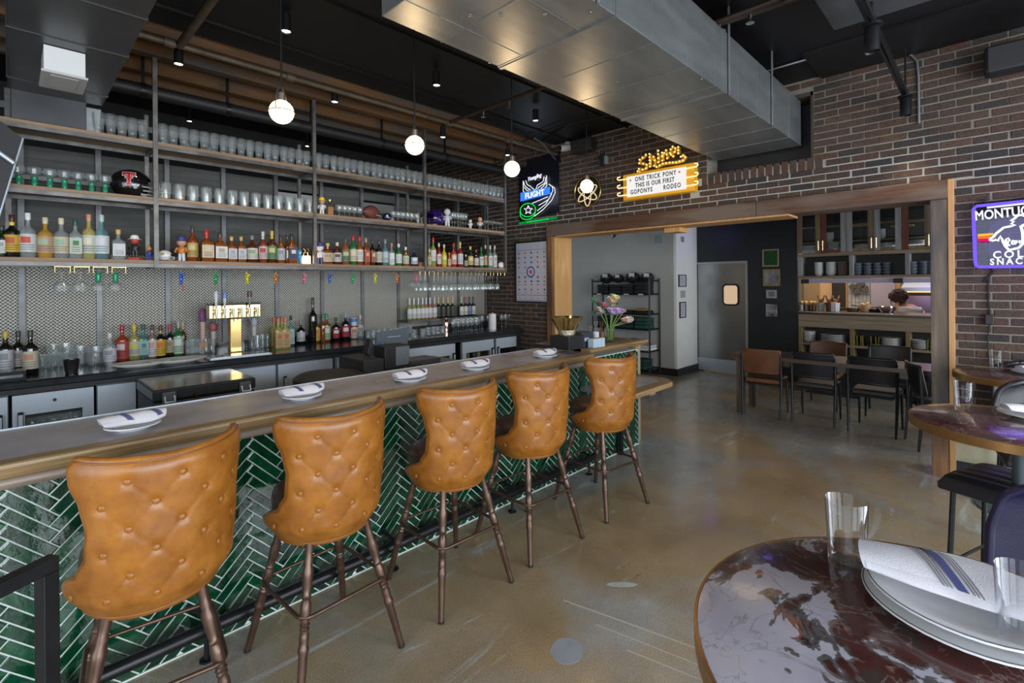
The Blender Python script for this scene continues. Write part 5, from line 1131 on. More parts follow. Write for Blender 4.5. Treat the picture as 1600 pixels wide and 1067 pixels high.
# glassware on the counter
hb = MB().lathe([(0, 0), (.038, 0), (.042, .008), (.036, .115), (.034, .115), (.039, .012), (0, .012)], n=16).build('upturned_glass', m_rowglass, None, smooth=35); tag(hb, '', 'glass')
row(hb, lin(575, 633, 8, 5.75), 5.75, CZ+.001, '%s upturned rocks glass from the left behind the point-of-sale screen, front rank', 'upturned glasses on the back counter')
row(hb, lin(582, 640, 8, 5.87), 5.87, CZ+.001, '%s upturned rocks glass from the left behind the point-of-sale screen, back rank', 'upturned glasses on the back counter')
row(hb, lin(646, 660, 2, 5.42), 5.42, CZ+.001, '%s upturned glass from the left just right of the point-of-sale screen', 'upturned glasses on the back counter')
row(hb, lin(668, 690, 4, 5.55), 5.55, CZ+.001, '%s upturned glass from the left below the rose wine', 'upturned glasses on the back counter')
tw = goblet(.036, .19, .12, m_rowglass, 'flute_glass', .034)
row(tw, lin(708, 744, 6, 5.62), 5.62, CZ+.001, '%s tall flute glass from the left below the red wine', 'flutes on the back counter')
row(tw, lin(712, 748, 6, 5.74), 5.74, CZ+.001, '%s tall flute glass from the left below the red wine, back rank', 'flutes on the back counter')
row(wg, lin(783, 807, 5, 5.62), 5.62, CZ+.001, '%s wine glass from the left right of the paper towels', 'wine glasses by the paper towels')
row(wg, lin(752, 762, 2, 5.68), 5.68, CZ+.001, '%s wine glass from the left just left of the paper towels', 'wine glasses by the paper towels')
p = cpt(769.5, 515); tr = thing('paper_towel_roll', 'white paper towel roll standing on the right of the back counter', 'paper towels', (p.x, p.y, CZ+.001))
MB().lathe([(.018, 0), (.058, 0), (.058, .245), (.018, .245), (.018, 0)], n=28).build('paper', m_paper, tr, smooth=40); MB().lathe([(0, .0), (.017, 0), (.017, .262), (0, .262)], n=12).build('core', C((.35, .28, .2)), tr)
p = cpt(697, 519); sh_ = thing('cocktail_shaker', 'rose-gold cocktail shaker glinting on the back counter', 'shaker', (p.x, p.y, CZ+.001))
MB().lathe([(0, 0), (.036, 0), (.044, .13), (.040, .15), (0, .15)], n=20).build('tin', M('rose_gold', (.75, .45, .36), .12, 1.), sh_, smooth=40); MB().lathe([(.040, .151), (.030, .18), (.016, .19), (.016, .21), (0, .212)], n=20).build('lid', M('rose_gold_lid', (.78, .50, .40), .12, 1.), sh_, smooth=40)
beer = [(292, 549), (303, 551), (313, 548), (322, 549), (298, 543), (309, 541), (331, 541)]
pg = MB().lathe([(0, 0), (.031, 0), (.043, .145), (.0415, .145), (.029, .014), (0, .012)], n=16).build('pint_glass', m_rowglass, None, smooth=35); tag(pg, '', 'glass')
for i, (px, py) in enumerate(beer):
    p = cpt(px, py); row(pg, [p.x], p.y, CZ+.001, 'x', 'pint glasses left of the beer tower')
    (pg if i == 0 else COL.objects[-1])['label'] = '%s empty pint glass left of the beer tower, counting from the front' % ORD[i]
for i, (px, py) in enumerate(((394, 544), (403, 545), (411, 543), (418, 542), (400, 539), (409, 538), (71, 575), (82, 574), (92, 573), (66, 566), (77, 563), (88, 562), (98, 564))):
    p = cpt(px, py); o = pg.copy(); COL.objects.link(o); o.location = (p.x, p.y, CZ+.001); o.scale = (1.1, 1.1, .8) if i > 5 else (1, 1, 1); o['label'] = ('%s empty pint glass right of the beer tower' % ORD[i]) if i < 6 else ('%s squat clear glass beside the black wine bottles at the left' % ORD[i-6]); o['group'] = 'glasses on the back counter'
for i, (px, py, r_, h_) in enumerate(((84, 563, .06, .20), (104, 562, .075, .20), (126, 566, .085, .165), (150, 570, .070, .16))):
    p = cpt(px, py); t = thing('glass_pitcher', '%s clear glass pitcher from the left on the back counter' % ORD[i], 'pitcher', (p.x, p.y, CZ+.001), R(40*i), 'glass pitchers on the back counter')
    MB().lathe([(0, 0), (r_*.8, 0), (r_, .02), (r_*.92, h_*.7), (r_, h_), (r_*.97, h_), (r_*.88, h_*.7), (r_*.95, .022), (0, .012)], n=22).build('jug', m_rowglass, t, smooth=40)
    MB().tube([(r_*.93, 0, h_*.85), (r_*1.45, 0, h_*.8), (r_*1.45, 0, h_*.35), (r_*.95, 0, h_*.25)], .007, 8).build('handle', m_rowglass, t, smooth=50)
p = cpt(112, 583); o = MB().lathe([(0, 0), (.040, 0), (.052, .11), (.054, .115), (.048, .115), (.037, .01), (0, .01)], n=20).build('dark_cup', C((.015, .013, .014), .25), None, smooth=40); o.location = (p.x, p.y, CZ+.001); tag(o, 'dark smoked cup near the counter edge at the left', 'cup')
bx = thing('drip_caddy', 'low black tray box at the left end of the back counter', 'tray', tuple(cpt(-5, 600)[:2])+(CZ+.001,)); part(MB().box(-.45, at(41, 590, Y=5.28).x, CYF+.03, CYF+.22, CZ+.001, CZ+.075), 'box', m_counter, bx, bevel=.004); part(MB().box(-.45, at(36, 590, Y=5.28).x, CYF+.022, CYF+.029, CZ+.03, CZ+.05), 'lip', m_steel, bx)
for i, (px, py) in enumerate(((205, 565), (258, 557))):
    p = cpt(px, py-2); o = MB().lathe([(0, 0), (.13, 0), (.21, .022), (.213, .026), (.20, .026), (.12, .007), (0, .007)], n=36).build('serving_tray', C((.72, .72, .68), .3), None, smooth=40); o.location = (p.x, CYF+.165, CZ-.0005); o.scale = (1.05, .70, 1.5); tag(o, 'pale serving tray under the bottles of the back counter, %s one' % ('left', 'right')[i], 'tray', 'serving trays on the back counter')
# beer tower
ty = 5.62; p = at(367, 500, Y=ty)
bt = thing('beer_tower', 'brass T-shaped beer tower with six taps on the back counter', 'beer tower', (p.x, ty, CZ))
xl, xr_ = at(327, 486, Y=ty-.05).x, at(408, 486, Y=ty-.05).x; zc = at(367, 486, Y=ty).z; zh = (at(367, 475, Y=ty).z-at(367, 497, Y=ty).z)/2
part(MB().box(p.x-.055, p.x+.055, ty-.045, ty+.055, CZ+.02, zc-zh), 'column', m_brass, bt, bevel=.008); part(MB().lathe([(.10, 0), (.10, .012), (.075, .02), (0, .02)], (p.x, ty, CZ+.001), 24), 'base_flange', m_brass, bt, smooth=40)
part(MB().box(xl, xr_, ty-.05, ty+.07, zc-zh, zc+zh), 'tap_bar', M('bright_brass', (.80, .62, .32), .28, 1.), bt, bevel=.010); part(MB().box(xl-.004, xr_+.004, ty-.054, ty+.074, zc+zh+.001, zc+zh+.010), 'cap_strip', m_blacksteel, bt)
tapc = [((.55, .55, .58), .17, (.66, .64, .62)), ((.12, .25, .55), .155, (.55, .25, .25)), None, None, ((.10, .05, .035), .17, (.2, .2, .22)), None]
for i in range(6):
    x = lerp(xl, xr_, (i+.62)/6.3); z0 = zc
    fa = MB().tube([(x, ty-.05, z0), (x, ty-.10, z0)], .013, 10).tube([(x, ty-.10, z0+.035), (x, ty-.10, z0-.02), (x, ty-.112, z0-.065)], [.012, .012, .008], 10); f_ = part(fa, 'faucet', M('faucet_metal', (.40, .36, .28), .25, .9), bt, smooth=50)
    part(MB().tube([(x, ty-.113, z0-.066), (x, ty-.118, z0-.10)], .006, 8), 'nozzle_plug', C((.06, .16, .40), .4), bt)
    if tapc[i]:
        c_, L, c2 = tapc[i]; zz = z0+.036
        part(MB().tube([(x, ty-.10, zz), (x, ty-.10, zz+.02), (x, ty-.10, zz+.06), (x, ty-.10, zz+L*.8), (x, ty-.10, zz+L)], [.006, .010, .013, .022, .017], 10), 'tap_handle', C(c2 if i != 1 else (.60, .58, .60), .35), bt, smooth=50); part(MB().tube([(x, ty-.10, zz+L*.66), (x, ty-.10, zz+L*.80), (x, ty-.10, zz+L*1.01)], [.0215, .0235, .018], 10), 'handle_top', C(c_, .35), bt, smooth=50)
dt = thing('drip_tray', 'stainless drip tray in front of the beer tower', 'drip tray', tuple(cpt(370, 552)[:2])+(CZ,)); xa, xb = at(322, 550, Y=5.42).x, at(417, 545, Y=5.42).x
part(MB().box(xa, xb, CYF+.03, 5.50, CZ+.001, CZ+.02), 'pan', m_stainless, dt, bevel=.004); part(MB().box(xa+.02, xb-.02, CYF+.05, 5.48, CZ+.0205, CZ+.026), 'grille', m_chrome, dt)
for px, py, tp_, c1, c2, nm in ((317, 535, 482, (.58, .40, .34), (.28, .10, .26), 'purple and pink figure-topped'), (334, 548, 504, (.60, .52, .52), (.45, .12, .12), 'white and red lettered'), (397, 530, 496, (.62, .62, .62), (.5, .52, .54), 'slim white')):
    p = cpt(px, py); h = at(px, tp_, Y=p.y).z-CZ; t = thing('tap_handle', nm+' spare tap handle standing on the back counter', 'tap handle', (p.x, p.y, CZ+.001), 0, 'spare tap handles')
    MB().tube([(0, 0, 0), (0, 0, h*.2), (0, 0, h*.25), (0, 0, h*.7)], [.012, .010, .022, .026], 12).build('shaft', C(c1), t, smooth=50); MB().tube([(0, 0, h*.69), (0, 0, h*.76), (0, 0, h*.9), (0, 0, h)], [.022, .034, .038, .018], 12).build('top', C(c2), t, smooth=50)
    if px == 317: MB().box(-.038, .038, -.03, .03, h*.12, h*.24).build('orange_block', C((.52, .22, .05)), t, bevel=.004)
# black equipment case on the bar-side work station
ec = thing('equipment_case', 'black case with a shiny steel lid and two latches behind the bar', 'case', (1.3, 4.9, 0))
ez = .95; q0, q1 = at(240, 612, Z=ez), at(398, 589, Z=ez); ya = (q0.y+q1.y)/2; xa, xb = q0.x, q1.x
part(MB().box(xa, xb, ya, ya+.66, ez-.085, ez), 'lid', m_blacksteel, ec, bevel=.012); part(MB().box(xa+.012, xb-.012, ya+.012, ya+.648, ez+.0005, ez+.003), 'lid_plate', M('lid_steel', (.30, .30, .27), .16, .9), ec); part(MB().box(xa+.006, xb-.006, ya+.006, ya+.65, .35, ez-.093), 'body', m_black, ec, bevel=.012)
for x in (lerp(xa, xb, .14), lerp(xa, xb, .88)): part(MB().box(x-.045, x+.045, ya-.02, ya-.001, ez-.17, ez-.02), 'latch', C((.10, .11, .12), .3, .5), ec, bevel=.012); part(MB().tube([(x-.03, ya-.022, ez-.05), (x-.03, ya-.045, ez-.09), (x+.03, ya-.045, ez-.09), (x+.03, ya-.022, ez-.05)], .007, 8), 'latch_bail', m_stainless, ec, smooth=40)
part(MB().tube([(lerp(xa, xb, .38), ya-.002, ez-.06), (lerp(xa, xb, .38), ya-.03, ez-.07), (lerp(xa, xb, .40), ya-.03, ez-.13)], .006, 8), 'hook', m_blacksteel, ec)
part(MB().box(xa+.02, xb-.02, ya+.02, ya+.47, .0, .349), 'stand', m_blacksteel, ec)
# point-of-sale corner
ps = thing('pos_screen', 'grey-blue back of a point-of-sale screen on the work station behind the bar', 'screen', (3.1, 4.75, 0)); yp = 4.65
X = lambda px, y: at(px, 540, Y=y).x
Zz = lambda px, py, y: at(px, py, Y=y).z
part(MB().prism([(X(589, yp), Zz(589, 520, yp)), (X(641, yp), Zz(641, 511, yp)), (X(637, yp), Zz(637, 538, yp)), (X(588, yp), Zz(588, 543, yp))], yp, yp+.03, 'Y'), 'housing', C((.085, .11, .13), .4), ps, bevel=.004)
part(MB().box(X(606, yp), X(626, yp), yp-.004, yp-.001, Zz(615, 526.5, yp), Zz(615, 525, yp)), 'vent_line', C((.3, .33, .36)), ps)
part(MB().tube([(X(612, yp), yp+.02, Zz(612, 540, yp)), (X(612, yp), yp+.05, .70)], .03, 10), 'stem', m_black, ps)
rc = thing('receipt_printer', 'black receipt printer with a grey front on the work station', 'printer', (3.0, 4.4, 0)); yp = 4.30
part(MB().box(X(601, yp), X(640, yp), yp, yp+.22, Zz(620, 575, yp), Zz(620, 540, yp)), 'body', m_black, rc, bevel=.008); part(MB().box(X(618, yp), X(639, yp), yp-.006, yp-.001, Zz(620, 571, yp), Zz(620, 542, yp)), 'front_panel', C((.13, .16, .18), .35), rc)
wk = thing('work_station', 'dark cash-drawer station with cables just behind the bar top', 'station', (3.0, 4.4, 0)); yp = 4.22
part(MB().box(X(568, yp), X(600, yp), yp, yp+.5, .30, Zz(590, 561, yp)), 'cash_drawer', m_black, wk, bevel=.006); part(MB().box(X(600.5, yp), X(720, yp), yp+.0, yp+.5, .30, Zz(640, 575, yp)), 'ledge', C((.10, .125, .145), .35, .3), wk)
part(MB().box(X(645, yp), X(690, yp), yp+.02, yp+.3, Zz(660, 574, yp), Zz(660, 563, yp)), 'flat_box', C((.05, .052, .055), .4), wk)
for k in range(3): part(MB().tube([(X(622+8*k, yp), yp-.01, Zz(630, 578, yp)), (X(634+9*k, yp), yp-.03, Zz(630, 570, yp)), (X(642+9*k, yp), yp-.02, Zz(640, 577, yp)), (X(650+8*k, yp), yp-.01, Zz(650, 585, yp))], .006, 6), 'cable', m_rubber, wk)
bg_ = thing('bar_caddy', 'black bar caddy with blue pens beside the receipt printer', 'caddy', (2.8, 4.5, 0)); yp = 4.5
part(MB().prism([(X(574, yp), Zz(574, 553, yp)), (X(580, yp), Zz(580, 529, yp)), (X(592, yp), Zz(592, 556, yp)), (X(578, yp), Zz(578, 556, yp))], yp, yp+.10, 'Y'), 'pouch', m_black, bg_, bevel=.006)
for a, b_ in (((593, 553), (585, 535)), ((599, 553), (597, 535))): part(MB().tube([at(*a, Y=yp), at(*b_, Y=yp)], .006, 8), 'pen', C((.05, .15, .40)), bg_)
part(MB().box(X(590, yp), X(602, yp), yp-.01, yp+.05, Zz(596, 563, yp), Zz(596, 551, yp)), 'cup', C((.35, .36, .38), .3), bg_)
hat = thing('drain_tub', 'low round black tub just showing above the bar top', 'tub', (2.0, 4.3, 0)); q = at(515, 583, Y=4.3); part(MB().lathe([(.30, -.1), (.31, 0), (.26, .03), (.1, .05), (0, .052)], (q.x, q.y, q.z-.03), 28, Matrix.Identity(4)), 'lid', m_black, hat, smooth=40); part(MB().lathe([(.24, 0), (.29, q.z-.13)], (q.x, q.y, 0), 28), 'tub_body', m_black, hat, smooth=40)
# ------------------------------------------------------------------ ducts, pipes and lamps overhead
du = thing('air_duct', 'big galvanised square air duct running to the brick wall', 'duct', (3.5, 1.8, 3.1))
ZD = 3.1027; DY0, DY1 = 1.400, 2.262; DZ1 = 3.56
def dpx(px, py): return at(px, py, Z=ZD).x
xs = [1.36, at(780, 107, Z=ZD).x, at(975, 187, Z=ZD).x, XW+.05]
for a, b_ in zip(xs, xs[1:]):
    part(MB().box(a+.002, b_-.002, DY0, DY1, ZD, DZ1), 'duct_section', m_galv, du, bevel=.004)
for x in xs[1:3]: part(MB().box(x-.012, x+.012, DY0-.008, DY1+.008, ZD-.008, DZ1+.004).box(x-.030, x-.013, DY0-.003, DY1+.003, ZD-.003, DZ1), 'seam_flange', m_galv, du)
for i, x in enumerate(span(1.75, 5.3, 9)):
    if min(abs(x-s_) for s_ in xs) > .08: part(MB().box(x-.003, x+.003, DY0-.0025, DY1+.0025, ZD-.003, DZ1), 'crease', m_galv, du)
for yy in (1.62, 2.05): part(MB().box(1.37, xs[1]-.03, yy-.002, yy+.002, ZD-.0035, ZD-.0005), 'crease', m_galv, du)
scr_ = MB().sphere((0, 0, 0), .010, 8, (1, 1, .6)).mesh('screw', m_chrome, 60)
for (px, py) in ((616, 12), (685, 25), (735, 24), (783, 24), (852, 22), (922, 20), (966, 128), (1105, 200), (1096, 124), (1186, 185), (765, 98)):
    q = at(px, py, Z=ZD-.003)
    if 1.37 < q.x < XW and DY0 < q.y < DY1: o = bpy.data.objects.new('screw', scr_); COL.objects.link(o); o.parent = du; o.matrix_parent_inverse = t_inv(du); o.location = q
for x in (2.05, 3.75, 4.75): part(MB().tube([(x, DY0-.012, ZD-.01), (x, DY0-.012, CEIL)], .009, 6), 'hanger_strap', m_galv, du)
# opening in the wall round the duct, a black sheet standing for its darkness
struct(MB().box(XW+.28, XW+.30, 1.28, 2.35, 2.93, 3.60).build('trim_6', m_black))
struct(MB().box(XW-.004, XW+.27, 1.275, 1.30, 2.93, 3.62).build('trim_7', M('opening_trim', (.05, .03, .022), .7))); struct(MB().box(XW-.004, XW+.27, 1.28, 2.36, 3.58, 3.62).build('trim_8', M('opening_trim2', (.06, .045, .03), .7)))
struct(MB().box(XW-.006, XW+.02, 2.42, 2.56, 2.70, 2.96).build('trim_10', M('pale_strip', (.40, .40, .34), .7)))
d2 = thing('ceiling_duct', 'flat grey duct close under the ceiling at the top right', 'duct', (2.5, 0, 3.5)); q = at(1303, 48, Z=3.45)
part(MB().box(-1.2, q.x, q.y-1.2, q.y, 3.45, 3.74), 'duct_body', M('grey_duct', (.11, .12, .13), .4, .5, var=.15, scale=4), d2, bevel=.004)
bd = thing('black_duct', 'large black sheet-metal duct over the left end of the bottle shelves', 'duct', (.3, 3.5, 3.2)); ZB = 3.19
xl_, xr2 = at(10, 60, Z=ZB).x, at(160, 166, Z=ZB).x
ye = at(160, 166, Z=ZB).y
ys_ = [1.2, 2.65, 3.35, 3.98, ye-.28, ye]
for a, b_ in zip(ys_, ys_[1:]): part(MB().box(xl_-.0, xr2, a+.002, b_-.002, ZB, 3.73), 'duct_section', m_blackduct, bd, bevel=.003)
for y in ys_[1:5]: part(MB().box(xl_-.004, xr2+.006, y-.006, y+.006, ZB-.006, 3.73), 'seam_flange', m_blackduct, bd)
part(MB().box(xl_+.02, xr2-.10, ye+.002, ye+.5, Z1+.002, 3.73), 'drop_section', m_blackduct, bd, bevel=.003)
part(MB().prism([(xr2-.095, Z1+.002), (xr2-.02, Z1+.002), (xr2+.0, 3.18), (xr2-.095, 3.18)], ye+.08, ye+.45, 'Y'), 'grey_collar', m_galv, bd)
vt = thing('duct_outlet', 'small white boxed air outlet on the underside of the black duct', 'vent', (.23, 3.9, 3.1))
A = [at(68, 68, Z=ZB-.001), at(132, 88, Z=ZB-.001)]; y0_, y1_ = A[0].y, at(66, 142, Z=ZB-.14).y
xa, xb = A[0].x, A[1].x
T_ = lambda a, b_, c, d_: MB().box(a, b_, y0_+.0, y0_+.30, c, d_)
part(MB().box(xa, xb, y0_, y0_+.012, ZB-.155, ZB-.004).box(xa, xb, y0_+.30, y0_+.312, ZB-.155, ZB-.004).box(xa, xa+.012, y0_+.012, y0_+.30, ZB-.155, ZB-.004).box(xb-.012, xb, y0_+.012, y0_+.30, ZB-.155, ZB-.004), 'outlet_box', M('white_metal', (.60, .62, .62), .45), vt)
part(MB().box(xa-.012, xb+.012, y0_-.012, y0_+.324, ZB-.170, ZB-.156).box(xa+.03, xb-.03, y0_+.03, y0_+.28, ZB-.173, ZB-.1705), 'outlet_flange', M('vent_flange', (.42, .42, .42), .5), vt)
pi_ = thing('black_pipe', 'thick matt black pipe running above the top shelf', 'pipe', (2.5, 5.5, 3.5)); A, B = at(188, 128, Y=5.5), at(770, 266, Y=5.5); zp = (A.z+B.z)/2
part(MB().tube([(xr2+.01, 5.5, zp), (2.4, 5.5, zp)], .062, 20), 'pipe_length', m_black, pi_, smooth=40); part(MB().tube([(2.4, 5.5, zp), (XW-.01, 5.5, zp)], .062, 20), 'pipe_length', m_black, pi_, smooth=40)
for x in (.86, 1.55, 2.4, 3.3, 4.3): part(MB().tube([(x-.02, 5.5, zp), (x+.02, 5.5, zp)], .068, 20).box(x-.012, x+.012, 5.49, 5.51, zp+.06, 4.04), 'pipe_hanger', m_blacksteel, pi_, smooth=40)
rp = thing('sprinkler_pipe', 'rusty sprinkler pipe with couplings along the edge of the ceiling', 'pipe', (2.5, 4.6, 3.6)); m_rust = M('rusty_pipe', (.075, .060, .042), .6, .4, color2=(.15, .12, .08), scale=12)
ya = 4.56; part(MB().tube([(xr2+.01, ya, 3.60), (XW-.01, ya, 3.60)], .024, 12), 'main_run', m_rust, rp, smooth=40)
for x in (.88, 1.8, 3.62, 4.6): part(MB().tube([(x-.035, ya, 3.60), (x+.035, ya, 3.60)], .036, 12), 'coupling', m_rust, rp, smooth=40)
part(MB().tube([(3.62, ya, 3.60), (3.62, 1.0, 3.60)], .020, 10), 'branch_run', M('brown_pipe', (.035, .018, .012), .5), rp, smooth=40); part(MB().tube([(.95, ya, 3.60), (.95, 2.6, 3.60)], .030, 10), 'branch_run', m_rust, rp, smooth=40)
for y in (3.95, 3.55): part(MB().tube([(3.62, y, 3.60), (3.62, y, 3.53)], .009, 8).lathe([(0, 0), (.028, 0), (.028, .003), (0, .003)], (3.62, y, 3.52), 12), 'sprinkler_head', m_chrome, rp, smooth=40)
r2 = thing('sprinkler_pipe', 'dark sprinkler branch pipe above the right side of the big duct', 'pipe', (4, .9, 3.66)); A, B = at(1105, 44, Z=3.64), at(1235, 0, Z=3.64)
part(MB().tube([A+(A-B)*.35, B+(B-A)*1.5], .022, 10), 'run', M('brown_pipe2', (.05, .038, .028), .5), r2, smooth=40)
for px, py in ((1125, 32), (1172, 20)): q = at(px, py, Z=3.64); part(MB().tube([q, q+Vector((0, 0, -.07))], .012, 8).lathe([(0, 0), (.03, 0), (.03, .003), (0, .003)], (q.x, q.y, 3.565), 10), 'sprinkler_head', m_chrome, r2, smooth=40)
def conduit(pts, label, r=.010, m=m_blacksteel, name='conduit'):
    t = thing(name, label, 'conduit', tuple(pts[0])); part(MB().tube(pts, r, 8), 'tube', m, t, smooth=50); return t
XC = XW-.02
conduit([at(1195, 112, Z=3.73), at(1262, 92, Z=3.73), at(1272, 93, X=XC-.3), at(1283, 98, X=XC-.15), at(1292, 107, X=XC-.03), at(1305, 109, X=XC), at(1375, 91, X=XC), at(1410, 84, X=XC), at(1425, 86, X=XC), at(1433, 96, X=XC), at(1435, 120, X=XC), at(1436, 193, X=XC)], 'grey metal conduit bending down the upper right of the brick wall', .011, M('conduit_grey', (.30, .32, .34), .35, .8))
o = MB().cbox((0, 0, 0), (.06, .10, .10)).build('junction_box', C((.20, .21, .22), .4, .5), bevel=.004); o.location = at(1279, 90, X=XC-.25); tag(o, 'small round-cornered junction box on the ceiling conduit', 'junction box')
conduit([at(1205, 108, Z=3.735), at(1225, 104, Z=3.735), at(1268, 94, Z=3.735)], 'thin conduit on the ceiling left of the junction box', .008)
conduit([at(1290, 86, Z=3.735), at(1310, 77, Z=3.735), at(1345, 65, Z=3.735)], 'thin conduit on the ceiling right of the junction box', .008)
conduit([at(800, 205, Z=3.72), at(845, 223, Z=3.72), at(885, 196, Z=3.72)], 'dark conduit elbow near the upper corner of the brick wall', .012, m_black)
conduit([at(800, 228, Z=3.7), at(838, 212, Z=3.7), at(870, 198, Z=3.7), at(960, 178, Z=3.7)], 'dark cable swag along the ceiling above the camera', .010, m_black)
conduit([at(835, 216, Y=4.2), at(848, 224, Y=4.3), at(868, 249, Y=4.5)], 'short bright conduit slanting down above the winged neon sign', .010, m_studsteel)
# pendants
def pendant(px, py, label, y=2.9):
    c = at(px, py, Y=y); t = thing('pendant_lamp', label, 'lamp', tuple(c), 0, 'globe pendants over the bar'); r = .066
    MB().sphere((0, 0, 0), r, 24).build('globe', m_bulb, t, smooth=60)
    MB().tube([(0, 0, r+.075), (0, 0, CEIL-c.z)], .0055, 8).build('cord_rod', m_blacksteel, t, smooth=50)
    MB().lathe([(0, CEIL-c.z-.03), (.05, CEIL-c.z-.028), (.055, CEIL-c.z), (0, CEIL-c.z)], n=20).build('canopy', m_blacksteel, t, smooth=40)
    MB().lathe([(0, r-.004), (.022, r-.002), (.022, r+.04), (.008, r+.055), (0, r+.055)], n=16).build('socket', M('pendant_socket', (.20, .17, .14), .35, .8), t, smooth=40)
    MB().tube([(math.cos(R(45))*(r+.004)*k, math.sin(R(45))*(r+.004)*k, z) for k, z in ((1, 0), (1, .06), (.75, .105), (.25, .135), (-.25, .135), (-.75, .105), (-1, .06), (-1, 0))], .0035, 6).build('stirrup', M('pendant_stirrup', (.22, .19, .16), .35, .8), t, smooth=50)
    MB().tube([(math.cos(a)*(r+.003), math.sin(a)*(r+.003), 0) for a in [2*math.pi*i/28 for i in range(28)]], .003, 6, closed=True).build('equator_ring', M('pendant_ring', (.25, .2, .15), .35, .8), t, smooth=50)
    light('pendant_light', 'POINT', (c.x, c.y, c.z-.10), 6, (1, .66, .34), shadow_soft_size=.06)
pendant(440, 175, 'glowing globe pendant nearest the camera, over the near half of the bar'); pendant(648, 227, 'second glowing globe pendant from the left over the bar'); pendant(800, 264, 'third glowing globe pendant, left of the winged neon sign'); pendant(917, 291, 'farthest glowing globe pendant, in front of the round atom plaque')
# spots
def spot(px, py, y, label, h=.13, r=.034, zt=CEIL, power=4, group='small ceiling spotlights'):
    c = at(px, py, Y=y); t = thing('spotlight', label, 'spotlight', tuple(c), 0, group)
    MB().lathe([(r*.85, .012), (r, 0), (r, h), (0, h)], n=18).build('can', m_blacksteel, t, smooth=40); MB().lathe([(0, .008), (r*.84, .008), (r*.84, .011), (0, .011)], n=18).build('lamp_face', m_spot, t)
    if zt-c.z-h > .01: MB().tube([(0, 0, h), (0, 0, zt-c.z)], .014, 8).build('stem', m_blacksteel, t)
    light('spot_light', 'SPOT', (c.x, c.y, c.z-.005), power*6, (1, .76, .48), (0, 0, 0), spot_size=R(75), spot_blend=.6, shadow_soft_size=.03)
spot(279, 101, 4.76, 'black can spotlight at the left, above the first shelf post', zt=3.70); spot(447, 50, 3.75, 'glaring ceiling spot above the nearest pendant'); spot(523, 160, 4.78, 'brightest starry spot over the middle of the bottle shelves', zt=3.70); spot(682, 134, 3.75, 'glaring ceiling spot right of the second pendant')
spot(692, 215, 4.78, 'black can spotlight above the third shelf post', zt=3.70); spot(837, 189, 3.75, 'black can spotlight left of the security camera', zt=3.6); spot(793, 243, 4.78, 'small can spotlight behind the third pendant', h=.09, zt=3.70)
for px, py, lb in ((296, 190, 'left'), (480, 229, 'right')): spot(px, py, 6.75, 'tiny distant lamp in the dark behind the top shelf, %s one' % lb, .05, .03, 4.05, .3)
tk = thing('track_rail', 'black ceiling light track ending in front of the brick wall', 'light track', (3.5, .55, 3.3)); a_, b_ = at(1356, 42, Z=3.30), at(1420, 150, Z=3.30); yt = (a_.y+b_.y)/2
part(MB().box(1.0, 5.45, yt-.022, yt-.006, 3.30, 3.335).box(1.0, 5.45, yt+.006, yt+.022, 3.30, 3.335), 'rail', m_blacksteel, tk)
for x in (2.3, a_.x, b_.x): part(MB().tube([(x, yt, 3.335), (x, yt, CEIL)], .008, 6), 'suspension_rod', m_blacksteel, tk)
for x, lb in ((a_.x, 'nearer'), (b_.x, 'farther')):
    t = thing('track_spotlight', 'black cylinder track spotlight at the upper right, the %s of two' % lb, 'spotlight', (x, yt, 3.30), 0, 'track spotlights')
    MB().lathe([(0, .06), (.022, .06), (.022, .012), (.055, .010), (.058, 0), (.058, -.006), (.02, -.01), (0, -.01)], n=20).build('mount', m_blacksteel, t, smooth=40)
    MB().lathe([(.036, -.155), (.042, -.165), (.043, -.02), (.038, -.012), (0, -.012)], n=22).build('can', m_blacksteel, t, smooth=40); MB().lathe([(0, -.152), (.035, -.152), (.035, -.149), (0, -.149)], n=20).build('lamp_face', m_spot, t)
    light('track_light', 'SPOT', (x, yt, 3.13), 22, (1, .76, .48), (0, 0, 0), spot_size=R(70), spot_blend=.6, shadow_soft_size=.035)
# speakers and camera
def spk(p, label, s, rz):
    t = thing('loudspeaker', label, 'loudspeaker', tuple(p), rz, 'black wall loudspeakers'); MB().box(-.09*s, .09*s, -.19*s, .19*s, -.11*s, .11*s).build('cabinet', m_black, t, bevel=.03*s); MB().box(-.105*s, -.0915*s, -.17*s, .17*s, -.09*s, .09*s).build('grille', C((.02, .02, .022), .7), t, bevel=.01); MB().box(.091*s, .14*s, -.03, .03, -.03, .03).build('bracket', m_blacksteel, t)
spk(at(912, 228, X=XW-.14), 'black loudspeaker high on the brick wall beside the security camera', .85, 0); spk(at(1590, 88, X=XW-.14), 'dark loudspeaker high on the brick wall at the right edge', 1., 0)
sc_ = thing('security_camera', 'white dome-like security camera high on the brick wall', 'camera', tuple(at(884, 231, X=XW-.10)), R(-35))
MB().tube([(.06, 0, .01), (-.02, 0, -.005), (-.075, 0, -.01)], [.045, .05, .042], 16).build('housing', C((.62, .60, .60), .4), sc_, smooth=50); MB().tube([(-.0755, 0, -.01), (-.082, 0, -.011)], [.034, .028], 16).build('lens', C((.01, .01, .012), .1), sc_); MB().lathe([(0, 0), (.045, 0), (.04, .03), (0, .03)], n=16, T=Matrix.Translation((.03, 0, .05))).build('mount', C((.6, .58, .58), .4), sc_)
ob = thing('outlet_box', 'small black and grey outlet box on the bricks left of the marquee', 'outlet', tuple(at(944, 250, X=XW-.03)))
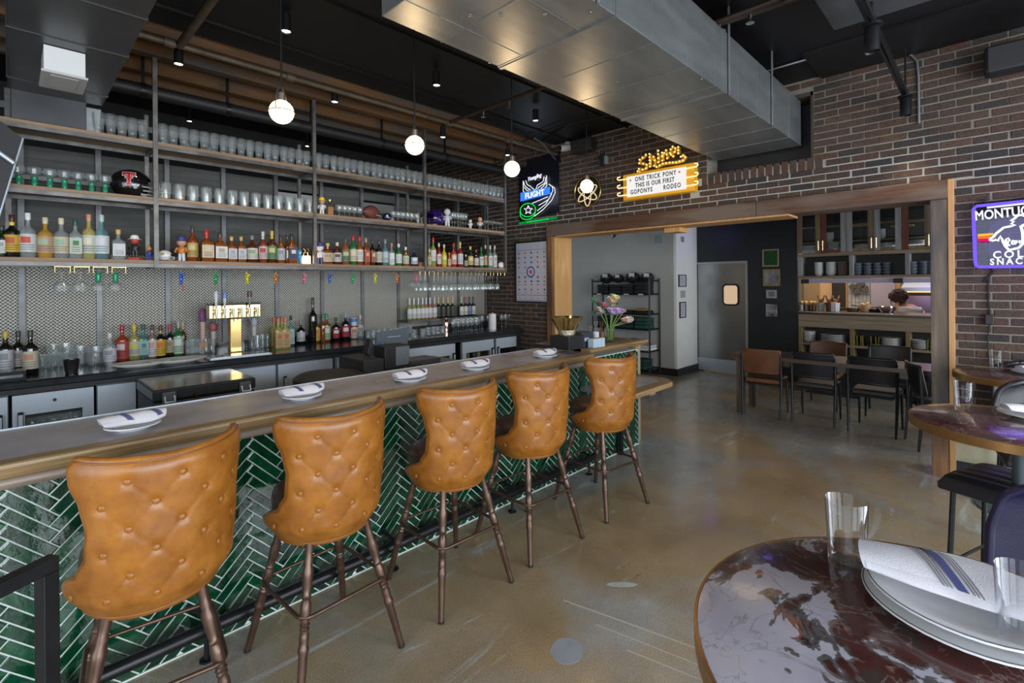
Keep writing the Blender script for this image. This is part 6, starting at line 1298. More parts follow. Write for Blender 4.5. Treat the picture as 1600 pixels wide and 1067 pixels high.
part(MB().cbox(at(941, 250, X=XW-.035), (.05, .06, .16)), 'black_box', m_black, ob, bevel=.004); part(MB().cbox(at(947, 250, X=XW-.03), (.05, .04, .11)), 'grey_cover', C((.20, .24, .27), .4), ob, bevel=.004); part(MB().tube([at(947, 242, X=XW-.02), at(945, 215, X=XW-.02), at(941, 207, X=XW-.02)], .007, 8), 'conduit_tube', m_studsteel, ob)
# black hanging screen at the far left
tv = thing('wall_screen', 'black tilted screen with a thin bright edge hanging at the far left', 'screen', tuple(at(10, 250, Y=5.0))); y = 5.12
part(MB().prism([(at(-60, 180, Y=y).x, at(-60, 185, Y=y).z), (at(2, 188, Y=y).x, at(2, 190, Y=y).z), (at(35, 216, Y=y).x, at(35, 216, Y=y).z), (at(-2, 338, Y=y).x, at(-2, 338, Y=y).z), (at(-60, 338, Y=y).x, at(-60, 338, Y=y).z)], y, y+.06, 'Y'), 'panel', m_black, tv)
part(MB().tube([at(36, 216, Y=y), at(-2, 340, Y=y)], .006, 6), 'edge_strip', m_stainless, tv); part(MB().tube([at(-6, 235, Y=y-.03), at(22, 255, Y=y-.03)], .016, 10), 'bracket_tube', m_stainless, tv, smooth=40)
# ------------------------------------------------------------------ signs on the brick wall
n_white = GLOW('neon_white', (.88, .91, 1), 1.15); n_green = GLOW('neon_green', (.02, .9, .12), 1.0); n_violet = GLOW('neon_violet', (.19, .11, 1.), 1.25); n_yel = GLOW('neon_yellow', (1., .50, .06), 1.1); n_org = GLOW('neon_orange', (1., .22, .02), 1.0); n_pink = GLOW('neon_pink', (.75, .01, .16), 1.0)
m_acr = M('black_acrylic', (.008, .009, .016), .25)
XN = XW-.075
def W(px, py, x=XN): return at(px, py, X=x)
def neon(t, strokes, m, r, name='neon_tube', x=XN):
    for s_ in strokes: part(MB().tube([W(a, b_, x) for a, b_ in s_], r, 8), name, m, t, smooth=60)
# the winged flight sign; strokes traced in a magnified view (scale 8.894, origin 790,250)
def Zm(pts): return [(790+a/8.894, 250+b_/8.894) for a, b_ in pts]
fs_ = thing('neon_sign', 'neon sign with white wings, a blue FLIGHT banner and a green hockey puck', 'sign', tuple(W(835, 310)))
bp = [W(a, b_, XW-.035) for a, b_ in ((811, 262), (873, 252), (874, 332), (812, 346))]
part(MB().prism([(p.y, p.z) for p in bp], XW-.04, XW-.03, 'X'), 'backing_panel', m_acr, fs_)
part(MB().prism([(W(a, b_).y, W(a, b_).z) for a, b_ in ((821, 250), (872, 236), (873, 252), (822, 262))], XW-.045, XW-.031, 'X'), 'top_panel', m_acr, fs_)
wings = [[(245, 290), (245, 435), (270, 450)], [(250, 300), (262, 350), (300, 390), (345, 415)], [(280, 285), (300, 340), (350, 370), (385, 405)], [(262, 380), (290, 420), (320, 425)], [(570, 215), (572, 360), (545, 385)], [(535, 230), (520, 300), (440, 350), (425, 400)], [(558, 240), (545, 320), (470, 370), (445, 400)], [(565, 310), (520, 370), (490, 395)], [(385, 400), (405, 425), (425, 400)]]
neon(fs_, [Zm(s_) for s_ in wings], n_white, .0058)
tails = [[(600, 335), (650, 370), (655, 430), (625, 480)], [(610, 340), (680, 390), (690, 450), (640, 560), (520, 690), (400, 780)], [(640, 470), (560, 610), (440, 705)], [(585, 510), (470, 560), (370, 600)], [(600, 545), (530, 590), (460, 630)]]
neon(fs_, [Zm(s_) for s_ in tails], n_white, .0058)
q = [W(*p, XN) for p in Zm([(208, 458), (610, 372), (612, 470), (208, 575)])]
part(MB().prism([(p.y, p.z) for p in q], XN-.004, XN+.012, 'X'), 'banner', GLOW('banner_blue', (.03, .16, .72), 1.6), fs_)
ctr = W(*Zm([(408, 478)])[0]); tl = math.atan2(W(*Zm([(610, 420)])[0]).z-W(*Zm([(208, 516)])[0]).z, -(W(*Zm([(610, 420)])[0]).y-W(*Zm([(208, 516)])[0]).y))
text_obj('banner_lettering', 'FLIGHT', .115, n_white, fs_, wall_frame(XN-.012, ctr.y, ctr.z, tl), .003, 1.05, .003, 'stuff').matrix_parent_inverse = t_inv(fs_)
ell = lambda cx, cy, rx, ry, rot=0., n=28: [(cx+rx*math.cos(a)*math.cos(rot)-ry*math.sin(a)*math.sin(rot), cy+rx*math.cos(a)*math.sin(rot)+ry*math.sin(a)*math.cos(rot)) for a in [2*math.pi*i/n for i in range(n+1)]]
neon(fs_, [Zm(ell(310, 695, 108, 92, -.25)), Zm([(202, 720), (205, 780), (235, 815), (290, 830), (350, 815), (400, 770), (415, 720), (415, 680)])], n_green, .0065)
star = []
for i in range(11): a = -math.pi/2+math.pi*i/5; r_ = 62 if i % 2 == 0 else 26; star.append((315+r_*math.cos(a), 695+r_*math.sin(a)))
neon(fs_, [Zm(star)], n_white, .007)
q = [W(*p, XN) for p in Zm([(185, 868), (712, 790), (712, 815), (185, 895)])]; part(MB().prism([(p.y, p.z) for p in q], XN, XN+.008, 'X'), 'green_strip', GLOW('strip_green', (.0, .25, .03), 1.2), fs_)
ctr = W(*Zm([(448, 843)])[0]); a0_, a1_ = W(*Zm([(185, 882)])[0]), W(*Zm([(712, 802)])[0]); tl2 = math.atan2(a1_.z-a0_.z, a0_.y-a1_.y)
text_obj('strip_lettering', 'OFFICIAL BEER DALLAS STARS', .036, n_green, fs_, wall_frame(XN-.006, ctr.y, ctr.z, tl2), .001, 1.0, 0, 'stuff', .93).matrix_parent_inverse = t_inv(fs_)
ctr = W(*Zm([(405, 240)])[0]); text_obj('script_lettering', 'Yuengling', .085, n_white, fs_, wall_frame(XN-.006, ctr.y, ctr.z, tl+.06) @ Matrix(((1, .3, 0, 0), (0, 1, 0, 0), (0, 0, 1, 0), (0, 0, 0, 1))), .002, 1.0, .001, 'stuff', .86).matrix_parent_inverse = t_inv(fs_)
light('neon_wash', 'POINT', tuple(W(835, 300, XW-.25)), 1.2, (.7, .8, 1), shadow_soft_size=.15)
# round atom plaque
ap = thing('round_plaque', 'round mirror plaque with an atom-shaped brass outline behind the farthest pendant', 'sign', tuple(W(919, 298))); c = W(919, 299, XW-.03); rr = (W(899, 299, XW-.03).y-W(939.5, 299, XW-.03).y)/2
part(MB().lathe([(0, 0), (rr, 0), (rr, .012), (0, .012)], n=40, T=Matrix.Translation(c) @ Matrix.Rotation(-math.pi/2, 4, 'Y')), 'disc', M('smoked_mirror', (.10, .085, .05), .18, .8), ap, smooth=40)
def circ3(rad, x, n=40): return [Vector((x, c.y+rad*math.cos(2*math.pi*i/n), c.z+rad*math.sin(2*math.pi*i/n))) for i in range(n)]
part(MB().tube(circ3(rr, c.x-.018), .009, 8, closed=True), 'brass_rim', m_brass, ap, smooth=60)
for k in range(3):
    a = math.pi/2+k*math.pi/3; pts = []
    for i in range(36): q = 2*math.pi*i/36; u, v = rr*.80*math.cos(q), rr*.26*math.sin(q); pts.append(Vector((c.x-.02-.002*k, c.y+u*math.cos(a)-v*math.sin(a), c.z-.03+u*math.sin(a)+v*math.cos(a))))
    part(MB().tube(pts, .007, 8, closed=True), 'orbit_ring', GLOW('orbit_glow', (1., .78, .50), .9), ap, smooth=60)  # brass outline given a glow of its own, though no lamp
# letter-board marquee
mq = thing('marquee_sign', 'yellow letter-board marquee with a bulb-lit script word above it', 'sign', tuple(W(1035, 280)))
o4 = [(979, 275.5), (1089, 256), (1091, 299.5), (981, 315)]; P4 = [W(*p, XW-.04) for p in o4]
yl, yr_ = (P4[0].y+P4[3].y)/2, (P4[1].y+P4[2].y)/2; zt, zb_ = (P4[0].z+P4[1].z)/2, (P4[2].z+P4[3].z)/2
m_myel = M('marquee_yellow', (.62, .30, .015), .4, emit=(.6, .28, .01), power=.25)
part(MB().box(XW-.14, XW-.03, yr_, yl, zb_, zt), 'cabinet', m_myel, mq, bevel=.006)
part(MB().box(XW-.150, XW-.141, yr_+.09, yl-.06, zb_+.035, zt-.035), 'letter_board', GLOW('board_white', (1, .97, .95), .92), mq)
bwid = (yl-.06)-(yr_+.09); bcy = ((yl-.06)+(yr_+.09))/2; bh = zt-zb_-.07; XF = XW-.153
m_let, m_red = M('letter_grey', (.055, .055, .085), .5), M('letter_red', (.70, .06, .03), .5, emit=(.6, .04, .02), power=.3)
lines = [('\u2022ONE TRICK PONY\u2022', .30, 0.0), ('THIS IS OUR FIRST', .0, -.01), ('GOPONYS      RODEO', -.30, -.005)]
for s_, dz, dy in lines:
    text_obj('board_lettering', s_.replace('\u2022', ' '), bh*.30, m_let, mq, wall_frame(XF, bcy-dy*bwid, zt-.035-bh/2+dz*bh, 0), .001, 1.28 if dz else 1.18, .0022, 'stuff', .70).matrix_parent_inverse = t_inv(mq)
for y in (bcy+bwid*.43, bcy-bwid*.40): part(MB().cbox((XF, y, zt-.035-bh/2+.30*bh), (.003, .02, .022)), 'red_dot', m_red, mq)
for side, y in ((1, yl), (-1, yr_)):
    for k in range(3):
        z = lerp(zb_, zt, (.2, .5, .82)[k]); yy = y+(.02 if side > 0 else .0)
        part(MB().tube([(XW-.145, yy-side*.10, z), (XW-.155, yy+side*.035, z), (XW-.155, yy+side*.055, z+.015), (XW-.155, yy+side*.05, z+.035), (XW-.15, yy+side*.015, z+.04)], .0085, 8), 'arrow_tube', GLOW('arrow_neon', (1., .72, .35), 1.5), mq, smooth=60)
# script word: strokes in a magnified view (scale 9.7, origin 960,220)
def Zs(pts): return [(960+a/9.7, 220+b_/9.7) for a, b_ in pts]
script = [[(490, 215), (440, 260), (395, 290), (390, 345), (450, 350), (500, 365), (490, 420), (440, 440), (385, 430), (365, 465), (400, 485)], [(545, 205), (548, 300), (552, 395)], [(552, 300), (605, 245), (620, 300), (615, 385)], [(675, 205), (678, 330)], [(735, 185), (740, 305)], [(740, 230), (795, 150), (812, 270)], [(855, 190), (925, 170), (935, 120), (895, 95), (865, 135), (870, 215), (905, 240)], [(980, 100), (980, 195)], [(650, 400), (745, 350), (850, 335), (950, 330), (1050, 300), (1085, 250), (1055, 225), (1020, 245)]]
bulbs = MB(); XSC = XW-.10
for s_ in script:
    P = [W(*p, XSC) for p in Zs(s_)]; part(MB().tube(P, .020, 8), 'script_stroke', M('script_yellow', (.55, .28, .01), .4, emit=(.5, .22, .0), power=.2), mq, smooth=60)
    acc = 0
    for a, b_ in zip(P, P[1:]):
        n_ = max(1, round((b_-a).length/.048))
        for i in range(n_): p = a.lerp(b_, i/n_); bulbs.sphere((p.x-.024, p.y, p.z), .012, 8)
    bulbs.sphere((P[-1].x-.024, P[-1].y, P[-1].z), .012, 8)
p = W(*Zs([(675, 155)])[0], XSC); bulbs.sphere((p.x-.02, p.y, p.z), .014, 8)
part(bulbs, 'marquee_bulbs', GLOW('bulb_yellow', (1., .66, .22), 1.6), mq, kind='stuff')
light('marquee_wash', 'POINT', tuple(W(1035, 275, XW-.5)), 2.0, (1, .75, .4), shadow_soft_size=.2)
# violet neon at the right
mn = thing('neon_sign', 'violet-framed neon sign with a white horse on the bricks at the right edge', 'sign', tuple(W(1570, 365)))
part(MB().prism([(W(a, b_, XW-.03).y, W(a, b_, XW-.03).z) for a, b_ in ((1522, 318), (1680, 298), (1680, 415), (1527, 416))], XW-.034, XW-.03, 'X'), 'clear_backing', GLASS('acrylic_back', (.55, .52, .62), (.5, .5, .6), .05, .4), mq if False else mn)
def Zr(pts): return [(1500+a/7.62, 290+b_/7.62) for a, b_ in pts]
frame = [(1521, 333), (1521.5, 326), (1526, 322), (1600, 314.5), (1680, 306), (1690, 309), (1692, 316), (1690, 405), (1686, 413), (1678, 414.5), (1600, 416), (1530, 417), (1525.5, 415), (1524, 408), (1521, 333)]
neon(mn, [frame], n_violet, .0125)
horse = [[(345, 635), (400, 610), (430, 570), (520, 500), (600, 485), (655, 470), (610, 455), (640, 425), (605, 420), (650, 390), (690, 355), (740, 350), (790, 370), (860, 400), (900, 450), (905, 520), (860, 560)], [(345, 640), (390, 655), (430, 645), (450, 660), (480, 600), (510, 660), (540, 720), (580, 765), (640, 755), (700, 740), (740, 700), (750, 640), (745, 560), (725, 480), (745, 465), (800, 500)]]
neon(mn, [Zr(s_) for s_ in horse], n_white, .0095)
neon(mn, [Zr([(545, 640), (575, 625), (590, 650), (565, 680), (590, 720), (560, 720), (545, 640)]), Zr([(620, 655), (650, 655), (650, 700), (620, 700), (620, 655)]), Zr([(670, 650), (675, 690), (690, 660), (705, 690), (715, 650)])], n_white, .007)
neon(mn, [Zr([(212, 592), (395, 578)])], n_yel, .010); neon(mn, [Zr([(212, 622), (360, 615)])], n_org, .010); neon(mn, [Zr([(212, 642), (350, 640)]), Zr([(220, 660), (345, 655)])], n_pink, .009)
def sign_text(s_, px, py, size, sp, xs=1., slope=0.):
    p = W(px, py); o = text_obj('neon_lettering', s_, size, n_white, mn, wall_frame(XN-.004, p.y, p.z, slope), .004, sp, .0025, 'stuff', xs); o.matrix_parent_inverse = t_inv(mn)
tl3 = .045
sign_text('MONTUCKY', 1577, 332.5, .108, 1.0, .66, tl3); neon(mn, [[(1542, 324.5), (1665, 311)]], n_white, .007)
sign_text('COLD', 1584, 397.5, .080, 1.42, .88, .02); sign_text('SNACKS', 1584, 408.5, .070, 1.46, .80, .01)
for px, py in ((1542, 314), (1545, 417)): part(MB().cbox(W(px, py, XW-.04), (.06, .018, .03)), 'standoff', m_black, mn)
part(MB().tube([W(1544, 318, XW-.028), W(1545, 416, XW-.028)], .006, 6), 'rear_rod', C((.03, .02, .10)), mn)
cb = thing('power_cord', 'black power cord hanging below the violet neon sign to a plug on the bricks', 'cord', tuple(W(1545, 440, XW-.02)))
part(MB().tube([W(*p, XW-.016) for p in ((1546, 417), (1552, 424), (1542, 433), (1537, 440), (1541, 438), (1545, 430), (1554, 423), (1544, 434), (1544, 470), (1547, 495))], .006, 6), 'cord', m_rubber, cb, smooth=60); part(MB().cbox(W(1546, 499, XW-.035), (.05, .055, .085)), 'plug_box', m_black, cb, bevel=.006); part(MB().tube([W(1546, 506, XW-.02), W(1543, 530, XW-.02), W(1545, 565, XW-.02)], .005, 6), 'cord', m_rubber, cb, smooth=60)
light('violet_wash', 'POINT', tuple(W(1600, 365, XW-.45)), 5.0, (.22, .12, 1), shadow_soft_size=.25)
# ------------------------------------------------------------------ framed poster
pf = thing('framed_poster', 'tall black-framed poster of small team emblems around a blue ring', 'poster', tuple(W(830, 425)))
y0p, y1p = W(805, 425, XW-.03).y, W(856.5, 425, XW-.03).y; ztp, zbp = W(830, 376.5, XW-.03).z, W(830, 473, XW-.03).z
fw_ = .022
part(MB().box(XW-.04, XW-.005, y1p, y1p+fw_, zbp, ztp).box(XW-.04, XW-.005, y0p-fw_, y0p, zbp, ztp).box(XW-.04, XW-.005, y1p+fw_, y0p-fw_, ztp-fw_, ztp).box(XW-.04, XW-.005, y1p+fw_, y0p-fw_, zbp, zbp+fw_), 'frame', m_black, pf)
part(MB().box(XW-.024, XW-.02, y1p+fw_, y0p-fw_, zbp+fw_, ztp-fw_), 'sheet', M('poster_sheet', (.50, .50, .58), .5), pf)
pw, ph = y0p-y1p-2*fw_, ztp-zbp-2*fw_; XP = XW-.0245
def pp_(u, v): return (y0p-fw_-u*pw, ztp-fw_-v*ph)
mk = [MB() for _ in range(5)]; mkm = [C(c, .6) for c in ((.05, .06, .18), (.40, .06, .07), (.10, .10, .12), (.45, .16, .05), (.10, .22, .34))]
rd = random.Random(9)
def mark(i, u, v, w_, h_, k=6):
    a0 = rd.random(); cy, cz = pp_(u, v); mk[i].prism([(cy+w_*pw*math.cos(a0+2*math.pi*j/k)*rd.uniform(.6, 1), cz+h_*ph*math.sin(a0+2*math.pi*j/k)*rd.uniform(.6, 1)) for j in range(k)], XP-.001, XP, 'X')
for r_, v in enumerate((.175, .255, .335, .42)):
    for k in range(5): mark((r_*2+k*3) % 5 if k != 2 else 0, .09+.205*k, v, .038, .020, rd.choice((5, 6, 8)))
for r_, v in enumerate((.59, .66, .80)):
    for k in range(5): mark((r_+k*2) % 5, .09+.205*k, v, .05 if r_ < 2 else .035, .022, rd.choice((4, 5, 7)))
for k in range(5): mark(1, .09+.205*k, .715, .06, .008, 6); mark(2, .09+.205*k, .855, .06, .005, 6)
for k in range(5): mark(k, .10+.205*k, .945, .02, .022, 4); mark(2, .06+.21*k, .085, .008, .022, 4)
for i in range(5): part(mk[i], 'printed_emblems', mkm[i], pf, kind='stuff')
for v in (.125, .895, .985, .515): cy, cz = pp_(.5, v); part(MB().cbox((XP, cy, cz), (.001, pw*.96, ph*(.006 if v != .515 else .002))), 'printed_rule', mkm[0], pf)
cy, cz = pp_(.48, .50)
def flat_ring(r0, r1, m, name, off): part(MB().add([(XP-off, cy+r*math.cos(2*math.pi*i/32), cz+r*1.0*math.sin(2*math.pi*i/32)) for r in (r0, r1) for i in range(32)], [(i, (i+1) % 32, 32+(i+1) % 32, 32+i) for i in range(32)]), name, m, pf)
flat_ring(pw*.100, pw*.135, C((.04, .10, .36), .6), 'blue_ring', .002); flat_ring(.0005, pw*.098, C((.55, .56, .64), .6), 'badge', .002); flat_ring(.0005, pw*.055, C((.50, .10, .14), .6), 'badge_centre', .003)
# ------------------------------------------------------------------ dining room and kitchen beyond the opening
KX = 9.3
struct(MB().box(8.43, 8.55, 4.13, 8.6, 0, 3.05).build('wall_far_left', m_grey)); struct(MB().box(8.43, KX+.10, 4.08, 4.13, 0, 3.05).build('wall_column', m_white))
struct(MB().box(8.415, 8.43, 4.065, 8.6, 0, .13).box(8.43, KX, 4.065, 4.08, 0, .13).build('baseboard_left', m_black))
DY0_, DY1_ = at(1166, 500, X=KX).y, at(1086, 500, X=KX).y; DZ_ = 2.05
KY1, KY0 = at(1246, 450, X=KX).y, .30
struct(MB().box(KX, KX+.1, DY1_+.02, 4.08, 0, 3.05).build('wall_far_door_side', m_dark)); struct(MB().box(KX, KX+.1, DY0_-.03, DY1_+.02, DZ_+.03, 3.05).box(KX, KX+.1, KY1, DY0_-.03, 0, 3.05).build('wall_far', m_dark))
struct(MB().box(KX, KX+.1, -3.6, KY0, 0, 3.05).build('wall_far_right', m_dark))
dr = struct(MB().box(KX+.02, KX+.06, DY0_+.012, DY1_-.012, .012, DZ_-.012).build('door_1', M('brushed_door', (.40, .42, .43), .26, .95, var=.12, scale=3, stretch=(1, 1, .6))))
wz0, wz1, wy0, wy1 = at(1140, 475, X=KX).z, at(1140, 446, X=KX).z, at(1152, 460, X=KX).y, at(1131, 460, X=KX).y
def rrect(y0, y1, z0, z1, r, n=6): return [(cy+r*math.cos(R(a0+90*i/n)), cz+r*math.sin(R(a0+90*i/n))) for cy, cz, a0 in ((y1-r, z1-r, 0), (y0+r, z1-r, 90), (y0+r, z0+r, 180), (y1-r, z0+r, 270)) for i in range(n+1)]
MB().prism(rrect(wy0-.03, wy1+.03, wz0-.03, wz1+.03, .07), KX+.004, KX+.019, 'X').build('window_gasket', m_rubber, dr); MB().prism(rrect(wy0, wy1, wz0, wz1, .05), KX-.001, KX+.003, 'X').build('lit_window', GLOW('kitchen_glow', (1., .72, .46), .62), dr)
MB().box(KX+.012, KX+.0195, DY0_+.02, DY1_-.02, .02, .25).build('kick_plate', m_stainless, dr)
struct(MB().box(KX-.01, KX+.10, DY1_-.01, DY1_+.03, 0, DZ_+.03).box(KX-.01, KX+.10, DY0_-.03, DY0_+.010, 0, DZ_+.03).box(KX-.01, KX+.10, DY0_+.010, DY1_-.01, DZ_-.010, DZ_+.03).build('trim_4', M('steel_jamb', (.42, .42, .40), .4, .6)))
light('violet_tube', 'POINT', (KX-.5, (DY0_+DY1_)/2, 2.55), 1.0, (.25, .15, 1), shadow_soft_size=.1)
# frames on the dark wall, then on the white column
def picture(px0, px1, py0, py1, X, m_fr, m_pic, label, fw=.022, extra=None, X_is=True):
    a, b_ = at(px0, py0, X=X-.03), at(px1, py1, X=X-.03); y1, y0, z1, z0 = a.y, b_.y, a.z, b_.z
    t = thing('picture_frame', label, 'picture', (X, (y0+y1)/2, (z0+z1)/2), 0)
    part(MB().box(X-.03, X-.002, y0, y0+fw, z0, z1).box(X-.03, X-.002, y1-fw, y1, z0, z1).box(X-.03, X-.002, y0+fw, y1-fw, z1-fw, z1).box(X-.03, X-.002, y0+fw, y1-fw, z0, z0+fw), 'frame', m_fr, t); part(MB().box(X-.015, X-.010, y0+fw, y1-fw, z0+fw, z1-fw), 'picture_sheet', m_pic, t)
    if extra:
        for name, m_, rects in extra:
            mb = MB(); 
            for u0, u1, v0, v1 in rects: mb.box(X-.017, X-.0155, lerp(y1-fw, y0+fw, u1), lerp(y1-fw, y0+fw, u0), lerp(z0+fw, z1-fw, v0), lerp(z0+fw, z1-fw, v1))
            part(mb, name, m_, t, kind='stuff')
    return t
m_bw = M('mono_photo', (.03, .03, .035), .5, color2=(.45, .45, .47), scale=5)
m_bw2 = M('mono_photo2', (.02, .02, .025), .5, color2=(.55, .55, .57), scale=9)
picture(1191, 1217, 390, 416, KX, M('pale_frame', (.45, .36, .24), .5), M('moss_green', (.015, .10, .02), .8, var=.6, scale=40, bump=.5), 'green picture in a pale wood frame, topmost of four on the dark wall')
picture(1192, 1219, 421, 447, KX, m_brass, m_bw, 'black and white picture in a gold frame, second of four on the dark wall')
picture(1197, 1213, 453, 466, KX, C((.36, .36, .37)), C((.20, .20, .21)), 'smallest grey plaque, third of four on the dark wall', .03)
picture(1194, 1217, 473, 497, KX, m_black, m_bw2, 'black and white picture in a black frame, lowest of four on the dark wall')
def column_frame(px0, px1, py0, py1, m_fr, label, lines=True):
    Y = 4.08; a, b_ = at(px0, py0, Y=Y-.012), at(px1, py1, Y=Y-.012); x0, x1, z1, z0 = a.x, b_.x, a.z, b_.z; f = .018 if m_fr is m_black else .0
    t = thing('notice_frame', label, 'notice', ((x0+x1)/2, Y, (z0+z1)/2))
    if f: part(MB().box(x0, x0+f, Y-.022, Y-.001, z0, z1).box(x1-f, x1, Y-.022, Y-.001, z0, z1).box(x0+f, x1-f, Y-.022, Y-.001, z1-f, z1).box(x0+f, x1-f, Y-.022, Y-.001, z0, z0+f), 'frame', m_fr, t)
    part(MB().box(x0+f, x1-f, Y-.012, Y-.002, z0+f, z1-f), 'sheet', C((.55, .55, .62) if f else (.36, .37, .38)), t)
    if f:
        mb = MB()
        for k in range(6): mb.box(x0+f*2.5, x1-f*(2.5+k % 3), Y-.0135, Y-.0125, lerp(z1-f, z0+f, .15+.13*k)-.008, lerp(z1-f, z0+f, .15+.13*k))
        part(mb, 'printed_lines', C((.2, .2, .22)), t, kind='stuff')
column_frame(1060.5, 1072, 429, 448, m_black, 'upper framed notice on the white column'); column_frame(1064, 1071, 454, 465, C((.4, .4, .4)), 'grey switch plate on the white column'); column_frame(1062, 1071.5, 472, 496, m_black, 'lower framed notice on the white column')
o = MB().box(0, .02, -.07, .07, -.07, .07).build('exit_plate', C((.30, .34, .36)), bevel=.004); o.location = at(1030, 374, X=8.40); tag(o, 'small pale plate high on the grey wall', 'plate'); o = MB().box(-.05, .05, -.015, 0, -.05, .05).build('wall_vent', C((.28, .28, .26)), bevel=.004); o.location = at(1066, 374, Y=4.075); tag(o, 'small square vent high on the white column', 'vent')
sc2 = thing('security_camera', 'small black camera under the lintel in front of the grey wall', 'camera', tuple(at(958, 367, X=8.2))); MB().sphere((0, 0, 0), .06, 14, (1, 1, .9)).build('dome', m_black, sc2, smooth=60); MB().sphere((-.045, 0, -.02), .026, 12).build('lens', C((.5, .5, .52), .2), sc2, smooth=60); MB().tube([(0, 0, .05), (.2, 0, .15)], .012, 6).build('arm', m_black, sc2)
# merchandise rack
rk = thing('merchandise_rack', 'black wire rack of folded clothes and caps against the grey wall', 'rack', (8.2, 5.0, 0)); rx0, rx1 = 8.0, 8.37; ry0, ry1 = 4.385, 5.61
for x in (rx0, rx1):
    for y in (ry0, ry1): part(MB().tube([(x, y, 0), (x, y, 1.78)], .016, 8), 'post', m_blacksteel, rk, smooth=40)
rz = [1.745, 1.50, 1.135, .86, .465, .12]
for z in rz: part(MB().box(rx0-.008, rx1+.008, ry0+.018, ry1-.018, z-.025, z), 'shelf', m_blacksteel, rk)
for py, yy in ((0, 5.45), (0, 5.15), (0, 4.85), (0, 4.55)): part(MB().box(rx0-.014, rx0-.009, yy-.05, yy+.05, 1.478, 1.498), 'price_tag', C((.6, .6, .62)), rk)
part(MB().box(rx0-.014, rx0-.009, 5.40, 5.52, 1.112, 1.132), 'price_tag', C((.6, .6, .62)), rk)
def cap_(loc, c, label, s=1.):
    t = thing('baseball_cap', label, 'cap', loc, R(200), 'caps on the top of the rack'); MB().sphere((0, 0, .032*s), .095*s, 16, (1.15, 1.0, .80)).build('crown', C(c, .7), t, smooth=60)
    def br(u, v): a = lerp(-1.0, 1.0, u); r = lerp(.085, .165, v)*s; return Vector((r*math.cos(a)*1.05, r*math.sin(a)*.85, .012*s+.01*math.cos(a)))
    mb = MB(); mb.grid(br, 14, 4); mb.grid(lambda u, v: br(u, v)-Vector((0, 0, .008)), 14, 4, True); mb.build('brim', C(c, .7), t, smooth=60); MB().cbox((.098*s, 0, .07*s), (.012, .07*s, .05*s)).build('badge', C((.45, .45, .42)), t)
for i, (y, c, s) in enumerate(((5.38, (.010, .014, .012), 1.35), (5.11, (.012, .012, .018), 1.15), (4.80, (.012, .020, .016), 1.45), (4.50, (.014, .014, .022), 1.3))): cap_((8.15, y, 1.746), c, '%s dark cap from the left on top of the black rack' % ORD[i], s)
def folded(y, z, w_, h, c, label, grp, k=3):
    t = thing('folded_shirts', label, 'clothes', (8.17, y, z), 0, grp)
    for i in range(k): MB().box(-.15, .15, -w_/2+.006*(i % 2), w_/2-.005*(i % 2), h*i/k, h*(i+1)/k-.003).build('shirt', C(c if i % 2 else tuple(x*1.3 for x in c), .85), t, bevel=.016)
rd = random.Random(4)
for i, y in enumerate((5.40, 5.12, 4.86, 4.58)):
    folded(y, 1.501, .24, .17+.05*(i == 3), (.012, .012, .013), '%s pile of black shirts from the left, second shelf of the rack' % ORD[i], 'shirts on the second shelf of the rack')
    folded(y, 1.136, .23, .05, (.016, .018, .018), '%s low dark pile from the left, third shelf of the rack' % ORD[i], 'clothes on the third shelf of the rack', 2)
    folded(y, .861, .25, .20, (.010, .030, .024) if i != 3 else (.012, .055, .040), '%s dark green pile from the left, fourth shelf of the rack' % ORD[i], 'shirts on the fourth shelf of the rack')
folded(4.53, .466, .24, .10, (.62, .62, .62), 'white folded cloth on the fifth shelf of the rack', 'clothes on the fifth shelf of the rack', 2); folded(5.0, .466, .5, .15, (.014, .035, .028), 'dark folded pile on the fifth shelf of the rack', 'clothes on the fifth shelf of the rack'); folded(4.62, .121, .26, .18, (.012, .045, .035), 'dark green bundle at the bottom of the rack', 'clothes on the bottom shelf of the rack')
folded(4.62, 1.19, .20, .03, (.30, .18, .04), 'mustard folded cloth on the third shelf of the rack', 'clothes on the third shelf of the rack', 1)
# things on the host counter
HZ = 1.107
cb = thing('menu_box', 'black box holding menus on the host counter', 'box', tuple(at(897, 545, Z=HZ))); c = at(897, 546, Z=HZ)
part(MB().box(c.x-.10, c.x+.12, c.y-.02, c.y+.20, HZ, HZ+.125), 'box', m_black, cb, bevel=.004); part(MB().box(c.x+.122, c.x+.30, c.y+.0, c.y+.16, HZ, HZ+.14), 'menu_stack', C((.035, .042, .055), .5), cb, bevel=.004); part(MB().box(c.x+.16, c.x+.22, c.y-.003, c.y-.0005, HZ+.06, HZ+.09), 'white_mark', C((.5, .55, .6)), cb)
b_ = thing('champagne_bucket', 'gold champagne bucket standing on the black menu box', 'bucket', (c.x+.01, c.y+.09, HZ+.126)); MB().lathe([(0, 0), (.072, 0), (.085, .045), (.115, .10), (.15, .155), (.158, .165), (.150, .165), (.105, .10), (.075, .05), (0, .012)], n=28).build('bowl', M('polished_gold', (.80, .66, .30), .12, 1.), b_, smooth=40)
MB().lathe([(.074, .002), (.087, .047)], n=28).build('faceted_base', M('facets', (.62, .56, .40), .3, .8, bump=1., bscale=90), b_, smooth=10)
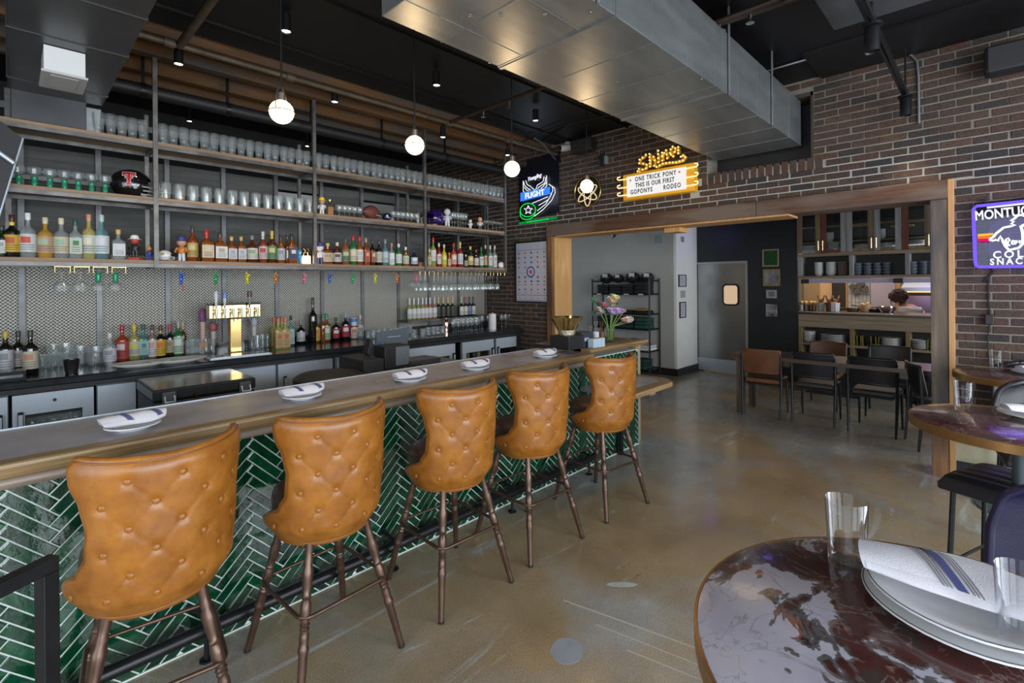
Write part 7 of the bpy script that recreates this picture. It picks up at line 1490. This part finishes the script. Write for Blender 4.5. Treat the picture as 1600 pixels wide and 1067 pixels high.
for i, (px, py, h, c_, nm) in enumerate(((923, 537, .16, (.20, .07, .02), 'amber glass'), (931, 537, .20, (.55, .58, .60), 'wine-glass shaped'), (940, 535, .19, (.16, .06, .03), 'copper cutlery'))):
    p = at(px, py, Z=HZ); t = thing('table_jar', '%s jar between the menus and the flowers on the host counter' % nm, 'jar', (p.x, p.y, HZ+.0005), 0, 'jars on the host counter'); MB().lathe([(0, 0), (.03, 0), (.034, h*.55), (.026, h*.6), (0, h*.6)], n=16).build('jar_body', C(c_, .2), t, smooth=40)
    for k in range(4): MB().tube([(0, 0, h*.5), (.02*math.cos(k*1.6), .02*math.sin(k*1.6), h*1.1)], .004, 6).build('utensil', C((.30, .13, .05) if i == 2 else (.5, .5, .5), .25, .8), t)
for i, px in enumerate((928, 936)):
    p = at(px, 543-i, Z=HZ); o = MB().box(-.05, .05, -.035, .035, 0, .085).build('napkin_box', C((.42, .52, .58), .5), bevel=.006); o.location = (p.x, p.y, HZ+.0005); tag(o, 'pale blue napkin box on the host counter, %s of two' % ('left', 'right')[i], 'box', 'napkin boxes on the host counter')
p = at(953, 534, Z=HZ); fv = thing('flower_vase', 'clear glass vase of pastel flowers on the host counter', 'flowers', (p.x, p.y, HZ+.0005)); vs = .30
MB().lathe([(0, 0), (.040, 0), (.045, .01), (.050, .165), (.048, .165), (.042, .016), (0, .012)], n=24).build('vase', m_glass, fv, smooth=40); MB().lathe([(0, .014), (.040, .015), (.044, .11), (0, .11)], n=20).build('water', GLASS('vase_water', (.80, .88, .70), (.6, .7, .5), .05, .4), fv, smooth=40)
m_stem, m_leaf = C((.16, .24, .06), .6), M('flower_leaf', (.05, .13, .07), .6, var=.4, scale=20)
fl = [(-.10, .0, .30, .050, (.62, .50, .42), 'cream'), (-.02, -.05, .285, .062, (.52, .36, .62), 'lilac'), (.045, -.05, .29, .055, (.52, .38, .62), 'lilac'), (.02, .0, .40, .058, (.66, .48, .34), 'peach'), (.085, .03, .43, .045, (.64, .60, .28), 'yellow'), (-.04, .03, .36, .040, (.50, .14, .20), 'crimson'), (.12, -.02, .30, .032, (.66, .36, .36), 'pink'), (.10, -.05, .21, .034, (.66, .32, .26), 'coral'), (.165, -.03, .20, .055, (.68, .60, .50), 'white'), (.06, .04, .36, .035, (.60, .42, .35), 'blush')]
def bloom(r, c):
    mb = MB()
    for ring, (n_, tilt, k) in enumerate(((9, .25, 1.), (7, .6, .8), (5, .95, .6), (3, 1.25, .4))):
        for i in range(n_):
            a = 2*math.pi*i/n_+ring*.4; T = Matrix.Rotation(a, 4, 'Z') @ Matrix.Rotation(-tilt, 4, 'Y')
            mb.grid(lambda u, v: T @ Vector((r*k*u, r*k*.55*(v-.5)*2*math.sin(math.pi*min(1, .12+.85*u)), r*k*(.25*u*u+.18*((v-.5)*2)**2*u))), 4, 4)
    return mb
for x, y, z, r, c_, nm in fl:
    vx = Vector((x*.70+.7*y*0, -x*.7+y, z)); vx = Vector((x*.69, -x*.72+y, z))
    MB().tube([(vx.x*.12, vx.y*.12, .02), (vx.x*.25, vx.y*.25, .16), vx], .0045, 6).build('flower_stem', m_stem, fv, smooth=50); o = bloom(r*1.15, c_).build('bloom', M('petal_'+nm, c_, .7, var=.15, scale=30), fv, smooth=80); o.location = vx; o.rotation_euler = (.7*vx.y*3+.5, -.7*vx.x*3-.2, 0)
for k in range(16):
    a = 2.4*k; x, z = -.15+.26*((k*.37) % 1), .26+.17*((k*.61) % 1); vx = Vector((x*.69, -x*.72+.04, z if x < -.05 else z*.9))
    T = Matrix.Translation(vx) @ Matrix.Rotation(a, 4, 'Z') @ Matrix.Rotation(-.9, 4, 'Y'); MB().grid(lambda u, v: T @ Vector((.075*u, .022*(v-.5)*2*math.sin(math.pi*min(1, .05+.95*u)), .01*u)), 6, 2).build('leaf', m_leaf, fv, smooth=80)
# dining table and its chairs
dt_ = thing('dining_table', 'long dark wooden dining table beyond the opening', 'table', (6.85, 1.4, 0)); tz = .765
for k in range(4): part(MB().box(6.62+.155*k, 6.62+.155*(k+1)-.003, .0, 2.45, tz-.045, tz), 'table_plank', m_tablewood, dt_)
part(MB().box(6.70, 7.17, .10, 2.36, tz-.12, tz-.046), 'apron', m_tablewood, dt_)
for x in (6.69, 7.16):
    for y in (2.36, .08): part(MB().box(x-.04, x+.04, y-.045, y+.045, 0, tz-.046), 'leg', WOOD('table_leg', (.055, .04, .03), (.13, .095, .07), 'Z', .9, .5, 20), dt_)
def chair(loc, rz, m_up, label):
    t = thing('dining_chair', label, 'chair', (0, 0, 0), 0, 'chairs at the dining table')
    # local: seat faces +X, the back is at -X
    def bk(u, v): y = (u-.5)*.42; z = .56+.28*v; e = min(1, min(u, 1-u)*9)*min(1, min(v, 1-v)*7); return Vector((-.21-.05*v+.05*(1-(2*u-1)**2)*-.6, y, z))
    mb = MB(); mb.grid(bk, 16, 8); mb.grid(lambda u, v: bk(u, v)+Vector((.03, 0, 0)), 16, 8, True); 
    per_ = [(0, j/8) for j in range(9)]+[(i/16, 1) for i in range(1, 17)]+[(1, 1-j/8) for j in range(1, 9)]+[(1-i/16, 0) for i in range(1, 16)]
    mb.build('backrest', m_up, t, smooth=50); MB().tube([bk(*p)+Vector((.015, 0, 0)) for p in per_], .018, 8, closed=True).build('back_edge', m_up, t, smooth=60)
    MB().prism([(-.20, -.20), (.20, -.22), (.23, -.19), (.23, .19), (.20, .22), (-.20, .20)], .42, .475).build('seat', m_up, t, bevel=.015)
    for s in (-1, 1):
        MB().tube([(-.26, s*.215, 0), (-.225, s*.225, .42), (-.245, s*.222, .80)], [.012, .018, .012], 8).build('rear_leg', m_blacksteel, t, smooth=40); MB().tube([(.22, s*.205, 0), (.20, s*.20, .42)], [.011, .016], 8).build('front_leg', m_blacksteel, t, smooth=40)
    MB().tube([(-.20, -.18, .41), (-.20, .18, .41), (.20, .19, .41), (.20, -.19, .41)], .012, 6, closed=True).build('seat_frame', m_blacksteel, t)
    t.location = loc; t.rotation_euler = (0, 0, rz); return t
m_bleath = M('chestnut_leather', (.13, .050, .020), .4, var=.2)
c1 = chair((6.84, 2.10, 0), R(4), m_bleath, 'chestnut brown chair at the left end of the dining table'); c2 = chair((6.92, 1.54, 0), R(2), m_blackleather, 'black chair in the middle of the near side of the dining table')
c3 = dup(c2, 'black chair at the near side of the dining table, closest to the timber post', (6.90, .95, 0), R(-2), 'chairs at the dining table'); dup(c2, 'black chair mostly hidden behind the timber post', (6.60, .36, 0), R(-70), 'chairs at the dining table'); dup(c2, 'black chair on the far side of the dining table, near its right end', (7.75, .95, 0), R(182), 'chairs at the dining table'); dup(c1, 'brown-seated chair on the far side of the dining table, in the middle', (7.75, 1.65, 0), R(178), 'chairs at the dining table')
# kitchen pass: shelving, cabinets, counter
ks = thing('pass_shelving', 'reclaimed-wood cubby shelving around the kitchen pass', 'shelving', (KX, 1.35, 0))
def K(px, py): return at(px, py, X=KX-.28)
KF = KX-.28
zc1 = 1.205; zc0 = K(1350, 515).z; zlb = K(1350, 541).z; zm1 = K(1350, 398).z; zm0 = K(1350, 430).z; zd1 = 2.86
yL, yR = K(1247, 450).y, K(1462, 450).y
ylv = [yL, K(1327, 450).y, K(1414.5, 450).y, yR]
part(MB().box(KF, KX+.1, yR, yL, zc0, zc1-.035), 'fascia_board', m_barnx, ks, bevel=.004); part(MB().box(KF-.03, KX+.45, yR, yL+.03, zc1-.034, zc1), 'pass_counter', M('pass_top', (.035, .022, .016), .3), ks, bevel=.004)
part(MB().box(KF, KX, yR, yL, zlb-.035, zlb), 'shelf_board', m_barnx, ks); part(MB().box(KF, KX, yR, yL, zm0-.04, zm0), 'shelf_board', m_barnx, ks); part(MB().box(KF, KX, yR, yL, zm1, zm1+.05), 'shelf_board', m_barnx, ks)
for y in ylv[:3]: part(MB().box(KF, KX, y-.05, y, zlb+.0, zc0-.001), 'divider', m_barn[3], ks); part(MB().box(KF, KX, y-.05, y, zm0+.001, zm1-.001), 'divider', m_barn[1], ks); part(MB().box(KF, KX, y-.05, y, .0, zlb-.036), 'divider', m_barn[3], ks)
part(MB().box(KX-.02, KX, yR, yL, .06, zc0), 'back_panel', m_black, ks); part(MB().box(KX-.02, KX, yR, yL, zm0, zd1), 'back_panel', m_black, ks); part(MB().box(KF, KX, yR, yL, .0, .06), 'plinth', m_black, ks)
for z in (K(1350, 348).z, K(1350, 374).z): part(MB().box(KF+.04, KX-.02, yR, yL, z-.02, z), 'shelf_board', m_barnx, ks)
dpx_ = [1246, 1283, 1323, 1366, 1409.5, 1456]
for i in range(5):
    y1, y0 = K(dpx_[i], 400).y, K(dpx_[i+1], 400).y; f = .075; zb, zt_ = zm1+.055, zd1
    dd = part(MB().box(KF-.025, KF-.002, y1-f, y1-.003, zb, zt_), 'cabinet_door', m_barn[(0, 2, 1, 1, 2)[i]], ks)
    part(MB().box(KF-.025, KF-.002, y0+.003, y0+f, zb, zt_), 'door_stile', m_barn[(3, 1, 0, 1, 0)[i]], ks); part(MB().box(KF-.025, KF-.002, y0+f, y1-f, zb, zb+.05), 'door_rail', m_barn[(1, 2, 0, 0, 3)[i]], ks); part(MB().box(KF-.025, KF-.002, y0+f, y1-f, zt_-.06, zt_), 'door_rail', m_barnx, ks)
    part(MB().box(KF-.015, KF-.011, y0+f, y1-f, zb+.05, zt_-.06), 'door_glass', m_pane, ks)
    yh_ = (y0+.03) if i in (0, 2, 4) else (y1-.03); part(MB().tube([(KF-.026, yh_, zb+.03), (KF-.055, yh_, zb+.04), (KF-.055, yh_, zb+.19), (KF-.026, yh_, zb+.20)], .009, 8), 'handle', M('brass_pull', (.75, .52, .30), .25, .9), ks, smooth=40)
hl = thing('heat_strip', 'long pale lilac heat-lamp strip with black end boxes under the pass shelving', 'lamp', (KF, 1.4, zm0-.1)); part(MB().box(KF+.0, KF+.12, yR+.02, yL-.06, zm0-.115, zm0-.045), 'strip_housing', M('lilac_enamel', (.42, .38, .52), .35), hl)
for px in (1258, 1403.5): y = K(px, 436).y; part(MB().box(KF-.03, KF-.001, y-.055, y+.055, zm0-.12, zm0-.05), 'control_box', m_black, hl)
light('pass_light', 'AREA', (KX+.15, 1.3, zm0-.14), 6, (1, .85, .75), (0, 0, 0), shape='RECTANGLE', size=.15, size_y=1.8)
# dishes: stacks of separate pieces
def stack(px, z, r, n_, dz, label, m_=m_ceramic, bowl=False, grp='dish stacks on the pass shelving', x=KX-.15):
    y = at(px, 450, X=x).y; proto = None; prof = [(0, 0), (r*.5, 0), (r*.75, .02), (r, .05), (r*.96, .05), (r*.7, .024), (0, .012)] if bowl else [(0, 0), (r*.55, 0), (r*.7, .008), (r, .018), (r, .024), (r*.68, .014), (0, .008)]
    me = MB().lathe(prof, n=24).mesh('bowl' if bowl else 'plate', m_, 40)
    for i in range(n_): o = bpy.data.objects.new('bowl' if bowl else 'plate', me); COL.objects.link(o); o.location = (x+random.uniform(-.003, .003), y+random.uniform(-.003, .003), z+.001+dz*i); tag(o, label % ORD[i], 'bowl' if bowl else 'plate', grp)
stack(1264, zlb, .10, 5, .031, '%s bowl from the bottom of the leftmost lower stack', bowl=True); stack(1302, zlb, .175, 7, .020, '%s platter from the bottom of the wide stack, lower left cubby'); stack(1392.5, zlb, .14, 5, .024, '%s bowl from the bottom of the stack in the lower middle cubby', bowl=True); stack(1438, zlb, .11, 7, .018, '%s plate from the bottom of the lower right stack')
stack(1280, zm0, .068, 9, .021, '%s pale cup from the bottom of the left stack, upper left cubby', bowl=True); stack(1299, zm0, .078, 9, .021, '%s pale bowl from the bottom of the middle stack, upper left cubby', bowl=True); stack(1317, zm0, .078, 9, .021, '%s brown bowl from the bottom of the right stack, upper left cubby', C((.22, .17, .16)), True)
for px, n_ in ((1341, 4), (1356, 4), (1371, 4), (1386, 4), (1427, 4), (1444, 4), (1456, 4)): stack(px, zm0, .062, n_, .046, '%s grey-blue tumbler from the bottom, %s' % ('%s', {1341: 'the left of the upper middle cubby', 1356: 'second place in the upper middle cubby', 1371: 'third place in the upper middle cubby', 1386: 'fourth place in the upper middle cubby', 1427: 'the left of the upper right cubby', 1444: 'the middle of the upper right cubby', 1456: 'the edge of the upper right cubby'}[px]), GLASS('blue_tumbler', (.55, .62, .72), (.55, .62, .72), .15, .8, .08, .25), True, 'stacked tumblers on the pass shelving')
zs_ = zm1+.051
for px, r, n_, dz, nm in ((1265, .105, 6, .022, 'first'), (1302, .095, 8, .022, 'second'), (1347, .11, 6, .018, 'third'), (1388, .12, 6, .018, 'fourth'), (1434, .12, 7, .018, 'fifth')): stack(px, zs_, r, n_, dz, '%s plate from the bottom of the stack behind the '+nm+' cabinet door')
z2_ = K(1350, 374).z
for px, r, n_, nm in ((1296, .07, 5, 'second'), (1376, .07, 5, 'fourth')): stack(px, z2_, r, n_, .024, '%s bowl from the bottom, upper shelf behind the '+nm+' cabinet door', bowl=True)
# small green-topped boards in the cabinets
for px, nm in ((1345, 'third'), (1410, 'last')):
    t = thing('display_board', 'wooden board with a green tuft behind the %s cabinet door' % nm, 'display board', at(px, 352, X=KX-.14), 0, 'green-topped boards in the cabinets'); MB().box(-.08, .08, -.13, .13, -.02, 0).build('board', m_pine, t); MB().sphere((0, 0, .015), .07, 12, (.8, 1.1, .45)).build('tuft', M('green_tuft', (.03, .22, .02), .8, bump=.8, bscale=60), t, smooth=60); MB().box(-.02, .02, -.02, .02, -(t.location.z-z2_)+.001, -.021).build('stand', m_black, t)
# low trivets standing on edge
for i, px in enumerate((1335, 1339, 1344.5, 1347.5, 1361, 1368, 1371.5, 1449, 1454)):
    p = K(px, 535); o = MB().box(-.10, .10, -.006, .006, 0, .15).build('book', C((.22, .19, .035), .5)); o.location = (KX-.15, p.y, zlb+.001); o.rotation_euler = (R(rd.uniform(-4, 4)), 0, 0); tag(o, 'thin mustard-edged book standing upright, %s from the left in the lower cubbies' % ORD[i], 'book', 'mustard-edged books in the lower cubbies')
o = MB().lathe([(0, 0), (.14, 0), (.145, .12), (0, .125)], n=24).build('dish_stack', C((.6, .6, .6)), None, smooth=40); o.location = at(1313, 583, X=8.72); tag(o, 'pale round crock glimpsed between the chairs under the table', 'crock'); o.location.z = .45; MB().box(-.2, .2, -.25, .25, -.45, -.002).build('stand', m_black, o)
# kitchen
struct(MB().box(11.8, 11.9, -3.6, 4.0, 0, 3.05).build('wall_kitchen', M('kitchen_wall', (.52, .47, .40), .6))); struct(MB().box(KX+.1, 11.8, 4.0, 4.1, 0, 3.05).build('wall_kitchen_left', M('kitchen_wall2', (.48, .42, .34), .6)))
def kpanel(px0, px1, X, z0, z1, m_, name, label, cat, d=.05):
    y1, y0 = at(px0, 460, X=X).y, at(px1, 460, X=X).y; o = MB().box(X, X+d, y0, y1, z0, z1).build(name, m_); tag(o, label, cat); return o
kpanel(1256, 1279, 11.6, .0, 2.3, C((.45, .32, .18)), 'kitchen_cupboard', 'tan cupboard at the left of the kitchen pass view', 'cupboard', .15); kpanel(1281, 1300, 11.7, .0, 2.2, M('lit_door', (.75, .52, .28), .6), 'kitchen_door', 'bright yellow-lit door in the kitchen behind the pass', 'door'); kpanel(1301, 1321, 11.65, .0, 2.2, C((.045, .035, .03)), 'kitchen_cupboard', 'dark brown cupboard in the kitchen behind the pass', 'cupboard', .1); kpanel(1321.5, 1324, 11.4, 0, 2.6, m_pine, 'kitchen_post', 'slim wooden post in the kitchen behind the pass', 'post')  # the door's yellow is kitchen light put into its colour
kt = thing('tiled_splash', 'white tiled kitchen wall with hanging utensils behind the pass', 'tiled wall', (11.7, 1.9, 1.5)); y1, y0 = at(1325, 460, X=11.7).y, at(1360, 460, X=11.7).y
n_ = 0
for j in range(8):
    for i in range(6):
        a = y0+(y1-y0)*i/6; part(MB().box(11.69, 11.72, a+.004, a+(y1-y0)/6-.004, .95+.16*j+.004, .95+.16*(j+1)-.004), 'tile', C((.60, .61, .62), .2), kt)
part(MB().box(11.705, 11.78, y0, y1, .9, 2.3), 'backing', C((.35, .35, .35)), kt); part(MB().tube([(11.66, y0+.05, 1.85), (11.66, y1-.05, 1.85)], .01, 6), 'rail', m_chrome, kt)
for k, (s_, L) in enumerate(((.25, .22), (.42, .30), (.62, .18), (.78, .26))): yy = lerp(y1, y0, s_); part(MB().tube([(11.64, yy, 1.84), (11.64, yy, 1.84-L)], .008, 6).lathe([(0, 0), (.06, 0), (.065, .012), (0, .012)], n=14, T=Matrix.Translation((11.63, yy, 1.80-L)) @ Matrix.Rotation(math.pi/2, 4, 'Y')), 'utensil', C((.18, .16, .14), .3, .5), kt)
kpanel(1360.5, 1399, 11.5, .0, 2.5, M('lilac_lit_fridge', (.45, .40, .50), .4), 'kitchen_fridge', 'tall pale lilac-lit fridge in the kitchen behind the pass', 'fridge', .25); kpanel(1400, 1406, 11.3, .0, 2.6, m_pine, 'kitchen_post', 'thicker wooden post right of the lilac-lit fridge in the kitchen', 'post')  # the fridge's lilac is light put into its colour
hd = thing('range_hood', 'stainless range hood with warm light in the kitchen at the right of the pass', 'range hood', (11.3, .6, 1.9)); yA, yB = at(1408, 460, X=11.0).y, at(1470, 460, X=11.0).y; Zk = lambda py: at(1430, py, X=11.0).z
part(MB().prism([(11.0, Zk(455)), (11.0, Zk(449)), (11.5, Zk(441)), (11.5, Zk(430)), (11.79, Zk(430)), (11.79, Zk(455))], yB, yA, 'Y'), 'hood_body', m_stainless, hd); part(MB().box(11.45, 11.7, yB, yA, Zk(490)-.4, Zk(463)), 'splash_panel', M('violet_lit_steel', (.38, .30, .62), .35, .4), hd); part(MB().box(11.05, 11.4, yB+.05, yA-.05, Zk(457), Zk(455.3)), 'hood_lamp', GLOW('hood_warm', (1., .6, .25), 1.5), hd)  # purple light is put into the colour of the splash panel
light('kitchen_lamp', 'AREA', (10.7, 1.6, 3.0), 60, (1, .82, .62), (0, 0, 0), shape='RECTANGLE', size=1.2, size_y=2.6); light('kitchen_violet', 'POINT', (10.9, .6, 1.75), 7, (.45, .25, 1), shadow_soft_size=.1)
def onpass(px, py=487, x=KX+.12): y = at(px, py, X=x).y; return (x, y, zc1+.0005)
for i, px in enumerate((1253, 1259, 1267, 1272)):
    t = thing('spice_jar', '%s little jar with a yellow top from the left on the kitchen pass' % ORD[i], 'jar', onpass(px), 0, 'jars on the kitchen pass'); MB().lathe([(0, 0), (.036, 0), (.036, .10), (0, .10)], n=14).build('jar_body', C(((.5, .5, .5), (.09, .03, .025), (.07, .025, .02), (.20, .06, .02))[i], .2), t, smooth=40); MB().sphere((0, 0, .13), .038, 10, (1, 1, .9)).build('stopper', C((.55, .36, .10)), t, smooth=50)
for i, (px, c_) in enumerate(((1283, (.55, .55, .55)), (1296, (.14, .06, .04)), (1306, (.55, .56, .58)))):
    t = thing('utensil_crock', '%s crock of wooden tools from the left on the kitchen pass' % ORD[i], 'crock', onpass(px), 0, 'utensil crocks on the kitchen pass'); MB().lathe([(0, 0), (.05, 0), (.06, .14), (.055, .14), (.045, .01), (0, .01)], n=16).build('pot', C(c_, .4), t, smooth=40)
    for k in range(6): a = k*1.05; MB().tube([(0, 0, .05), (.05*math.cos(a), .05*math.sin(a), .20+.03*(k % 3))], [.006, .012], 6).build('wooden_tool', C((.22, .085, .035), .6), t)
for i, (px, r, h, m_, nm) in enumerate(((1332, .10, .06, C((.10, .07, .03), .4), 'shallow olive pan'), (1352, .09, .11, C((.42, .27, .16), .5), 'basket of bread crusts'), (1366, .08, .05, m_black, 'black skillet'), (1385, .125, .09, m_chrome, 'wide shiny steel bowl'))):
    t = thing('cooking_pan', nm+' on the kitchen pass counter', 'pan', onpass(px, 486, KX+.25), 0, 'pans on the kitchen pass'); MB().lathe([(0, 0), (r*.75, 0), (r, h*.6), (r*1.02, h), (r*.96, h), (r*.7, .01), (0, .01)], n=24).build('vessel', m_, t, smooth=40); MB().tube([(0, r, h*.8), (0, r+.10, h*.95)], .009, 8).build('grip', m_black, t)
    if i == 1:
        for k in range(7): MB().sphere((.04*math.cos(k*2.1), .04*math.sin(k*2.1), .11+.012*(k % 3)), .028, 8, (1, 1, .8)).build('crust', C((.46, .28, .14), .8), t, smooth=60)
o = MB().box(-.03, .03, -.035, .035, 0, .15).build('order_card', C((.60, .58, .62)), bevel=.003); o.location = onpass(1303, 487, KX+.02); tag(o, 'upright white card at the front of the kitchen pass', 'card')
# cook, bent over the worktop behind the pass
def skin_body(name, verts, edges, mat, parent, sub=2):
    me = bpy.data.meshes.new(name); me.from_pydata([v[0] for v in verts], edges, []); o = bpy.data.objects.new(name, me); COL.objects.link(o)
    m = o.modifiers.new('s', 'SKIN'); m.use_smooth_shade = True
    for i, v in enumerate(verts): sv = me.skin_vertices[0].data[i]; sv.radius = v[1]; sv.use_root = (i == 0)
    o.modifiers.new('d', 'SUBSURF').levels = sub; bpy.context.view_layer.update()
    dg = bpy.context.evaluated_depsgraph_get(); nm = bpy.data.meshes.new_from_object(o.evaluated_get(dg)); bpy.data.objects.remove(o)
    nm.materials.clear(); nm.materials.append(mat); nm.polygons.foreach_set('use_smooth', [True]*len(nm.polygons)); p = bpy.data.objects.new(name, nm); COL.objects.link(p); p.parent = parent; return p
hp = at(1403, 468, X=10.35); ck = thing('person', 'cook with short dark curly hair and a grey shirt bending over the kitchen counter', 'person', (10.35, hp.y, 0))
sy = at(1424, 485, X=10.35).y-hp.y      # shoulders lie to the right of the head
hz = hp.z
m_skin = M('skin', (.42, .22, .14), .5); m_shirt = M('grey_shirt', (.42, .44, .47), .85, var=.12, scale=12)
V = [((.10, sy*1.35, .95), (.15, .13)), ((.08, sy*1.25, 1.10), (.15, .13)), ((.05, sy*1.05, hz-.26), (.17, .15)), ((.0, sy*.80, hz-.14), (.15, .13)), ((-.02, sy*.45, hz-.09), (.065, .065)), ((-.02, sy*.2, hz-.03), (.06, .06)), ((-.02, 0, hz+.01), (.085, .10)), ((-.02, -.01, hz+.06), (.08, .09)),
     ((-.17, sy*.75, hz-.17), (.07, .07)), ((-.22, sy*.3, hz-.36), (.05, .05)), ((-.24, -sy*.4, hz-.42), (.036, .036)), ((.17, sy*1.1, hz-.17), (.07, .07)), ((.16, sy*.6, hz-.38), (.05, .05)), ((.02, -sy*.3, hz-.43), (.036, .036)),
     ((-.02, sy*1.4, .50), (.085, .085)), ((-.03, sy*1.4, .06), (.055, .055)), ((.20, sy*1.4, .50), (.085, .085)), ((.20, sy*1.4, .06), (.055, .055)), ((-.12, sy*1.38, .035), (.04, .035)), ((.11, sy*1.38, .035), (.04, .035))]
E_ = [(0, 1), (1, 2), (2, 3), (3, 4), (4, 5), (5, 6), (6, 7), (3, 8), (8, 9), (9, 10), (3, 11), (11, 12), (12, 13), (0, 14), (14, 15), (0, 16), (16, 17), (15, 18), (17, 19)]
skin_body('body', V, E_, m_skin, ck)
Vs = [((v[0][0], v[0][1], v[0][2]), (v[1][0]*1.12+.006, v[1][1]*1.12+.006)) for v in V[:4]]+[((V[8][0]), (.088, .088)), ((-.20, sy*.5, hz-.28), (.07, .07)), ((V[11][0]), (.088, .088)), ((.165, sy*.8, hz-.30), (.07, .07))]
skin_body('shirt', Vs, [(0, 1), (1, 2), (2, 3), (3, 4), (4, 5), (3, 6), (6, 7)], m_shirt, ck)
skin_body('trousers', [((.09, sy*1.36, .93), (.17, .15)), (V[14][0], (.10, .10)), ((-.03, sy*1.4, .12), (.075, .075)), (V[16][0], (.10, .10)), ((.20, sy*1.4, .12), (.075, .075))], [(0, 1), (1, 2), (0, 3), (3, 4)], C((.03, .03, .035), .8), ck)
hair = MB(); rd2 = random.Random(2)
hair.sphere((-.02, -.005+sy*.04, hz+.055), .122, 20, (1, 1.05, .95))
for k in range(70):
    a, q = rd2.uniform(0, 2*math.pi), rd2.uniform(-.25, 1.5); hair.sphere((-.02+.115*math.cos(q)*math.cos(a), sy*.04+.12*math.cos(q)*math.sin(a), hz+.055+.11*math.sin(q)), .024, 6)
part_h = hair.build('hair', C((.030, .014, .010), .7), ck, smooth=70, kind='stuff')
fd = Vector((-.5, -sy*3.2, -.25)).normalized(); fc = Vector((-.02, 0, hz))
for s in (-1, 1):
    sd = Vector((fd.y, -fd.x, 0)).normalized()*s
    MB().sphere(fc+fd*.095+sd*.034+Vector((0, 0, .01)), .011, 8).build('eye', C((.02, .015, .012), .3), ck, smooth=60); MB().sphere(fc+sd*.098+fd*.0, .024, 8, (.6, .6, 1.2)).build('ear', m_skin, ck, smooth=60)
MB().tube([fc+fd*.09+Vector((0, 0, .01)), fc+fd*.122+Vector((0, 0, -.025))], [.009, .016], 8).build('nose', m_skin, ck, smooth=60); MB().tube([fc+fd*.098+Vector((fd.y, -fd.x, 0))*.024+Vector((0, 0, -.055)), fc+fd*.104+Vector((0, 0, -.057)), fc+fd*.098-Vector((fd.y, -fd.x, 0))*.024+Vector((0, 0, -.055))], .006, 6).build('mouth', C((.30, .10, .08), .5), ck, smooth=60)
for base, dx in ((V[10][0], -1), (V[13][0], 1)):
    for f in range(5):
        L = (.055, .075, .082, .076, .060)[f]; o0 = Vector(base); ox = (f-2)*.017; sgn = -1 if sy > 0 else 1
        MB().tube([o0+Vector((ox*.6, 0, 0)), o0+Vector((ox, sgn*L*.6+sgn*.03, -.012)), o0+Vector((ox*1.1, sgn*L+sgn*.03, -.04))], [.012, .010, .008], 8).build('finger' if f else 'thumb', m_skin, ck, smooth=60)
wt = thing('prep_counter', 'steel prep counter in the kitchen in front of the cook', 'counter', (10.2, 1.2, 0)); part(MB().box(9.98, 10.45, -.3, hp.y+1.5, hz-.50, hz-.46), 'steel_top', m_stainless, wt); part(MB().box(10.0, 10.20, -.28, hp.y+1.48, 0, hz-.501), 'cabinet', C((.3, .3, .31), .4), wt)
